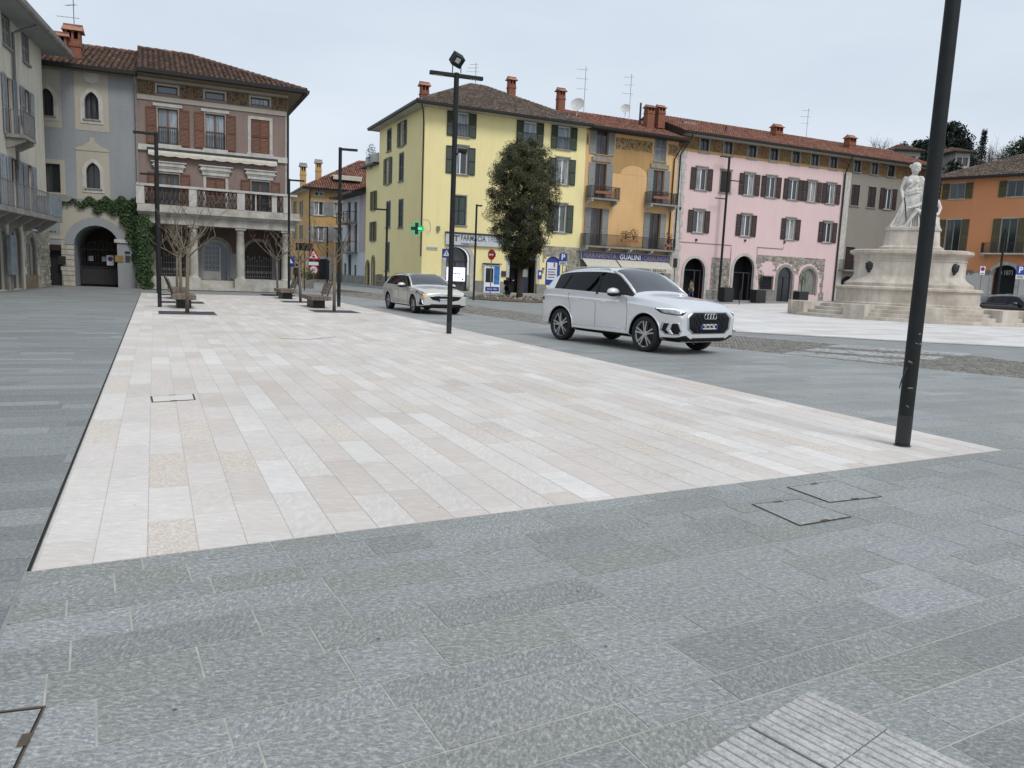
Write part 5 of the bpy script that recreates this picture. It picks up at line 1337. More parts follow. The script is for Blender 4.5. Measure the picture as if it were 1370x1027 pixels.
# quoins at the left edge
q = random.Random(5); z = 0
while z < zf0-.1:
    h = min(.55, zf0-z); w = 1.0 if int(z/.55) % 2 else .85; MB().box(.02, w, -.045, 0, z+.01, z+h-.01).obj('quoin', m_trim_w, b.root); z += .55
m_stn_g = m_rub_g
for i, o in enumerate(ars):
    uc, w = (o['u0']+o['u1'])/2, o['u1']-o['u0']; arch_ring(uc, w, o['z0'], o['z1'], o['zs'], .26, -.06, .05).obj('arch_surround', m_trim_w if i < 2 else m_trim_g, b.root)
    if i in (0, 1):
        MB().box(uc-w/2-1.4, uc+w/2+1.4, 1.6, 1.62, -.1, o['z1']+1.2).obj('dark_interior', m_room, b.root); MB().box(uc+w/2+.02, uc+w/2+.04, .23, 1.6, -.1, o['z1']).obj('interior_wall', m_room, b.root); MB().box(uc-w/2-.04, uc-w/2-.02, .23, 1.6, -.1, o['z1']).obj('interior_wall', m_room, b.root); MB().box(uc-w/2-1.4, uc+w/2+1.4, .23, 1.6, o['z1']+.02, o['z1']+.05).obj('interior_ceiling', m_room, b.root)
        mb = MB(); mb.box(uc+w*.12, uc+w*.17, .4, .46, o['z0'], 2.7); mb.box(uc-w/2, uc+w/2, .4, .46, 2.68, 2.76); mb.box(uc+w*.40, uc+w*.44, .4, .46, o['z0'], 2.7); mb.obj('glazed_door', m_fr_d, b.root)
    elif i == 2:
        arch_fill(uc, w, o['z0'], o['z1'], o['zs'], .2, .22).obj('pane', m_pane_d, b.root); MB().box(uc-w/2, uc+w/2, .12, .2, 2.45, 2.55).obj('transom', m_fr_d, b.root); MB().box(uc-.04, uc+.04, .12, .2, .05, 2.45).obj('door_stile', m_fr_d, b.root)
    else:
        arch_fill(uc, w, o['z0'], o['z1'], o['zs'], .2, .22).obj('pane', pane_mat('green_grey_pane', (.12, .13, .11), (.22, .23, .2)), b.root)
MB().box(gr_['u0'], gr_['u1'], .2, .21, gr_['z0'], gr_['z1']).obj('pane', m_room, b.root)
mb = MB()
for k in range(6): u = gr_['u0']+(gr_['u1']-gr_['u0'])*(k+.5)/6; mb.box(u-.02, u+.02, .05, .09, gr_['z0'], gr_['z1'])
for k in range(4): z = gr_['z0']+(gr_['z1']-gr_['z0'])*(k+.5)/4; mb.box(gr_['u0'], gr_['u1'], .04, .06, z-.015, z+.015)
mb.obj('window_grille', m_iron, b.root); surround(b, (gr_['u0']+gr_['u1'])/2, gr_['z0'], gr_['u1']-gr_['u0'], gr_['z1']-gr_['z0'], m_trim_g, .1)
ex = [dict(o, u0=o['u0']-.5, u1=o['u1']+.5, z1=o['z1']+.45) for o in ars] + [op(gr_['u0']*.5+gr_['u1']*.5, 1.9, 1.0, fz(1025, 349)[1], 'round')]
rubble(b, fz(951, 360)[0], fz(976.5, 360)[0], fz(960, 387)[1], fz(963, 344.5)[1], [], m_rub_g, 14, .34)
rubble(b, fz(1012, 360)[0], fz(1103, 360)[0], 1.1, fz(1055, 343)[1], ex, m_rub_g, 15, .34); rubble(b, fz(1091, 380)[0]+.5, fz(1103, 380)[0], 0, 1.1, [], m_rub_g, 16, .34)
for pl, pr in ((943, 977), (1009, 1038), (1061, 1070)): MB().box(fz(pl, 390)[0]+.15, fz(pr, 390)[0]-.1, -.05, 0, 0, fz((pl+pr)/2, 388)[1]).obj('plinth', m_gplin, b.root)
m_cab = M('cable', (.17, .11, .11), .7, .1)
mb = MB(); c1 = [fz(912, 216), fz(908, 323), fz(978, 328), fz(977, 352)]; mb.path([(u, -.04, z) for u, z in c1], .025, 5); c2 = [fz(1012, 352), fz(1013, 330.5), fz(1047, 333), fz(1048, 330)]; mb.path([(u, -.04, z) for u, z in c2], .025, 5); mb.obj('wall_cable', m_cab, b.root)
for px, py in ((909.5, 278.5), (931, 320.8), (996.5, 321.5), (1049, 324)): u, z = fz(px, py); MB().box(u-.09, u+.09, -.12, 0, z-.1, z+.1).obj('wall_lamp', m_blackp, b.root)
downpipe(b, [(W-.3, -.9, ZE-.05), (W-.3, -.5, ZE-.9), (W-.22, -.12, ZE-1.6), (W-.2, -.1, .2)], m_gut, .065)
downpipe(b, [(.8, -.9, ZE-.1), (.55, -.5, ZE-.9), (.2, -.12, ZE-1.8), (.2, -.1, 4.6)], m_gut, .06)
# grey neighbour, same wall line
X0, X1 = V1+.02, FY.u_at(1241, 270); b9 = Bld('grey_house', FY, X0, 'warm grey house with closed maroon shutters under the pink house roof line')
W9 = X1-X0; f9 = lambda px, py: (FY.uv(px, py)[0]-X0, FY.uv(px, py)[1])
a9 = [f9(p, 226)[0] for p in (1146.5, 1170, 1192.7)]; w9 = [f9(p, 262)[0] for p in (1144, 1166.4, 1188.3)]
za = sum(f9(p, y)[1] for p, y in ((1146.5, 222), (1170, 225.6), (1192.7, 229.7)))/3; zb0 = (f9(1144, 275)[1]+f9(1188.3, 280)[1])/2; zb1 = (f9(1144, 246)[1]+f9(1188.3, 253)[1])/2
ud_, zd0 = f9(1135, 361); dd = op(ud_, 1.3, zd0, f9(1135, 330)[1]); ua_, _ = f9(1130, 390); ad = op(ua_+.3, 2.4, 0, f9(1131, 369)[1], 'round')
wall(b9, 0, W9, 0, zf0, [op(x, 1.15, zb0, zb1) for x in w9]+[dd, ad], m_gry9); wall(b9, 0, W9, zf0, ZE+.15, [op(x, .95, za-.55, za+.6) for x in a9], m_fri_r, name='painted_frieze')
body(b9, 0, W9, 9, ZE, m_gry9, 'rb')
for x in a9: window(b9, x, za-.55, .95, 1.15, m_fr_d, m_pane_d, y=.1); surround(b9, x, za-.55, .95, 1.15, m_trim_g, .12, .03)
for i, x in enumerate(w9): full_window(b9, x, zb0, 1.15, zb1-zb0, m_fr_w, m_pane, m_sh_drk, m_trim_g, 'open' if i == 2 else 'closed', bw=.1)
MB().box(ud_-.65, ud_+.65, .15, .2, zd0, dd['z1']).obj('door', m_sh_drk, b9.root); balcony(b9, ud_-1.5, ud_+1.6, zd0, .9, 1.0, m_gplin, m_iron)
arch_fill((ad['u0']+ad['u1'])/2, 2.4, 0, ad['z1'], ad['zs'], .3, .32).obj('door', m_room, b9.root)
MB().box(.02, .75, -.04, 0, 0, zf0).obj('corner_pilaster', m_trim_w, b9.root)
ro = roof(b, 0, W+W9, 11, ZE+.1, 1.0, .38, False, False, [m_tile_red, m_soff], m_tile_red, m_gut, 91, overL=0.0, overR=.6)
for px, py, d in ((1038.5, 184, 3.5), (1136.5, 198, 2.6)): u, z = FY.uv(px, py, -d); chimney(ro, u-V0, d, z-.4, .95, .8, 1.6)
u, z = FY.uv(971, 174, -1.8); MB().tube((u-V0, 1.8, z-.8), (u-V0, 1.8, z+.4), .09, n=8).obj('flue', m_fr_d, ro)
u, z = FY.uv(920, 165, -3); MB().box(u-V0-.7, u-V0+.7, 2.6, 3.6, z-.2, z+.08).obj('skylight', m_trim_g, ro)
p = FY.at(FY.uv(1078, 188, -4)[0])-FY.n*4; antenna((p.x, p.y, FY.uv(1078, 190, -4)[1]), 3.4, 'television antenna on the ridge of the pink house', 9)

# ------------------------------------------------------------------ orange house with olive shutters, right edge
m_or2 = plaster('bright_orange_plaster', (.61, .275, .135), .08, (.40, .17, .07), .15)
FR = Fac(ground_at(1243, 82), 136.0); b = Bld('orange_shop_house', FR, 0, 'bright orange house with olive shutters and white shop wall below')
fz = lambda px, py: FR.uv(px, py); W = fz(1500, 320)[0]; ZE = (FR.z(1256, 240, .95)+FR.z(1370, 233, .95))/2
h0 = (fz(1281, 266)[1]+fz(1358.8, 262.5)[1])/2; h1 = (fz(1281, 245)[1]+fz(1358.8, 241.5)[1])/2; l0 = (fz(1274.3, 337)[1]+fz(1348.6, 340)[1])/2; l1 = (fz(1274.3, 294)[1]+fz(1348.6, 292)[1])/2
ux = [fz(1281, 256)[0], fz(1358.8, 252)[0]]; ux.append(2*ux[1]-ux[0]); lx = [fz(1274.3, 316)[0], fz(1348.6, 316)[0]]; lx.append(2*lx[1]-lx[0])
ua, ub = fz(1327, 385)[0], fz(1357, 385)[0]; za = fz(1342, 354.5)[1]; sa = op((ua+ub)/2, ub-ua, .1, za, 'round', (ub-ua)*.32); zsw = fz(1310, 365)[1]
wall(b, 0, W, zsw, ZE+.2, [op(x, 1.35, h0, h1) for x in ux]+[op(x, 1.35, l0, l1) for x in lx]+[sa], m_or2)
wall(b, 0, W, 0, zsw, [sa], M('white_shop_wall', (.55, .55, .52), .85, .06, 1), name='shop_wall')
body(b, 0, W, 11, ZE, m_or2, 'lb')
for x in ux: full_window(b, x, h0, 1.35, h1-h0, m_fr_g, m_pane_d, m_sh_olv, m_trim_w, bw=.1)
for i, x in enumerate(lx):
    full_window(b, x, l0, 1.35, l1-l0, m_fr_g, m_pane_d, m_sh_olv, m_trim_w, bw=.1)
    if i: balcony(b, x-2.0, x+2.0, l0, .95, 1.0, m_trim_w, m_iron, m_trim_w, 2)
arch_ring((ua+ub)/2, ub-ua, .1, za, sa['zs'], .35, -.07, .05).obj('arch_surround', m_trim_w, b.root); arch_fill((ua+ub)/2, ub-ua, .1, za, sa['zs'], .5, .52).obj('shop_window', m_pane_d, b.root)
MB().box((ua+ub)/2+.2, (ua+ub)/2+1.0, .45, .5, 1.3, 1.8).obj('window_notice', m_trim_g, b.root)
zl = (fz(1290, 363)[1]+fz(1356, 365.5)[1])/2
fit_text(b, fz(1288, 363)[0], fz(1322, 364)[0], zl+.05, -.05, 'lare-  mo', .95, m_ink2, None, .01, depth=.04); fit_text(b, fz(1322.5, 364)[0], fz(1341, 364)[0], zl+.05, -.05, 'ndr  o', .95, m_trim_g, None, .01, depth=.04); fit_text(b, fz(1344, 364)[0], fz(1355, 365)[0], zl-.02, -.05, '1871', .65, m_trim_g, None, .01, depth=.04)
roof(b, 0, W, 16, ZE+.1, .9, .42, True, False, [m_tile_old, m_soff_b], m_tile_brn, m_gut, 101)

# footways with kerbs along the far houses
m_foot = M('footway', (.26, .265, .26), .85, .12, 1.5, .3, 30)
def strip(fac, u0, u1, d0, d1, h, name):
    P = [fac.at(u)+fac.n*d for u, d in ((u0, d0), (u1, d0), (u1, d1), (u0, d1))]
    m = MB(); m.add([(p.x, p.y, h) for p in P]+[(p.x, p.y, -.05) for p in P], [(0, 1, 2, 3), (0, 4, 5, 1), (1, 5, 6, 2), (2, 6, 7, 3), (3, 7, 4, 0)]); return T(m.obj(name, m_foot), kind='structure')
strip(FY, -1.6, X1, .02, 3.0, .09, 'footway'); strip(FYS, -30, 1.5, .02, 1.6, .07, 'lane_footway'); strip(FR, -3, W+5, .02, 2.5, .1, 'shop_footway')
# ================================================================== vehicles
def apply_mods(o):
    dg = bpy.context.evaluated_depsgraph_get(); dg.update()
    me = bpy.data.meshes.new_from_object(o.evaluated_get(dg)); me.name = o.name; return me
def paint(name, col, rough=.28, coat=.8, metal=0.0):
    m, n, b = nodes(name)
    c = ramp(n, noise(n, pos(n, obj=True), 1.5, 5), [(.3, sc3(col, .97)), (.7, sc3(col, 1.02))])
    dirt = ramp(n, noise(n, pos(n, (1, 1, 1), obj=True), 6, 6, .7), [(.5, 0.0), (.8, .10)])
    c = mix(n, dirt, c, sc3(col, .6)); link(n, c, b.inputs['Base Color']); b.inputs['Metallic'].default_value = metal
    b.inputs['Roughness'].default_value = rough; b.inputs['Coat Weight'].default_value = coat; b.inputs['Coat Roughness'].default_value = .04; b.inputs['Specular IOR Level'].default_value = .5
    return m
m_tyre = M('tyre_rubber', (.012, .012, .012), .8, .25, 10, .2, 50)
m_rim = M('alloy_rim', (.42, .43, .44), .3, .1, 5, metal=.85)
m_rimd = M('rim_dark', (.03, .03, .032), .5, .1)
m_trim_k = M('black_trim', (.007, .007, .008), .6, .2, 10, spec=.25)
m_silver = M('satin_silver', (.55, .56, .57), .3, .05, 5, metal=.8)
m_lampg = M('lamp_clear', (.42, .44, .46), .12, .25, 12, metal=.55)
m_glass_f = tint_glass('windscreen', (.60, .64, .64), .13)
m_glass_r = tint_glass('tinted_window', (.025, .027, .03), .0)
m_glass_s = tint_glass('side_window', (.16, .175, .175), .0)
m_cabin = M('cabin_dark', (.022, .022, .024), .8, .2, 6)
m_seat = M('seat_grey', (.07, .07, .072), .8, .2, 6)
m_plate = M('plate_white', (.62, .64, .64), .5, .03)
m_amber = emit('amber_lamp', (1.0, .45, .05), .9)
m_drl = emit('daytime_lamp', (1, 1, 1), .65)
ST = [ # x, zb, hw, zsh, zbelt, hwb, zmid, hwmid, ztop, hwtop, zc
 (-2.22, .44, .78, .93, 1.03, .71, 1.07, .60, 1.09, .38, 1.10),
 (-2.16, .34, .89, .975, 1.085, .82, 1.14, .72, 1.16, .45, 1.17),
 (-1.98, .29, .935, 1.005, 1.13, .875, 1.33, .73, 1.38, .52, 1.395),
 (-1.70, .27, .945, 1.01, 1.145, .885, 1.48, .69, 1.545, .55, 1.57),
 (-1.37, .25, .945, 1.005, 1.14, .89, 1.53, .685, 1.605, .57, 1.625),
 (-.60, .24, .945, .995, 1.12, .89, 1.560, .685, 1.65, .58, 1.67),
 (-.10, .24, .945, .985, 1.11, .89, 1.560, .685, 1.655, .58, 1.675),
 (.22, .24, .945, .98, 1.10, .89, 1.54, .685, 1.63, .58, 1.65),
 (.44, .24, .945, .975, 1.095, .89, 1.475, .70, 1.56, .58, 1.58),
 (.78, .24, .945, .97, 1.09, .89, 1.285, .775, 1.36, .60, 1.385),
 (1.04, .24, .945, .96, 1.075, .89, 1.12, .815, 1.16, .58, 1.175),
 (1.24, .24, .945, .95, 1.055, .885, 1.09, .74, 1.125, .48, 1.135),
 (1.90, .25, .94, .915, .995, .865, 1.045, .71, 1.075, .43, 1.085),
 (2.22, .26, .915, .865, .94, .83, .99, .67, 1.02, .40, 1.03),
 (2.36, .27, .875, .80, .875, .79, .93, .62, .955, .36, .965),
 (2.43, .31, .82, .72, .785, .72, .835, .55, .86, .32, .87)]
def islands(ps):
    par = {}
    def find(a):
        while par[a] != a: par[a] = par[par[a]]; a = par[a]
        return a
    for p in ps:
        for v in p.vertices: par.setdefault(v, v)
        r = find(p.vertices[0])
        for v in p.vertices: par[find(v)] = r
    g = {}
    for p in ps: g.setdefault(find(p.vertices[0]), []).append(p)
    return list(g.values())
def car(name, L, W, H, label, pmat, rw, wb_f=1.45, wb_r=-1.37, spokes=5, dbl=True, hood=1.0, group=None, clad=None):
    kx, ky, kz = L/4.68, W/1.89, H/1.66
    root = E(name, (0, 0, 0), 0, label, 'car', group)
    ring = []; V = []
    for s in ST:
        x, zb, hw, zsh, zbelt, hwb, zm, hwm, zt, hwt, zc = s
        half = [(0, zb), (hw*.72, zb), (hw*.985, zb+.08), (hw*.972, .56), (hw*1.0, zsh-.035), (hw*.972, zsh+.015), (hwb, zbelt), (hwm, zm), (hwt, zt), (0, zc)]
        loop = [(x*kx, -y*ky, z*kz) for y, z in half] + [(x*kx, y*ky, z*kz) for y, z in half[-2:0:-1]]
        V += loop
    n = 18; ns = len(ST); F = []; MI = []
    for i in range(ns-1):
        for j in range(n):
            F.append((i*n+j, (i+1)*n+j, (i+1)*n+(j+1) % n, i*n+(j+1) % n))
            jj = j if j < 9 else 17-j; mi = 0
            if jj == 6 and 3 <= i <= 9: mi = 2 if i <= 5 else 3
            if jj in (7, 8) and 7 <= i <= 9: mi = 1
            if jj in (7, 8) and 1 <= i <= 2: mi = 2
            if jj in (0, 1): mi = 4
            MI.append(mi)
    for i, rev in ((0, False), (ns-1, True)):
        b0 = i*n
        for k in range(9):
            a, c = k, k+1; a2, c2 = (n-k) % n, (n-k-1) % n
            f = [a, c, c2, a2]; f = [b0+q for q in dict.fromkeys(f)]
            F.append(tuple(f[::-1] if not rev else f)); MI.append(0)
    me = bpy.data.meshes.new('body'); me.from_pydata(V, [], F)
    for m_ in (pmat, m_glass_f, m_glass_r, m_glass_s, m_trim_k): me.materials.append(m_)
    me.polygons.foreach_set('material_index', MI)
    bm = bmesh.new(); bm.from_mesh(me); bmesh.ops.recalc_face_normals(bm, faces=bm.faces)
    cl = bm.edges.layers.float.get('crease_edge') or bm.edges.layers.float.new('crease_edge')
    for e in bm.edges:   # keep the belt line, shoulder line and sill fairly crisp
        a, c = e.verts[0].index, e.verts[1].index
        if a//n != c//n and a % n == c % n:
            jj = a % n; jj = jj if jj <= 9 else 18-jj
            e[cl] = {1: .5, 2: .6, 4: .85, 5: .35, 6: .8, 7: .5}.get(jj, 0)
        if a//n == c//n and a//n in (0, ns-1): e[cl] = .35
    bm.to_mesh(me); bm.free()
    o = bpy.data.objects.new('body', me); COL.objects.link(o)
    sb = o.modifiers.new('s', 'SUBSURF'); sb.levels = sb.render_levels = 3
    me2 = apply_mods(o); bpy.data.objects.remove(o)
    # thin shell, wheel arches cut out
    o = bpy.data.objects.new('body', me2); COL.objects.link(o)
    ax = (wb_f*kx, wb_r*kx); cut = []
    for x in ax:
        for s in (-1, 1):
            c = MB().lathe([(rw*1.17, .50*ky*s if s > 0 else -1.3), (rw*1.17, 1.3 if s > 0 else -.50*ky)], 40, (x, 0, rw), 'y')
            c.box(x-rw*1.17, x+rw*1.17, *( (.50*ky, 1.3) if s > 0 else (-1.3, -.50*ky)), -.3, rw) if False else None
            co = c.obj('cut', m_trim_k); cm = co.data; bm = bmesh.new(); bm.from_mesh(cm); bmesh.ops.recalc_face_normals(bm, faces=bm.faces); bm.to_mesh(cm); bm.free()
            cut.append(co); bo = o.modifiers.new('b', 'BOOLEAN'); bo.operation = 'DIFFERENCE'; bo.object = co; bo.solver = 'EXACT'; bo.material_mode = 'TRANSFER'
    me3 = apply_mods(o); bpy.data.objects.remove(o)
    for c in cut: bpy.data.objects.remove(c)
    # split into parts by material
    bvh_v = [v.co.copy() for v in me3.vertices]; bvh = BVHTree.FromPolygons(bvh_v, [tuple(p.vertices) for p in me3.polygons])
    mats = [m for m in me3.materials]
    names = {pmat.name: 'body', m_glass_f.name: 'windscreen', m_glass_r.name: 'rear_window', m_glass_s.name: 'front_window', m_trim_k.name: 'underbody'}
    groups = {}
    for p in me3.polygons: groups.setdefault(mats[p.material_index].name, []).append(p)
    parts = {}
    for mn, ps in [(mn, pp) for mn, pa in groups.items() for pp in (islands(pa) if mn != pmat.name else [pa])]:
        idx = {}; vv = []; ff = []
        for p in ps:
            f = []
            for v in p.vertices:
                if v not in idx: idx[v] = len(vv); vv.append(tuple(me3.vertices[v].co))
                f.append(idx[v])
            ff.append(tuple(f))
        mb = MB(); mb.add(vv, ff); mb.obj(names.get(mn, 'underbody'), bpy.data.materials[mn], root, smooth=True, sharp=38)
    def hit(org, d):
        r = bvh.ray_cast(Vector(org), Vector(d)); return r[0], r[1]
    def decal(nm, poly, az, mat, off=.004, parent=None, cuts=3, base=(0, 0)):
        """outline in (t, z) seen along the horizontal direction az, laid on the body skin"""
        d = Vector((cos(az), sin(az), 0)); tt = Vector((-sin(az), cos(az), 0))
        bm = bmesh.new(); vs_ = [bm.verts.new((p[0], p[1], 0)) for p in poly]; bm.faces.new(vs_)
        bmesh.ops.triangulate(bm, faces=bm.faces); bmesh.ops.subdivide_edges(bm, edges=bm.edges, cuts=cuts, use_grid_fill=True)
        ok = True
        for v in bm.verts:
            o_ = Vector((base[0]*kx, base[1]*ky, 0)) + tt*v.co.x + Vector((0, 0, v.co.y)) + d*6; h, nn = hit(o_, -d)
            if h is None: h, nn = o_-d*(6-L/2), d
            v.co = h + (nn if nn.dot(d) > 0 else -nn)*off
        bmesh.ops.recalc_face_normals(bm, faces=bm.faces)
        me_ = bpy.data.meshes.new(nm); bm.to_mesh(me_); bm.free(); me_.materials.append(mat); me_.polygons.foreach_set('use_smooth', [True]*len(me_.polygons))
        oo = O(nm, me_, parent or root); so_ = oo.modifiers.new('th', 'SOLIDIFY'); so_.thickness = off*1.6; so_.offset = -1; return oo
    def line(nm, pts, mat, r=.004, sidey=-1, off=.0):
        P = []
        for i in range(len(pts)-1):
            for t in range(8):
                x = pts[i][0]+(pts[i+1][0]-pts[i][0])*t/8; z = pts[i][1]+(pts[i+1][1]-pts[i][1])*t/8; h, nn = hit((x, sidey*3, z), (0, -sidey, 0))
                if h is not None: P.append(h+Vector((0, sidey*off, 0)))
        if len(P) > 2: return MB().path(P, r, 5).obj(nm, mat, root, smooth=True)
    X = lambda x: x*kx
    Zs = lambda z: z*kz
    for s in (-1, 1):
        line('door_seam', [(X(-.12), Zs(.30)), (X(-.12), Zs(1.10))], m_trim_k, .0045, s); line('door_seam', [(X(.90), Zs(.30)), (X(.92), Zs(.80)), (X(.84), Zs(1.07))], m_trim_k, .0045, s)
        line('door_seam', [(X(-.93), Zs(.55)), (X(-1.0), Zs(.62)), (X(-1.02), Zs(.8)), (X(-1.12), Zs(1.12))], m_trim_k, .0045, s)
        line('sill_crease', [(X(-.92), Zs(.40)), (X(.95), Zs(.43))], pmat, .012, s)
        # pillars, glass edge trim
        line('centre_pillar', [(X(-.12), Zs(1.08)), (X(-.20), Zs(1.53))], m_trim_k, .03, s); line('rear_pillar', [(X(-1.36), Zs(1.15)), (X(-1.22), Zs(1.51))], m_trim_k, .022, s)
        for hx in (-.86, .12): 
            h, nn = hit((X(hx), s*3, Zs(.92)), (0, -s, 0))
            if h: MB().box(h.x-.10*kx, h.x+.10*kx, h.y-.025 if s < 0 else h.y-.005, h.y+.005 if s < 0 else h.y+.025, h.z-.018, h.z+.018).obj('door_handle', pmat, root, bevel=.01)
        # wheel arch lips
        for x in ax:
            P = []
            for k in range(25):
                a = radians(-12+204*k/24); h, nn = hit((x+rw*1.20*cos(a), s*3, rw+rw*1.20*sin(a)), (0, -s, 0))
                if h is not None and abs(h.y) > .7*ky: P.append(h)
            if len(P) > 3: MB().path(P, .016, 6).obj('arch_lip', clad or pmat, root, smooth=True)
        # A pillars and roof rails
        P = [(X(x), s*y*ky, Zs(z)) for x, y, z in ((.17, .665, 1.565), (.45, .69, 1.482), (.78, .76, 1.298), (1.05, .82, 1.115))]
        MB().path(P, [.03, .032, .034, .03], 8).obj('windscreen_pillar', pmat, root, smooth=True)
        P = [(X(x), s*.63*ky, Zs(z)) for x, z in ((.02, 1.60), (-.15, 1.632), (-.6, 1.642), (-1.1, 1.628), (-1.45, 1.578), (-1.6, 1.53))]
        MB().path(P, .016, 6).obj('roof_rail', m_silver, root, smooth=True)
        # mirror
        mo = MB().ellipsoid((X(.58), s*(1.06)*ky, Zs(1.15)), (.11, .165, .088), 14, 10).obj('door_mirror', pmat, root, smooth=True)
        MB().tube((X(.63), s*.86*ky, Zs(1.09)), (X(.59), s*1.0*ky, Zs(1.13)), .035, .03, 8).obj('mirror_stem', m_trim_k, mo); MB().ellipsoid((X(.585), s*1.055*ky, Zs(1.105)), (.112, .166, .06), 12, 8).obj('mirror_base', m_trim_k, mo)
    # cabin
    c = MB().box(X(-1.6), X(1.1), -.72*ky, .72*ky, Zs(.40), Zs(.45)).obj('cabin_floor', m_cabin, root)
    MB().prism([(X(.60), Zs(.5)), (X(1.1), Zs(.5)), (X(1.0), Zs(1.08)), (X(.70), Zs(1.06)), (X(.57), Zs(.97))], -.76*ky, .76*ky).obj('dashboard', m_cabin, root)
    for s in (-1, 1):
        for sx in (-.1, -.98):
            m = MB(); m.box(X(sx), X(sx)+.5, s*.37*ky-.25, s*.37*ky+.25, Zs(.45), Zs(.68)); m.prism([(X(sx)-.02, Zs(.65)), (X(sx)+.13, Zs(.65)), (X(sx)-.08, Zs(1.22)), (X(sx)-.19, Zs(1.22))], s*.37*ky-.24, s*.37*ky+.24); m.box(X(sx)-.22, X(sx)-.12, s*.37*ky-.13, s*.37*ky+.13, Zs(1.22), Zs(1.40)); m.obj('seat', m_seat, root, bevel=.03)
    P = [(X(.47)+.07*sin(a), .37*ky+.185*cos(a), Zs(1.02)+.175*sin(a)) for a in [2*pi*k/20 for k in range(21)]]
    MB().path(P, .016, 6).obj('steering_wheel', M('wheel_grey', (.2, .2, .2), .6, .1), root, smooth=True)
    # wheels
    def rim_mesh():
        m = MB(); r = rw*.735
        m.lathe([(r, -.10), (r*1.03, -.095), (r*1.03, -.06), (r*.95, -.05), (r*.93, .06), (r*.93, .10)], 36, axis='y'); m.f = m.f[:-2]; m.mi = m.mi[:-2]
        m.lathe([(0, -.085), (.055, -.085), (.075, -.07), (.075, .0)], 20, axis='y')
        ns_ = spokes*(2 if dbl else 1)
        for k in range(ns_):
            a = 2*pi*(k//2 if dbl else k)/spokes + (0 if not dbl else (-.17 if k % 2 else .17)); w0, w1 = (.026, .022) if dbl else (.05, .035)
            ca, sa = cos(a), sin(a); rr0, rr1 = .04, r*.98; off = (0.0 if not dbl else (.012 if k % 2 else -.012))
            V = []
            for rr, w, y0, y1 in ((rr0, w0, -.08, -.02), (rr1, w1, -.092, -.04)):
                for t, y in ((-w, y1), (-w*.7, y0), (w*.7, y0), (w, y1)): V.append((ca*rr-sa*t, y, sa*rr+ca*t))
            m.add(V, [(0, 4, 5, 1), (1, 5, 6, 2), (2, 6, 7, 3), (3, 7, 4, 0)])
        m.lathe([(0, .0), (r*.92, .0), (r*.92, .03)], 30, axis='y', mi=1)
        m.lathe([(0, -.012), (r*.55, -.012), (r*.55, .0)], 26, axis='y', mi=2)
        return m.mesh('rim', [m_rim, m_rimd, m_steel], True, sharp=35)
    rk = rim_mesh()
    tk = MB().lathe([(rw*.74, -.105), (rw*.82, -.115), (rw*.93, -.108), (rw*.985, -.085), (rw, -.05), (rw, .05), (rw*.985, .085), (rw*.93, .108), (rw*.74, .10)], 40, axis='y', cap=False).mesh('tyre', m_tyre, True, sharp=40)
    for x in ax:
        for s in (-1, 1):
            w = bpy.data.objects.new('wheel', None); COL.objects.link(w); w.parent = root; w.location = (x, s*(W/2-.125), rw); w.rotation_euler = (0, R.uniform(0, 1), 0 if s < 0 else pi)
            if x > 0: w.rotation_euler = (0, R.uniform(0, 1), (0 if s < 0 else pi))
            O('tyre', tk, w); O('rim', rk, w)
    for x in ax: MB().tube((x, -.6*ky, rw), (x, .6*ky, rw), .05, n=8).obj('axle', m_trim_k, root)
    root['_L'] = L
    return root, decal, hit, kx, ky, kz
def plate(root, x, z, txt, tilt=0):
    po = MB().box(-.012, 0, -.26, .26, -.055, .055).obj('number_plate', m_plate, root, loc=(x, 0, z)); po.rotation_euler = (0, radians(-tilt), 0)
    for y in (-.235, .235): MB().box(0, .003, y-.026, y+.026, -.054, .054).obj('plate_band', m_blue, po)
    if not txt:
        for k in range(7): MB().box(.001, .003, -.19+k*.055, -.19+k*.055+.03, -.032, .032).obj('plate_character', m_ink, po)
        return
    me = text_mesh(txt, .10, m_ink, .001, .82, .001); me.transform(Matrix.Rotation(radians(90), 4, 'Z')); O('plate_letters', me, po, loc=(.003, 0, 0))
def sym(p): return p + [(-y, z) for y, z in reversed(p)]
# ---- white SUV
m_pw = paint('white_paint_metallic', (.68, .69, .705), .3, 1.0, .45); m_pb = paint('champagne_paint', (.60, .59, .55), .3, 1.0, .45); m_pk = paint('black_car_paint', (.012, .013, .016), .2)
root, decal, hit, kx, ky, kz = car('suv', 4.68, 1.90, 1.80, 'white sport utility car with silver wheels driving on the grey carriageway', m_pw, .385)
sv = root
def hexg(k): c = .69; return sym([(y*k, c+(z-c)*k) for y, z in ((.50, .90), (.64, .80), (.61, .57), (.48, .475))])
decal('grille_frame', hexg(1.09), 0, m_silver, .005); gr = decal('grille', hexg(1.0), 0, m_trim_k, .012)
def mesh_grille():
    m = MB()
    for r_ in range(5):
        for k in range(9):
            y = -.52+k*.13+(.065 if r_ % 2 else 0); z = .53+r_*.078
            if abs(y) < .52: 
                h, nn = hit((6, y, z), (-1, 0, 0))
                if h: m.lathe([(.022, 0), (.034, 0), (.034, .008), (.022, .008)], 6, (h.x+.014, h.y, h.z), 'x')
    return m.obj('grille_mesh', m_trim_k, gr)
mesh_grille()
xg = hit((6, 0, .825), (-1, 0, 0))[0].x+.022
mb = MB()
for k in range(4):
    c = -.135+k*.09; mb.path([(xg, c+.058*cos(a), .825+.058*sin(a)) for a in [2*pi*j/20 for j in range(21)]], .009, 6)
mb.obj('ring_emblem', m_silver, gr, smooth=True)
plate(root, hit((6, 0, .62), (-1, 0, 0))[0].x+.02, .61, 'GD 640GT')
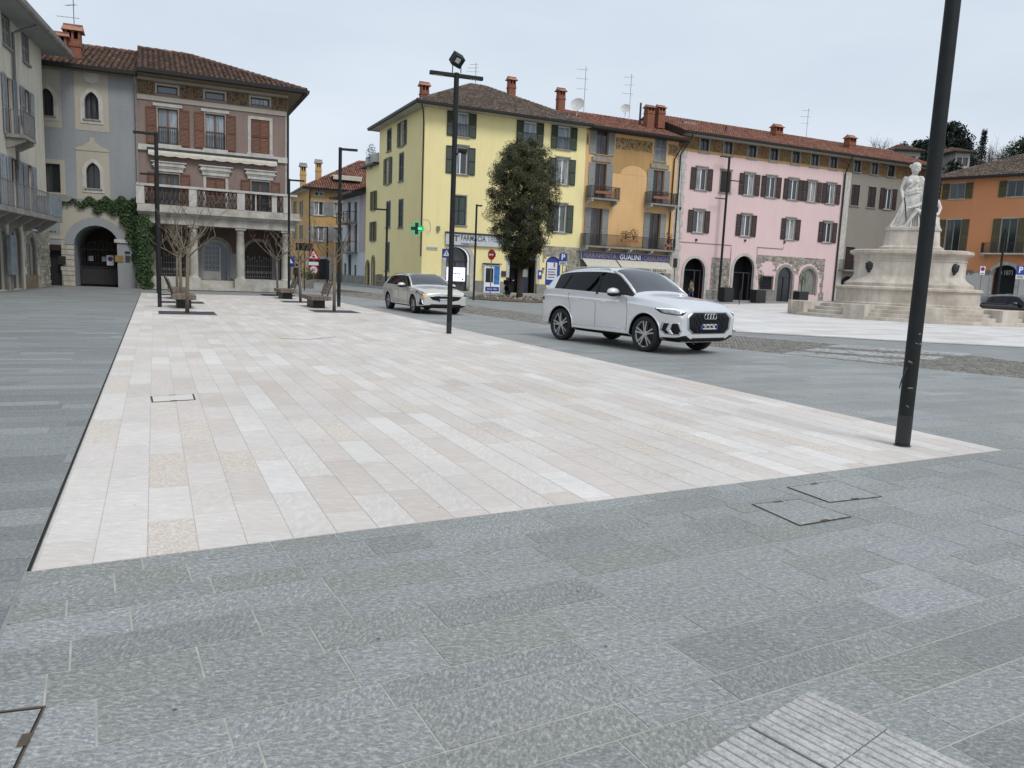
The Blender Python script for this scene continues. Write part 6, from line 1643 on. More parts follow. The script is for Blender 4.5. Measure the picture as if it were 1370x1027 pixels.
for s in (-1, 1):
    az = s*radians(40); P = lambda L_: [(s*t, z) for t, z in L_]; bp = (2.07, s*.74)
    hl = decal('headlight', P([(-.24, 0.905), (.0, 0.970), (.34, 0.970), (.36, 0.935), (.24, 0.860), (.0, 0.835), (-.16, 0.835)]), az, m_trim_k, .006, None, 4, bp)
    decal('headlight_lens', P([(-.17, 0.895), (.0, 0.940), (.30, 0.945), (.22, 0.875), (.0, 0.850), (-.12, 0.850)]), az, m_lampg, .010, hl, 4, bp)
    decal('light_strip', P([(-.22, 0.907), (.0, 0.965), (.34, 0.965), (.33, 0.943), (.0, 0.940), (-.18, 0.887)]), az, m_drl, .013, hl, 3, bp)
    vt = decal('intake_frame', P([(-.10, .69), (.20, .68), (.24, .52), (.14, .43), (-.12, .43), (-.17, .52)]), az, m_silver, .006, None, 5, bp)
    decal('intake', P([(-.08, .67), (.17, .66), (.21, .52), (.13, .45), (-.10, .45), (-.14, .52)]), az, m_trim_k, .018, vt, 5, bp); decal('intake_blade', P([(.0, .68), (.05, .68), (.10, .53), (.02, .44), (-.03, .44), (.03, .53)]), az, m_silver, .026, vt, 5, bp)
    decal('tail_light', [(s*t, z) for t, z in ((-.12, 1.03), (.10, 1.03), (.10, .93), (-.12, .95))], s*radians(140), M('tail_red', (.10, .008, .008), .3, .05), .006, None, 4, (-2.0, s*.75))
decal('lower_intake', sym([(.52, .375), (.50, .32), (.30, .285)]), 0, m_trim_k, .006); decal('skid_trim', sym([(.68, .30), (.62, .275), (.3, .262)]), 0, m_silver, .008)
th = radians(143.6); hd = Vector((sin(th), cos(th), 0)); lf = Vector((-hd.y, hd.x, 0))
mid = (G(750.4, 454)+G(866, 470.4))/2; root.location = mid + lf*(.82) - hd*.03; root.rotation_euler = (0, 0, math.atan2(hd.y, hd.x))
# ---- champagne estate car
root, decal, hit, kx, ky, kz = car('estate_car', 4.66, 1.82, 1.45, 'champagne estate car with its turn signal lit, behind the twin arm lamp post', m_pb, .325, spokes=5, dbl=False)
g0 = decal('grille', sym([(.34, .67), (.62, .655), (.50, .54), (.30, .50)]), 0, m_trim_k, .008)
decal('grille_frame', sym([(.36, .685), (.66, .67), (.52, .53), (.30, .488)]), 0, m_silver, .004); MB().ellipsoid((hit((6, 0, .72), (-1, 0, 0))[0].x+.005, 0, .72), (.01, .07, .03), 12, 8).obj('oval_badge', m_silver, root)
decal('lower_intake', sym([(.55, .38), (.66, .33), (.5, .27), (.3, .26)]), 0, m_trim_k, .006)
plate(root, hit((6, 0, .52), (-1, 0, 0))[0].x+.02, .52, None)
for s in (-1, 1):
    az = s*radians(40); bp = (2.05, s*.72); hl = decal('headlight', [(s*t, z) for t, z in ((-.24, .70), (-.02, .80), (.33, .835), (.33, .77), (.02, .69), (-.2, .665))], az, m_fr_d, .006, None, 4, bp)
    decal('headlight_lens', [(s*t, z) for t, z in ((-.08, .73), (.04, .785), (.28, .805), (.26, .765), (.0, .71))], az, m_lampg, .010, hl, 4, bp)
    if s < 0: decal('turn_signal', [(s*t, z) for t, z in ((-.23, .70), (-.07, .745), (-.07, .69), (-.19, .67))], az, m_amber, .013, hl, 3, bp)
    v = decal('fog_pocket', [(s*t, z) for t, z in ((.02, .55), (.07, .56), (.12, .34), (-.12, .34), (.02, .42))], az, m_trim_k, .006, None, 4, bp); decal('fog_trim', [(s*t, z) for t, z in ((-.02, .56), (.015, .555), (.02, .43), (-.09, .34), (-.13, .34), (-.02, .43))], az, m_silver, .008, v, 3, bp)
th = radians(152); hd = Vector((sin(th), cos(th), 0)); lf = Vector((-hd.y, hd.x, 0)); fw = G(555.5, 418.5)
root.location = fw - hd*1.44 + lf*.78; root.rotation_euler = (0, 0, math.atan2(hd.y, hd.x))
# ---- dark parked cars by the orange shop
def park(px, py, th, label, dims):
    r, dc, ht, kx, ky, kz = car('parked_car', *dims, label, m_pk, .32, dbl=False, group='black cars parked by the orange shop')
    dc('grille', sym([(.36, .70), (.40, .62), (.34, .54)]), 0, m_fr_d, .006); plate(r, ht((6, 0, .48), (-1, 0, 0))[0].x+.015, .48, None)
    for s in (-1, 1): dc('headlight', [(s*t, z) for t, z in ((-.1, .72), (.25, .78), (.25, .68), (-.08, .65))], s*radians(40), m_lampg, .008, None, 3, (2.07, s*.72))
    MB().lathe([(0, 0), (.05, 0), (.05, .012)], 14, (ht((6, 0, .66), (-1, 0, 0))[0].x, 0, .66), 'x').obj('round_badge', m_silver, r)
    th = radians(th); r.location = ground_at(px, py); r.rotation_euler = (0, 0, math.atan2(cos(th), sin(th)))
park(1318, 50, 250, 'black hatchback parked beside the monument steps, seen from its side', (4.2, 1.8, 1.6))
park(1368, 44, 165, 'black car with a round badge parked under the blue parking sign', (4.4, 1.82, 1.62))
# ================================================================== lamps, signs, benches
m_pole = M('lamp_post_paint', (.011, .013, .0135), .65, .25, 8, .15, 60, spec=.3)
m_alu0 = M('faded_sticker', (.16, .165, .16), .8, .3, 30)
m_led = M('lamp_glass', (.45, .46, .44), .3, .05)
def lamp(px, py, top, label, arms, r=.065, Y=None, H=None, box=False, spot=None, cable=False, name='lamp_post', group='dark lamp posts of the square'):
    p = G(px, py) if Y is None else ground_at(px, Y)
    r_ = ray(px, top); Hh = H or zat(px, top, p.y)
    o = E(name, (p.x, p.y, 0), 0, label, 'lamp post', group)
    mb = MB(); mb.tube((0, 0, -.02), (0, 0, Hh), r, r*.97, 16); mb.obj('pole', m_pole, o, smooth=True, sharp=40)
    MB().lathe([(r*1.18, 0), (r*1.18, .006), (r*1.03, .012)], 16).obj('base_ring', m_steel, o)
    MB().tube((0, 0, .03), (0, 0, .42*r/.065*.7), r*1.02, n=16).obj('foot_band', m_blackp, o, smooth=True, sharp=40)
    for (ang, ln, dz) in arms:
        ma = Matrix.Translation((0, 0, Hh-.06+dz)) @ Matrix.Rotation(radians(ang), 4, 'Z')
        m = MB(); m.obox(ma @ Matrix.Translation((ln/2+r*.6, 0, 0)), ln, .11, .085); ao = m.obj('lamp_arm', m_pole, o, bevel=.01)
        m = MB(); m.obox(ma @ Matrix.Translation((ln*.72, 0, -.046)), ln*.38, .07, .008); m.obj('lamp_lens', m_led, ao)
    if box:   # cube floodlight on a yoke
        m = MB(); mt = Matrix.Translation((0, 0, Hh+.30)) @ Matrix.Rotation(radians(25), 4, 'Z') @ Matrix.Rotation(radians(38), 4, 'X') @ Matrix.Rotation(radians(20), 4, 'Y')
        m.obox(mt, .26, .26, .26); bo = m.obj('floodlight', m_pole, o, bevel=.012)
        m = MB(); m.obox(mt @ Matrix.Translation((-.04, -.131, .03)), .12, .01, .12); m.obj('floodlight_lens', m_led, bo); m = MB(); m.tube((-.10, 0, Hh), (-.10, 0, Hh+.2), .012, n=6); m.tube((.10, 0, Hh), (.10, 0, Hh+.2), .012, n=6); m.obj('yoke', m_pole, bo)
    if spot is not None:
        z = zat(px, spot, p.y); m = MB(); m.tube((.05, -.02, z), (.12, -.05, z+.08), .015, n=6); m.tube((.10, -.07, z+.11), (.30, -.10, z+.07), .05, .075, 12); m.obj('spot_lamp', m_pole, o)
    if cable:
        z = .55; P = [(-.06, -.05, .78), (-.085, -.07, .76), (-.12, -.08, .66), (-.135, -.085, .58)]; MB().path(P, .006, 6).obj('cable', m_blackp, o)
        q = random.Random(2)
        for k in range(6):
            z = q.choice((.85, .62, 1.1, .98, .45, .3)); a = radians(-90+q.uniform(-45, 45)); m = MB(); m.obox(Matrix.Translation(((r+.001)*cos(a), (r+.001)*sin(a), z+q.uniform(-.05, .05))) @ Matrix.Rotation(a-pi/2, 4, 'Z') @ Matrix.Rotation(q.uniform(-.6, .6), 4, 'Y'), q.uniform(.02, .045), .003, q.uniform(.006, .016)); m.obj('sticker_scrap', m_alu0, o)
    return o
A2 = -math.degrees(TH)+0      # direction of e2 in world degrees (from +X)
AE2 = math.degrees(math.atan2(E2.y, E2.x))
lamp(1207, 596, 0, 'dark lamp post standing in the cut corner of the white paving', [(AE2, .62, 0), (AE2+180, .62, 0)], .068, H=6.5, box=True, cable=True)
lamp(600.5, 446, 97, 'lamp post with two arms and a cube floodlight on top', [(AE2-5, .62, 0), (AE2+175, .62, 0)], .064, box=True, spot=207)
lamp(453.2, 410, 197, 'lamp post with one arm behind the tree grate, right row of benches', [(AE2-12, .62, 0)], .068)
lamp(213.8, 410.5, 177, 'lamp post with one arm towards the grey gothic house, left row of benches', [(AE2+180, .62, 0)], .062)
lamp(211.5, 391.5, 232, 'second lamp post just behind the left row lamp post', [(AE2+180, .62, 0)], .062)
lamp(386.5, 394, 239, 'lamp post with one arm at the corner of the portico', [(AE2-10, .75, 0)], .066)
lamp(516, 397, 279, 'lamp post with a leftward arm in front of the yellow side wall', [(AE2+180, .75, 0)], .062)
lamp(633.5, 401, 273, 'slim lamp post with a short arm before the pharmacy', [(AE2, .3, 0)], .06)
lamp(437.5, 382, 303, 'lamp post with one arm in front of the ochre house', [(AE2+180, .8, 0)], .07)
lamp(961, 402, 209, 'tall lamp post before the pink house with several arms', [(AE2+180, 1.0, 0), (AE2, 1.6, -2.0), (AE2+180, 1.2, -3.7)], .11)
lamp(1334, 0, 304, 'lamp post in front of the orange shop house', [(AE2+180, .35, 0)], .08, Y=58)

m_alu = M('pole_grey', (.20, .205, .21), .5, .1, 8, metal=.5)
def sign_post(name, px, py, label, cat, Y=None, top=None, dark=False, r=.03):
    p = G(px, py) if Y is None else ground_at(px, Y); o = E(name, (p.x, p.y, 0), 0, label, cat); H = zat(px, top, p.y)
    MB().tube((0, 0, -.02), (0, 0, H), r, n=10).obj('post', m_blackp if dark else m_alu, o, smooth=True, sharp=40); return o, p, H
def disc(o, r, z, y, mat, nm='disc', x=0, n=28): return MB().lathe([(0, y-.006), (r, y-.006), (r, y), (0, y)], n, (x, 0, z), 'y').obj(nm, mat, o)
def panel(o, w, h, z, y, mat, nm='plate', x=0): return MB().box(x-w/2, x+w/2, y-.008, y, z-h/2, z+h/2).obj(nm, mat, o, bevel=.002)
# pedestrian crossing
o, p, H = sign_post('crossing_sign', 595.8, 396, 'blue square pedestrian crossing sign by the estate car', 'road sign', top=331)
zc = zat(594, 338.5, p.y); panel(o, .58, .58, zc, -.03, m_blue); MB().prism([(-.21, zc-.17), (.21, zc-.17), (0, zc+.22)], -.045, -.039).obj('white_triangle', m_whitep, o)
MB().prism([(-.05, zc-.13), (.0, zc-.05), (.07, zc-.13), (.09, zc-.12), (.03, zc-.01), (.025, zc+.06), (-.02, zc+.06), (-.03, zc-.02), (-.07, zc-.12)], -.05, -.046).obj('walking_figure', m_blackp, o); disc(o, .028, zc+.095, -.046, m_blackp, 'walking_head')
# no entry, turned away
o, p, H = sign_post('no_entry_sign', 655.5, 401, 'red no entry disc on a thin post before the dispenser', 'road sign', top=333)
zc = zat(657.5, 340.5, p.y); s_ = bpy.data.objects.new('sign_face', None); COL.objects.link(s_); s_.parent = o; s_.rotation_euler = (0, 0, radians(-48)); disc(s_, .31, zc, -.03, m_redp); panel(s_, .42, .10, zc, -.0365, m_whitep, 'white_bar')
MB().lathe([(0, .0), (.31, .0), (.31, .006)], 28, (.0, .01, zc), 'y').obj('sign_back', m_blackp, s_); panel(o, .24, .25, zc+.0, .05, m_blackp, 'side_plate', .12)
# parking signs
def parking(px, Y, top, zpx, label, w):
    o, p, H = sign_post('parking_sign', px, 0, label, 'road sign', Y=Y, top=top); zc = zat(px, zpx, p.y)
    panel(o, w, w, zc, -.03, m_blue); me = text_mesh('P', w*.95, m_whitep, .003, 1, .012); O('letter', me, o, loc=(0, -.045, zc)); panel(o, w*.95, w*.45, zc-w*.76, -.03, m_plate); 
    for k in range(3): panel(o, w*.7, w*.05, zc-w*.64-k*w*.11, -.039, m_ink, 'print_line')
    return o
parking(752, 50, 338, 344, 'blue parking sign near the evergreen tree', .50)
parking(1360.5, 54, 352, 361, 'blue parking sign with a plate above the black parked cars', .62)
o, p, H = sign_post('no_parking_sign', 1310, 0, 'small round no parking sign on a white plate by the monument', 'road sign', Y=56, top=354); zc = zat(1312, 360.5, 56)
panel(o, .36, .58, zc-.06, -.03, m_whitep); disc(o, .15, zc+.05, -.039, m_redp); disc(o, .11, zc+.05, -.046, m_blue, 'blue_disc'); panel(o, .24, .06, zc-.26, -.039, m_ink, 'print_line')
# triangular warning and limit
o, p, H = sign_post('warning_sign', 419.5, 384, 'red bordered warning triangle with a speed limit below', 'road sign', top=336)
zc = zat(420.5, 341.5, p.y); k = 1.25
MB().prism([(-.42*k, zc-.25*k), (.42*k, zc-.25*k), (0, zc+.45*k)], -.035, -.03).obj('red_triangle', m_redp, o); MB().prism([(-.27*k, zc-.17*k), (.27*k, zc-.17*k), (0, zc+.28*k)], -.041, -.036).obj('white_triangle', m_whitep, o); MB().prism([(-.13*k, zc-.13*k), (.13*k, zc-.13*k), (0, zc+.02*k)], -.045, -.0415).obj('hump_mark', m_blackp, o)
panel(o, .75, .26, zc-.62, -.03, m_whitep); disc(o, .36, zc-1.1, -.03, m_redp); disc(o, .27, zc-1.1, -.037, m_whitep, 'white_disc'); O('number', text_mesh('30', .34, m_blackp, .002), o, loc=(0, -.046, zc-1.1))
o, p, H = sign_post('crossing_sign', 389, 391, 'blue pedestrian sign beside the portico corner', 'road sign', top=340); zc = zat(388.8, 349.5, p.y); panel(o, .42, .62, zc, -.03, m_blue); MB().prism([(-.14, zc-.1), (.14, zc-.1), (0, zc+.16)], -.045, -.039).obj('white_triangle', m_whitep, o)
o, p, H = sign_post('direction_board', 407.3, 388, 'dark rectangular board on a thin post behind the bare trees', 'sign', top=324, dark=True); zc = zat(407, 330, p.y); panel(o, 1.15, .48, zc, -.03, m_blackp)
o, p, H = sign_post('traffic_signal_back', 901.5, 0, 'black signal box on a thin post left of the pink house doorway', 'signal', Y=64, top=346, dark=True); zc = zat(902, 351.5, p.y); MB().box(-.16, .16, -.12, .12, zc-.38, zc+.38).obj('signal_box', m_blackp, o, bevel=.03)
o, p, H = sign_post('thin_post', 991, 0, 'thin dark post before the large pink house archway', 'post', Y=60, top=388, dark=True)

# ---- benches
m_bwood = M('bench_wood', (.155, .115, .09), .75, .18, 8, .2, 60, objrand=.12)
def bench(pos_, flip, label):
    # long axis along e1, back on the outer side
    o = E('bench', (pos_[0], pos_[1], 0), math.atan2(E1.y, E1.x), label, 'bench', 'wooden slab benches on the white paving'); s = -1 if flip else 1
    MB().box(-.65, .65, -.22, .22, 0, .28).obj('base', m_blackp, o)
    for k in range(5): y = -.36+k*.146; MB().box(-1.15, 1.15, y+.003, y+.141, .30, .44).obj('seat_plank', m_bwood, o, bevel=.006)
    MB().box(-.9, .9, -.3, .3, .28, .30).obj('seat_frame', m_blackp, o)
    for k in range(4):
        z = .50+k*.11; yy = s*(.30+.35*(z-.44)); m = MB(); mt = Matrix.Translation((0, yy, z+.05)) @ Matrix.Rotation(-s*radians(19), 4, 'X'); m.obox(mt, 1.15, .035, .10); m.obj('back_plank', m_bwood, o)
    for x in (-.5, .5): m = MB(); m.tube((x, s*.30, .34), (x, s*.52, .95), .022, n=6); m.obj('back_support', m_blackp, o)
    return o
def on(px, py): p = G(px, py); return (p.x, p.y)
def bpos(a, b_): return wab(a, b_)
t_px = {'L': [(250.5, 418.5), (242.5, 404.3), (237, 394.3)], 'R': [(447, 416.5), (402, 403.8), (371.5, 394.2)]}
tb = {k: [ab(G(*p)) for p in v] for k, v in t_px.items()}
aL = tb['L'][0][0]; aR = tb['R'][0][0]
bench(bpos(aL, (tb['L'][0][1]+tb['L'][1][1])/2), False, 'wooden bench with tilted back in the left row, beside the lamp post')
bench(bpos(aL, (tb['L'][1][1]+tb['L'][2][1])/2), False, 'wooden bench in the left row closest to the portico house')
bench(bpos(aR-.1, (tb['R'][0][1]+tb['R'][1][1])/2-.6), True, 'wooden bench with tilted back in the right row, beside the lamp post')
bench(bpos(aR-.1, (tb['R'][1][1]+tb['R'][2][1])/2-.4), True, 'wooden bench in the right row closest to the portico house')
# ---- bare trees in square grates
m_bark = M('pale_bark', (.150, .122, .088), .9, .25, 10, .5, 40)
def bare_tree(px, py, label, seed, H=3.1, fork=2.0):
    p = G(px, py); q = random.Random(seed); o = E('bare_tree', (p.x, p.y, 0), 0, label, 'tree', 'bare young trees in dark grates'); m = MB()
    lean = Vector((q.uniform(-.05, .05), q.uniform(-.05, .05), 0))
    T0 = [Vector((0, 0, -.02)), Vector((0, 0, .8))+lean*.4, Vector((0, 0, fork))+lean]; m.path(T0, [.062, .052, .05], 10); m.obj('trunk', m_bark, o, smooth=True)
    c = MB()
    def grow(p0, d, L, r, lv):
        pts = [p0]; n = 4
        for i in range(n):
            d = (d + Vector((q.uniform(-.22, .22), q.uniform(-.22, .22), q.uniform(-.05, .22)))).normalized(); pts.append(pts[-1]+d*L/n)
        c.path(pts, [r*(1-.55*i/n) for i in range(n+1)], 5, cap=False)
        if lv > 0:
            for k in range(q.choice((1, 2, 2, 3))):
                i = q.randint(2, n); a = q.uniform(0, 2*pi); dd = (d*.8 + Vector((cos(a)*.75, sin(a)*.75, q.uniform(.0, .5)))).normalized(); grow(pts[i], dd, L*q.uniform(.45, .75), max(.006, r*.45), lv-1)
    n = q.randint(7, 9)
    for k in range(n):
        a = 2*pi*k/n+q.uniform(-.3, .3); up = q.uniform(.3, 1.1); grow(T0[2]-Vector((0, 0, q.uniform(0, .35))), Vector((cos(a), sin(a), up)).normalized(), q.uniform(.6, .95)*(H-fork)/.95, .026, 3)
    c.obj('crown', m_bark, o, smooth=True)
    # grate
    gr = T(MB().box(-.78, .78, -.78, .78, -.01, .007).obj('tree_grate', M('grate_dark', (.035, .036, .042), .7, .2, 10), loc=(p.x, p.y, 0), rz=math.atan2(E1.y, E1.x)), 'dark square '+label.replace('bare young tree', 'tree grate'), 'tree grate', 'dark tree grates')
for k, lst in t_px.items():
    for i, (px, py) in enumerate(lst):
        pos3 = ('nearest the twin arm lamp post', 'in the middle of its row', 'nearest the portico house')[i]
        row = 'left' if k == 'L' else 'right'
        bare_tree(px, py, f'bare young tree of the {row} bench row, {pos3}', 20+i+(10 if k == 'R' else 0), 3.2, 1.95)

# ================================================================== foliage
def leaf_mat(name, c0, c1, c2, rough=.5):
    m, n, b = nodes(name); g = n.nodes.new('ShaderNodeNewGeometry')
    c = ramp(n, g.outputs['Random Per Island'], [(0, c0), (.6, c1), (1, c2)]); link(n, c, b.inputs['Base Color']); b.inputs['Roughness'].default_value = rough; b.inputs['Specular IOR Level'].default_value = .22
    return m
m_leaf = leaf_mat('evergreen_leaf', (.022, .028, .011), (.046, .053, .022), (.125, .118, .062))
m_ivy = leaf_mat('ivy_leaf', (.012, .030, .010), (.026, .055, .018), (.055, .095, .03))
m_shrub = leaf_mat('shrub_leaf', (.03, .05, .015), (.06, .085, .025), (.11, .12, .04))
m_dkbark = M('dark_bark', (.05, .042, .034), .95, .3, 8, .6, 30)
def leaf(m, c, nrm, L, w, q):
    nrm = nrm.normalized(); t = nrm.orthogonal().normalized(); t.rotate(Matrix.Rotation(q.uniform(0, 2*pi), 3, nrm)); s_ = nrm.cross(t); bend = nrm*(-L*.12)
    m.add([c-t*L*.5, c+s_*w*.5, c+t*L*.5+bend, c-s_*w*.5], [(0, 1, 2, 3)])
def rv(q): 
    while True:
        v = Vector((q.uniform(-1, 1), q.uniform(-1, 1), q.uniform(-1, 1)))
        if .01 < v.length <= 1: return v
def evergreen(p, label):
    q = random.Random(77); o = E('evergreen_tree', (p.x, p.y, 0), 0, label, 'tree')
    m = MB(); m.path([(0, 0, -.05), (.02, 0, .5), (.0, .03, 1.6), (.05, 0, 3.2), (0, 0, 6.5), (0, 0, 9.3)], [.26, .19, .165, .14, .08, .03], 12)
    for k in range(26):
        z = q.uniform(1.7, 7.8); a = q.uniform(0, 2*pi); L = q.uniform(.8, 1.7); m.path([(0, 0, z), (cos(a)*L*.5, sin(a)*L*.5, z+L*.25), (cos(a)*L, sin(a)*L, z+L*.7)], [.05, .035, .012], 6)
    m.obj('trunk', m_dkbark, o, smooth=True)
    c = MB(); z0, z1 = 2.15, 9.75
    PR = [(0, .35), (.08, 1.0), (.2, 1.75), (.34, 2.2), (.55, 2.32), (.74, 2.2), (.87, 1.8), (.95, 1.25), (1, .5)]
    def rad(z):
        t = (z-z0)/(z1-z0)
        for i in range(len(PR)-1):
            if PR[i][0] <= t <= PR[i+1][0]: k_ = (t-PR[i][0])/(PR[i+1][0]-PR[i][0]); return PR[i][1]+k_*(PR[i+1][1]-PR[i][1])
        return .3
    clumps = []
    for k in range(950):
        z = q.uniform(z0, z1); a = q.uniform(0, 2*pi); rr = rad(z)*sqrt(q.uniform(.15, 1.0))*q.uniform(.80, 1.09); clumps.append(Vector((rr*cos(a), rr*sin(a), z)))
    for cc in clumps:
        s = q.uniform(.2, .46); outd = Vector((cc.x, cc.y, .5)).normalized()
        for j in range(115):
            v = rv(q); pt = cc+Vector((v.x*s, v.y*s, v.z*s*.9)); leaf(c, pt, outd*.9+rv(q)*.9+Vector((0, 0, .35)), q.uniform(.08, .135), q.uniform(.035, .055), q)
    c.obj('crown', m_leaf, o)
    return o
pt_ = G(694.5, 401); evergreen(pt_, 'large dense evergreen tree standing before the pharmacy')
# round bed of stones at its foot
bd_ = E('tree_bed', (pt_.x, pt_.y, 0), 0, 'low round bed of loose stones and bricks round the evergreen tree', 'planting bed'); q = random.Random(3)
MB().lathe([(0, .10), (3.0, .10), (3.2, .0)], 40).obj('soil', M('soil', (.12, .095, .065), .95, .3, 3, .8, 25), bd_)
m_sto = M('bed_stone', (.26, .215, .165), .9, .25, 6, .5, 30, objrand=.4)
for k in range(120):
    a = q.uniform(0, 2*pi); rr = 3.0*sqrt(q.uniform(.1, 1)); m = MB(); m.obox(Matrix.Translation((rr*cos(a), rr*sin(a), .13)) @ Euler((q.uniform(-.4, .4), q.uniform(-.4, .4), q.uniform(0, 3))).to_matrix().to_4x4(), q.uniform(.12, .28), q.uniform(.1, .18), q.uniform(.08, .15)); m.obj('stone', m_sto, bd_)
# ivy on the grey gothic house
q = random.Random(9); iv = MB(); st = MB(); pts = []
def ivp(px, py, off=.1): u, z = FG.uv(px, py); return Vector((u, -off, z))
def dens(px, py):
    pass
for k in range(20000):
    px, py = q.uniform(84, 209), q.uniform(263, 386)
    top = 266+3*sin(px*.3); 
    if px < 160: lo, hi = top+ (3 if px < 110 else 0), top + (6 if px < 100 else 10 if px < 125 else 16+ (px-125)*.12)
    else:
        xl = 160 + max(0, (py-282)*.30) + 3*sin(py*.25)
        if px < xl and py > 284: continue
        lo, hi = top, 386
        if px > 205 - max(0, (300-py)*.35) + 3*sin(py*.4): continue
    if not (lo < py < hi): continue
    if px < 115 and q.random() < .55: continue
    pts.append((px, py))
for px, py in pts:
    c = ivp(px, py, q.uniform(.03, .34 if px > 160 else .22) + (.85*min(1, (px-178)/10) if px > 178 and py > 290 else 0)); leaf(iv, c, Vector((q.uniform(-.6, .6), -1, q.uniform(-.3, .8))), q.uniform(.10, .17), q.uniform(.09, .14), q)
io = E('ivy', FG.at(0), FG.rz, 'dark green ivy climbing round the arched gateway', 'ivy'); iv.obj('leaves', m_ivy, io)
for px0, py0, px1, py1 in ((189, 386, 184, 300), (193, 386, 196, 290), (184, 300, 120, 272), (196, 300, 150, 278)): st.path([ivp(px0, py0, .05), ivp((px0+px1)/2+3, (py0+py1)/2, .06), ivp(px1, py1, .05)], [.04, .03, .015], 6)
st.obj('stems', m_dkbark, io)
# balcony flowers and terrace plants
def bush(name, p, r, label, cat, mat, n=160, seed=1, pot=None, L=.1, group=None, trunk=0):
    q = random.Random(seed); o = E(name, p, 0, label, cat, group); m = MB()
    for k in range(n): v = rv(q); leaf(m, Vector((v.x*r[0], v.y*r[1], trunk+r[2]+v.z*r[2])), rv(q)+Vector((0, -.3, .5)), L*q.uniform(.7, 1.4), L*.55, q)
    m.obj('leaves', mat, o)
    s = MB()
    for k in range(5): v = rv(q); s.path([(0, 0, 0), (v.x*.05, v.y*.05, trunk), (v.x*r[0]*.6, v.y*r[1]*.6, trunk+r[2]*1.2)], [.02, .015, .006], 5)
    s.obj('stems', m_dkbark, o)
    if pot: MB().box(-pot[0]/2, pot[0]/2, -pot[1]/2, pot[1]/2, -pot[2], .02).obj('pot', pot[3], o)
    return o
m_dry = leaf_mat('dry_geranium', (.09, .035, .02), (.14, .06, .03), (.09, .08, .03)); m_terra = M('terracotta', (.26, .10, .055), .85, .15, 6)
def on_fy(px, py, off): u, z = FY.uv(px, py, off); p = FY.at(u)+FY.n*off; return (p.x, p.y, z)
for i, (px, py, rr, mt, lab) in enumerate(((808, 252, (1.1, .2, .28), m_dry, 'withered flower box on the left upper balcony of the orange house'), (884, 259, (1.0, .2, .28), m_dry, 'withered flower box on the right upper balcony of the orange house'), (837, 316, (.55, .25, .4), m_shrub, 'green potted plant on the long balcony of the orange house'), (848, 317, (.5, .25, .5), m_dry, 'reddish leafy plant on the long balcony of the orange house'), (894, 323, (.35, .3, .6), m_dry, 'tall brown plant at the end of the long balcony'))):
    o = bush('balcony_plant', on_fy(px, py+4, .95), rr, lab, 'plant', mt, 150, 30+i, (rr[0]*1.6, .22, .2, m_terra), .12, 'plants on the orange house balconies'); o.rotation_euler = (0, 0, FY.rz)
u, z = FYS.uv(497, 214); p = FYS.at(u)+FYS.n*.05; bush('terrace_plant', (p.x, p.y, z-.3), (.5, .5, .9), 'dark shrub hanging over the terrace of the yellow wing', 'plant', m_ivy, 260, 41, (.6, .5, .5, m_trim_w), .14)
p = G(412, 385); bush('pot_plant', (p.x, p.y, .55), (.55, .5, .5), 'yellow green potted plant before the ochre house', 'plant', m_shrub, 220, 43, (.7, .6, .6, m_gplin), .14)
for i, (px, Yo, lab) in enumerate(((1014, 3.3, 'slim potted tree in a black planter beside the large pink archway'), (1071, 3.3, 'slim potted tree in a black planter before the glazed pink arch'), (971, 3.3, 'tall black planter left of the large pink archway'))):
    u, _ = FY.uv(px, 398, Yo); p = FY.at(u)+FY.n*Yo; hh = (1.15, 1.15, 1.25)[i]
    o = bush('planter', (p.x, p.y, hh), (.35, .35, .75 if i < 2 else .1), lab, 'planter', m_shrub if i < 2 else m_dkbark, 130 if i < 2 else 12, 50+i, ((1.15, 1.15, 1.0)[i], .8, hh, m_blackp), .14, trunk=.5 if i < 2 else 0); o.rotation_euler = (0, 0, FY.rz)
# ================================================================== monument
m_mon = stone('monument_stone', [(.36, .31, .255), (.50, .45, .385), (.60, .555, .495)], .9, .8, 30, .35)
m_mar = stone('white_marble', [(.40, .375, .33), (.60, .58, .54), (.68, .665, .63)], 3.0, .6, 30, .3)
m_brz = M('dark_bronze', (.03, .032, .034), .5, .2, 8, metal=.4)
MC = ground_at(1212, 44.0); view = Vector((MC.x, MC.y, 0)).normalized(); mrz = math.atan2(view.y, view.x)-pi/2
mo = E('monument', (MC.x, MC.y, 0), mrz, 'pale stone monument with curved steps and a white marble group on top', 'monument')
def sup(a, b_, e=2.6, n=72, sq=1.0):
    P = []
    for k in range(n):
        t = 2*pi*k/n; c, s = cos(t), sin(t); P.append((a*abs(c)**(2/e)*(1 if c >= 0 else -1), b_*abs(s)**(2/e)*(1 if s >= 0 else -1)))
    return P
def tier(nm, prof, e=2.6, mat=None, n=72):
    m = MB(); rings = [[(x, y, z) for x, y in sup(a, b_, e, n)] for a, b_, z in prof]; V = sum(rings, []); F = []
    for i in range(len(rings)-1):
        for j in range(n): F.append((i*n+j, i*n+(j+1) % n, (i+1)*n+(j+1) % n, (i+1)*n+j))
    F.append(tuple(range((len(rings)-1)*n, len(rings)*n))); m.add(V, F); return m.obj(nm, mat or m_mon, mo, smooth=True, sharp=30)
A_, B_ = 6.1, 5.6
st_h = [.0, .19, .38, .57, .76]
for k in range(4): tier('step', [(A_-.34*k, B_-.34*k, st_h[k]-.01), (A_-.34*k, B_-.34*k, st_h[k+1]-.012), (A_-.34*k-.02, B_-.34*k-.02, st_h[k+1])], 2.3)
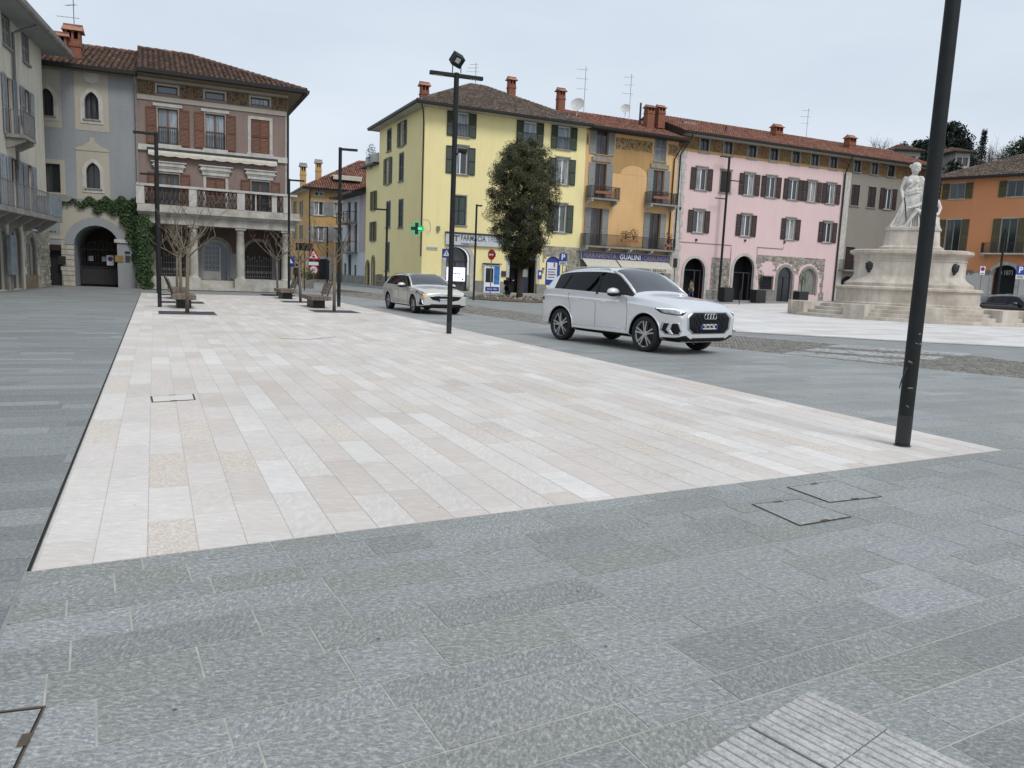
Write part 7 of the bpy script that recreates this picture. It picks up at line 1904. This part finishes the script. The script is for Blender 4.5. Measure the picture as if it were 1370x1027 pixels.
for a in (-78, -112, -40, -148, -15, -165):
    t = radians(a); d = Vector((cos(t)*(A_-.55), sin(t)*(B_-.55), 0)); m = MB(); m.obox(Matrix.Translation((d.x, d.y, .39)) @ Matrix.Rotation(t+pi/2, 4, 'Z'), 1.15, 1.35, .80); m.obj('step_block', m_mon, mo, bevel=.02)
tier('lower_plinth', [(3.72, 2.8, .7), (3.72, 2.8, .85), (3.62, 2.7, .9), (3.62, 2.7, 1.55), (3.72, 2.8, 1.62), (3.72, 2.8, 1.72), (3.58, 2.66, 1.78)], 3.2)
tier('pedestal', [(3.25, 2.35, 1.7), (3.25, 2.35, 1.95), (3.02, 2.15, 2.1), (2.86, 2.02, 2.25), (2.8, 1.96, 2.4), (2.8, 1.96, 3.15), (2.84, 2.0, 3.2), (2.84, 2.0, 3.26), (2.8, 1.96, 3.3), (2.82, 1.98, 3.45), (3.02, 2.15, 3.55), (3.1, 2.2, 3.6), (3.1, 2.2, 3.74), (2.84, 2.0, 3.8)], 3.4)
tier('upper_plinth', [(1.62, 1.25, 3.78), (1.62, 1.25, 3.95), (1.45, 1.1, 4.05), (1.42, 1.08, 4.1), (1.35, 1.0, 4.85), (1.42, 1.06, 4.9), (1.42, 1.06, 5.0)], 4.5)
for x in (-1.95, 2.2):   # bronze lion masks
    yy = -1.97*(1-abs(x/2.8)**3.4)**(1/3.4); m = MB(); m.ellipsoid((x, yy, 2.85), (.20, .13, .27), 14, 10); m.ellipsoid((x, yy-.11, 2.78), (.09, .11, .10), 10, 8); m.ellipsoid((x, yy-.04, 2.58), (.09, .08, .08), 10, 8)
    for s in (-1, 1): m.ellipsoid((x+s*.16, yy, 2.97), (.06, .06, .08), 8, 6); m.ellipsoid((x+s*.07, yy-.10, 2.91), (.04, .04, .04), 8, 6)
    m.obj('lion_mask', m_brz, mo, smooth=True)
# ---- marble group, modelled at twice life size: one skin per figure
def fuse(nm, mb, mat, vox, loc, k, sm=3):
    o = mb.obj(nm, mat); r = o.modifiers.new('r', 'REMESH'); r.mode = 'VOXEL'; r.voxel_size = vox
    s = o.modifiers.new('s', 'SMOOTH'); s.factor = .5; s.iterations = sm
    me = apply_mods(o); bpy.data.objects.remove(o); me.materials.clear(); me.materials.append(mat)
    me.transform(Matrix.Diagonal((k, k, k, 1))); me.polygons.foreach_set('use_smooth', [True]*len(me.polygons)); return O(nm, me, mo, loc=loc)
def limb(m, pts, rs, n=12): 
    m.path(pts, rs, n)
    for p, r in zip(pts, rs): m.ellipsoid(p, (r, r, r), 12, 8)
def loft(m, secs, n=48, fold=0.0, nf=9, ph=0.0, tw=.0):
    V = []
    for i, (cx_, cy_, z, a, b_, f) in enumerate(secs):
        for j in range(n):
            t = 2*pi*j/n; w = 1 + f*(.6*sin(nf*t+ph+tw*z)+.4*sin((nf*1.7)*t+1.3+tw*1.6*z)); V.append((cx_+a*w*cos(t), cy_+b_*w*sin(t), z))
    F = [(i*n+j, i*n+(j+1) % n, (i+1)*n+(j+1) % n, (i+1)*n+j) for i in range(len(secs)-1) for j in range(n)]
    F.append(tuple(reversed(range(n)))); F.append(tuple(range((len(secs)-1)*n, len(secs)*n))); m.add(V, F)
def head(m, c, yaw, tilt=0, hair='bun', k=1.0):
    rt = Euler((tilt, 0, yaw)).to_matrix(); c = Vector(c)
    def e(p, r, nn=14): m.ellipsoid(c + rt @ (Vector(p)*k), tuple(x*k for x in r), nn, 10, rt)
    e((0, 0, .0), (.078, .098, .118)); e((0, -.045, -.055), (.058, .058, .062)); e((0, -.108, -.012), (.016, .026, .03)); e((0, -.098, .008), (.012, .018, .03)); e((0, -.09, -.065), (.026, .016, .012)); e((0, -.088, -.10), (.026, .02, .018))
    for s in (-1, 1): e((s*.034, -.082, .032), (.024, .016, .008)); e((s*.032, -.083, .008), (.015, .012, .009)); e((s*.08, .005, -.005), (.012, .024, .032)); e((s*.045, -.06, -.03), (.026, .03, .028))
    e((0, .022, .035), (.092, .105, .105)); 
    if hair == 'bun': e((0, .125, .02), (.05, .055, .05)); e((0, .01, .06), (.092, .105, .09))
    else: e((0, .04, .03), (.098, .10, .11))
w = MB()   # standing woman in a long gown; -y faces the viewer
loft(w, [(-.10, .03, .0, .40, .27, .10), (-.10, .03, .05, .37, .26, .12), (-.07, .02, .25, .29, .22, .13), (-.035, .01, .5, .235, .19, .12), (.0, .0, .75, .205, .165, .09), (.015, .0, .90, .20, .155, .06), (.015, .0, .98, .185, .145, .05)], fold=.1, nf=8, tw=2.0)
loft(w, [(-.30, .0, .0, .20, .2, .12), (-.27, .0, .12, .17, .17, .12), (-.18, .0, .35, .12, .13, .1), (-.08, .0, .6, .08, .10, .05)], nf=6)
for k in range(11):   # long gown folds
    x = -.22+.045*k; w.path([(x*1.5-.10, -.20-.05*cos(k*1.9), .02), (x*1.1-.04, -.17-.03*cos(k*1.9), .4), (x*.75+.01, -.135, .85)], [.028, .022, .012], 8)
loft(w, [(.015, 0, .92, .20, .15, .03), (.01, 0, 1.02, .165, .125, .02), (.005, 0, 1.12, .145, .108, .02), (.0, 0, 1.22, .155, .115, .02), (.0, .0, 1.33, .175, .12, .02), (.0, .005, 1.42, .165, .10, .0), (.0, .01, 1.47, .10, .075, 0), (.005, .01, 1.50, .058, .058, 0), (.012, .0, 1.58, .052, .055, 0)], nf=10)
for s in (-1, 1): w.ellipsoid((s*.075, -.095, 1.30), (.068, .062, .066), 12, 10)
w.path([(.16, -.09, 1.44), (.06, -.135, 1.30), (-.06, -.135, 1.16), (-.15, -.10, 1.06)], [.03, .032, .034, .03], 8)          # diagonal mantle
w.path([(-.19, -.05, 1.0), (-.05, -.155, 1.02), (.10, -.15, 1.07), (.19, -.05, 1.10)], [.045, .05, .05, .04], 10); w.path([(-.20, -.04, .95), (-.05, -.165, .96), (.11, -.155, 1.0), (.2, -.04, 1.02)], [.03, .035, .035, .03], 8)
limb(w, [(-.185, .01, 1.40), (-.235, .0, 1.20), (-.255, -.04, 1.10), (-.215, -.12, .92)], [.062, .050, .044, .034])          # her right arm
limb(w, [(.185, .01, 1.40), (.27, .0, 1.25), (.34, -.05, 1.13), (.40, -.14, 1.10)], [.062, .050, .045, .034])
loft(w, [(.30, .05, .35, .07, .09, .2), (.28, .05, .7, .10, .09, .2), (.25, .05, 1.1, .11, .08, .15), (.20, .03, 1.38, .09, .07, .1)], nf=6)   # mantle falling from the left arm
for k in range(5): w.path([(.22+.04*k, -.03-.015*k, .45), (.20+.03*k, -.05, .9), (.15+.025*k, -.05, 1.36)], [.02, .02, .014], 6)
head(w, (.03, -.02, 1.665), radians(58), radians(20), 'bun', 1.14)
def hand(m, c, d, up, k=1.0):
    """palm, four fingers and a thumb"""
    c, d, up = Vector(c), Vector(d).normalized(), Vector(up).normalized(); sd = d.cross(up).normalized(); up = sd.cross(d)
    m.ellipsoid(c+d*.04*k, (.036*k, .036*k, .036*k), 10, 8); m.ellipsoid(c+d*.07*k, (.04*k, .03*k, .04*k), 10, 8)
    for i in range(4):
        o_ = sd*(-.03+.02*i)*k; L = (.07, .082, .078, .062)[i]*k; limb(m, [c+d*.085*k+o_, c+d*(.085*k+L*.5)+o_-up*.008*k, c+d*(.085*k+L*.85)+o_-up*.03*k], [.011*k, .0105*k, .009*k], 8)
    limb(m, [c+d*.03*k-sd*.03*k, c+d*.065*k-sd*.06*k-up*.01*k, c+d*.095*k-sd*.065*k-up*.02*k], [.013*k, .012*k, .010*k], 8)
hand(w, (-.215, -.12, .92), (.25, -.25, -.9), (0, -1, 0)); hand(w, (.40, -.14, 1.10), (.8, -.5, -.2), (0, 0, 1))
limb(w, [(-.33, -.16, .05), (-.35, -.24, .035)], [.045, .035])
SZ = 5.0; SK_ = 1.98
for i_, p_ in enumerate(w.v): w.v[i_] = (p_[0]*1.06, p_[1]*1.06, p_[2])
wo = fuse('standing_woman', w, m_mar, .011, (-.25, -.15, SZ), SK_, 2)
MB().path([(-.60, -.66, SZ+1.7), (-.50, -.72, SZ+1.2), (-.34, -.78, SZ+.10)], [.03, .035, .02], 6).obj('sword', m_brz, wo).matrix_parent_inverse = wo.matrix_basis.inverted()
z = MB()   # seated figure with one leg stretched out, leaning on a rock
limb(z, [(.80, .08, .34), (.80, .07, .52), (.78, .03, .72)], [.15, .135, .15]); z.ellipsoid((.78, .03, .70), (.17, .115, .16), 14, 10); z.ellipsoid((.80, .06, .36), (.18, .16, .13), 14, 10)
limb(z, [(.77, .02, .80), (.76, .0, .88)], [.06, .055]); head(z, (.77, -.02, .97), radians(-35), radians(12), 'short')
limb(z, [(.74, -.04, .36), (.58, -.2, .44), (.42, -.34, .50), (.28, -.34, .26), (.17, -.34, .06)], [.10, .085, .066, .055, .04]); limb(z, [(.17, -.34, .05), (.06, -.40, .03)], [.042, .03])
limb(z, [(.86, -.05, .36), (.86, -.28, .44), (.86, -.38, .42), (.84, -.35, .22), (.84, -.32, .05)], [.10, .085, .066, .055, .04]); limb(z, [(.84, -.32, .05), (.80, -.44, .03)], [.042, .03])
limb(z, [(.62, .0, .78), (.50, -.12, .70), (.38, -.28, .62), (.26, -.34, .58)], [.062, .05, .044, .033]); hand(z, (.26, -.34, .58), (-.8, -.4, -.2), (0, 0, 1))
limb(z, [(.94, .03, .78), (1.02, -.02, .60), (1.0, -.14, .46)], [.06, .05, .04]); hand(z, (1.0, -.14, .46), (-.3, -.5, -.8), (1, 0, 0))
loft(z, [(.72, .0, .0, .32, .28, .15), (.74, .0, .15, .29, .27, .15), (.78, .03, .34, .24, .24, .1)], nf=7, tw=3)
for k in range(7): z.path([(.50+.08*k, -.30+.02*sin(k*2), .02), (.58+.06*k, -.26, .22), (.68+.04*k, -.16, .40)], [.03, .028, .02], 8)
so2 = fuse('seated_figure', z, m_mar, .011, (-.72, -.12, SZ+.03), SK_*.96, 2)
q = random.Random(6); rk_ = MB()
for k in range(9): rk_.ellipsoid((.70+q.uniform(-.35, .40), .16+q.uniform(-.1, .15), q.uniform(.05, .28)), (q.uniform(.12, .22),)*3, 7, 5, Euler((q.random()*3, q.random()*3, q.random()*3)).to_matrix())
fuse('rock', rk_, m_mar, .012, (-.72, -.1, SZ), SK_*.95, 1)
MB().prism([(x, y) for x, y in sup(1.36, 1.0, 4.5, 40)], SZ-.001, SZ+.09, plane='xy').obj('marble_base', m_mar, mo)

# ================================================================== scooter and people
def scooter(p, rz):
    o = E('scooter', p, rz, 'dark motor scooter parked beside the evergreen tree', 'scooter')
    for x, nm in ((-.62, 'rear'), (.66, 'front')):
        w_ = bpy.data.objects.new('wheel', None); COL.objects.link(w_); w_.parent = o; w_.location = (x, 0, .27)
        MB().lathe([(.17, -.05), (.25, -.055), (.27, -.03), (.27, .03), (.25, .055), (.17, .05)], 24, axis='y').obj('tyre', m_tyre, w_, smooth=True, sharp=40); MB().lathe([(.03, -.04), (.17, -.03), (.17, .03), (.03, .04)], 16, axis='y').obj('rim', m_steel, w_)
    m = MB(); m.prism([(-.85, .55), (-.95, .72), (-.6, .80), (-.1, .74), (.0, .45), (.35, .30), (.45, .32), (.55, .75), (.50, .95), (.60, .95), (.70, .6), (.52, .25), (.1, .20), (-.25, .30), (-.45, .45)], -.17, .17); m.obj('body', m_trim_k, o, bevel=.04)
    MB().box(-.85, -.1, -.15, .15, .76, .86).obj('seat', m_cabin, o, bevel=.04); MB().tube((.68, 0, .25), (.50, 0, 1.0), .035, n=8).obj('fork', m_steel, o); MB().tube((.48, -.33, 1.03), (.48, .33, 1.03), .016, n=6).obj('handlebar', m_trim_k, o)
    MB().prism([(.60, .95), (.66, .95), (.50, 1.38), (.46, 1.36)], -.2, .2).obj('windshield', tint_glass('scooter_screen', (.3, .32, .33)), o); MB().ellipsoid((.66, 0, .82), (.05, .09, .07), 12, 8).obj('headlight', m_lampg, o)
    MB().box(-1.15, -.78, -.2, .2, .88, 1.2).obj('top_box', m_trim_k, o, bevel=.05)
    for s in (-1, 1): MB().ellipsoid((.50, s*.30, 1.18), (.02, .06, .045), 10, 8).obj('mirror', m_silver, o)
    MB().tube((-.7, .2, .3), (-.2, .2, .28), .05, n=8).obj('exhaust', m_steel, o)
p = G(679, 398); scooter((p.x, p.y, 0), math.atan2(E2.y, E2.x)+radians(60))
def person(p, rz, label, mt, mb_, step=.12, bag=None, coat=False):
    o = E('person', p, rz, label, 'person'); b_ = MB()
    skin = cached('skin', lambda: M('skin', (.42, .26, .19), .6, .08))
    body_ = MB(); limb(body_, [(0, 0, .95), (0, .0, 1.15), (0, 0, 1.36)], [.15, .14, .15]); body_.ellipsoid((0, 0, 1.38), (.20, .11, .09), 14, 10); limb(body_, [(0, 0, 1.42), (0, -.01, 1.52)], [.06, .055]); head(body_, (0, -.015, 1.62), 0, 0, 'short')
    for s in (-1, 1):
        limb(body_, [(s*.09, 0, .95), (s*.095, -s*step*.5, .52), (s*.095, -s*step+ .02, .09)], [.095, .065, .045]); limb(body_, [(s*.095, -s*step+.04, .05), (s*.10, -s*step-.14, .035)], [.045, .032])
        limb(body_, [(s*.20, 0, 1.38), (s*.25, .02, 1.12), (s*.24, -.08, .88)], [.06, .048, .035]); hand(body_, (s*.24, -.08, .88), (0, -.3, -1), (s, 0, 0))
    me = body_.obj('body', skin); r = me.modifiers.new('r', 'REMESH'); r.mode = 'VOXEL'; r.voxel_size = .014; dm = apply_mods(me); bpy.data.objects.remove(me)
    dm.materials.clear()
    for m_ in (skin, mt, mb_, m_trim_k): dm.materials.append(m_)
    for pl in dm.polygons:
        c = pl.center; pl.use_smooth = True
        pl.material_index = 3 if c.z < .085 or (c.z > 1.66 or (c.z > 1.56 and c.y > .03)) else 2 if c.z < (.92 if not coat else .72) and abs(c.x) < .2 else 1 if c.z < 1.47 and not (abs(c.x) > .18 and c.z < .9) else 0
    O('body', dm, o)
    if bag: MB().prism([(-.14, .55), (.14, .55), (.12, .9), (-.12, .9)], -.06, .06).obj('bag', bag, o, loc=(-.30, -.05, .15), bevel=.02)
    return o
m_jk = M('olive_jacket', (.17, .15, .11), .8, .15, 10); m_jn = M('blue_jeans', (.06, .075, .12), .85, .2, 12); m_dk = M('dark_coat', (.02, .022, .03), .8, .2, 10); m_ybag = M('yellow_bag', (.55, .27, .02), .7, .1)
u, _ = FY.uv(924, 396, .6); pp = FY.at(u)+FY.n*.6; person((pp.x, pp.y, .09), FY.rz+pi+.3, 'person in an olive jacket with a yellow bag entering the pink house arch', m_jk, m_jn, .16, m_ybag)
pp = G(397.5, 376.5); pp = ground_at(397, 62); person((pp.x, pp.y, 0), radians(200), 'person in a dark coat walking near the ochre house', m_dk, m_dk, .2, m_dk, True)

# ================================================================== wooded hill behind the right-hand houses
m_hill = M('hill_grass', (.06, .065, .045), .95, .3, .12, .4, 1.0)
def hill_z(x, y):
    t = max(0, min(1, (y-100)/95)); t = t*t*(3-2*t); s = max(0, min(1, (x-30)/35)); s = s*s*(3-2*s)
    return 24*t*s + 1.2*sin(x*.11)*t*s - .3
h = MB(); nx, ny = 50, 36; V = []
for j in range(ny+1):
    for i in range(nx+1):
        x = 15+285*i/nx; y = 96+160*j/ny; V.append((x, y, hill_z(x, y)))
h.add(V, [(j*(nx+1)+i, j*(nx+1)+i+1, (j+1)*(nx+1)+i+1, (j+1)*(nx+1)+i) for j in range(ny) for i in range(nx)]); T(h.obj('hill', m_hill, smooth=True), kind='structure')
m_con = leaf_mat('conifer_leaf', (.010, .018, .013), (.020, .032, .022), (.035, .048, .032)); m_twig = M('grey_twig', (.13, .115, .10), .95, .15, 2); m_pin = leaf_mat('pine_leaf', (.015, .03, .013), (.03, .05, .022), (.05, .07, .03))
def hp(px, Y): p = ground_at(px, Y); return Vector((p.x, p.y, hill_z(p.x, p.y)))
def crown_tree(name, px, Y, top, label, shape, mat, halfw, n, L, seed, bare=False, group=None, base=.12):
    """top = picture row of the crown's top; halfw in metres"""
    q = random.Random(seed); p = hp(px, Y); H = zat(px, top, Y)-p.z; o = E(name, p, 0, label, 'tree', group); m = MB(); m.path([(0, 0, -.5), (0, 0, H*.5), (0, 0, H*.92)], [H*.022+.05, H*.015+.03, .03], 8)
    if bare:
        c = MB()
        def grow(p0, d, L_, r, lv):
            pts = [p0]
            for i in range(3): d = (d+rv(q)*.22).normalized(); pts.append(pts[-1]+d*L_/3)
            c.path(pts, [r, r*.8, r*.6, r*.4], 4, cap=False)
            if lv:
                for k in range(4): grow(pts[q.randint(1, 3)], (d+rv(q)*.8).normalized(), L_*q.uniform(.5, .75), r*.5, lv-1)
        for k in range(10): a = 2*pi*k/10; grow(Vector((0, 0, H*q.uniform(.2, .62))), Vector((cos(a)*.6, sin(a)*.6, 1)).normalized(), H*.27, H*.008+.015, 3)
        m.obj('trunk', m_twig, o); c.obj('crown', m_twig, o); return o
    for k in range(10): z_ = H*q.uniform(.3, .8); a = q.uniform(0, 6.28); m.path([(0, 0, z_), (cos(a)*halfw*.6, sin(a)*halfw*.6, z_+H*.06)], [.1, .03], 5)
    m.obj('trunk', m_dkbark, o); c = MB()
    for k in range(n):
        t = q.random(); a = q.uniform(0, 2*pi)
        if shape == 'cone': z_ = base+(1-base)*t; r = halfw*(1-t)**.8
        elif shape == 'column': z_ = base*.3+(1-base*.3)*t; r = halfw*(1-abs(2*t-.7)**2.2*.55)*(1 if t < .8 else max(.05, (1-t)/.2))
        elif shape == 'tiers': z_ = base+(1-base)*(int(t*7)+q.uniform(-.12, .12))/7; r = halfw*(1-.8*(z_-base)/(1-base))
        elif shape == 'umbrella': z_ = .62+.38*t; r = halfw*sqrt(max(0, 1-((z_-.66)/.36)**2))
        else: z_ = base+(1-base)*t; r = halfw*sin(pi*min(1, t*.85+.12))**.6
        if r <= 0: continue
        rr = r*sqrt(q.random())*q.uniform(.8, 1.12); cc = Vector((rr*cos(a), rr*sin(a), z_*H))
        for j in range(7): leaf(c, cc+rv(q)*L*1.3, rv(q)+Vector((0, 0, .6)), L*q.uniform(.6, 1.3), L*.45, q)
    c.obj('crown', mat, o); return o
crown_tree('cedar_tree', 1212, 150, 176, 'dark spreading cedar above the grey house roof', 'tiers', m_con, 5.5, 900, .6, 1)
crown_tree('conifer_tree', 1246, 145, 166, 'tall dark conifer behind the near lamp post', 'round', m_con, 5.6, 1500, .65, 2)
crown_tree('conifer_tree', 1264, 146, 188, 'broad dark conifer beside the hill villa', 'round', m_con, 3.2, 1100, .6, 3)
crown_tree('cypress_tree', 1290.5, 165, 173, 'slim dark cypress on the hilltop', 'column', m_con, 1.25, 500, .45, 4)
crown_tree('pine_tree', 1362, 160, 181, 'umbrella pine with a flat dark crown above the orange roof', 'umbrella', m_pin, 6.5, 1100, .6, 5)
crown_tree('conifer_tree', 1188, 148, 192, 'small round dark evergreen left of the hill villa', 'round', m_con, 2.2, 420, .5, 6)
crown_tree('conifer_tree', 1218, 122, 212, 'low dark evergreen just over the grey house roof', 'round', m_con, 3.4, 600, .55, 16); crown_tree('conifer_tree', 1258, 122, 216, 'low dark evergreen between the two house roofs', 'round', m_con, 2.6, 600, .5, 17)
for i, (px, Y, top) in enumerate(((1150, 150, 196), (1172, 155, 189), (1304, 170, 187), (1318, 172, 188), (1332, 168, 190), (1346, 172, 188), (1300, 160, 198), (1326, 158, 200), (1340, 160, 204))):
    crown_tree('bare_tree', px, Y, top, ['low bare tree right behind the pink house chimney', 'bare tree between the chimney and the round dark evergreen', 'bare tree touching the cypress', 'tall bare tree next but one to the cypress', 'bare tree in the middle of the hilltop thicket', 'bare tree touching the umbrella pine', 'low bare tree in front of the grey tower villa', 'low bare tree below the hilltop thicket', 'low bare tree below the umbrella pine'][i], 'bare', None, 3, 0, 0, 60+i, True, ('bare trees left of the hill villa', 'bare trees beside the cypress')[i > 1])
def villa(px0, px1, Y, ztop, label, tp_=.35):
    f = Fac(ground_at((px0+px1)/2, Y), 84); u0, u1 = f.u_at(px0, 210), f.u_at(px1, 210); b = Bld('hill_villa', f, u0, label); W_ = u1-u0; zt = f.z((px0+px1)/2, ztop); zb_ = hill_z(f.O.x, f.O.y)-1
    ops_ = [op(W_*k, .9, zt-2.2, zt-.9) for k in (.3, .7)]
    wall(b, 0, W_, zb_, zt, ops_, plaster('villa_plaster', (.36, .35, .32), .1)); body(b, 0, W_, 7, zt, m_trim_g, 'lrb')
    for o_ in ops_: window(b, (o_['u0']+o_['u1'])/2, o_['z0'], .9, 1.3, m_fr_d, m_pane_d, mull=0)
    roof(b, 0, W_, 7, zt, .5, tp_, True, True, [m_tile_old, m_soff_b], m_tile_old, m_gut, 111, tw=.3)
villa(1199, 1231, 134, 201, 'pale villa with arched loggia among the conifers on the hill'); villa(1278, 1298, 132, 203, 'grey tower like villa below the cypress on the hill', .3)
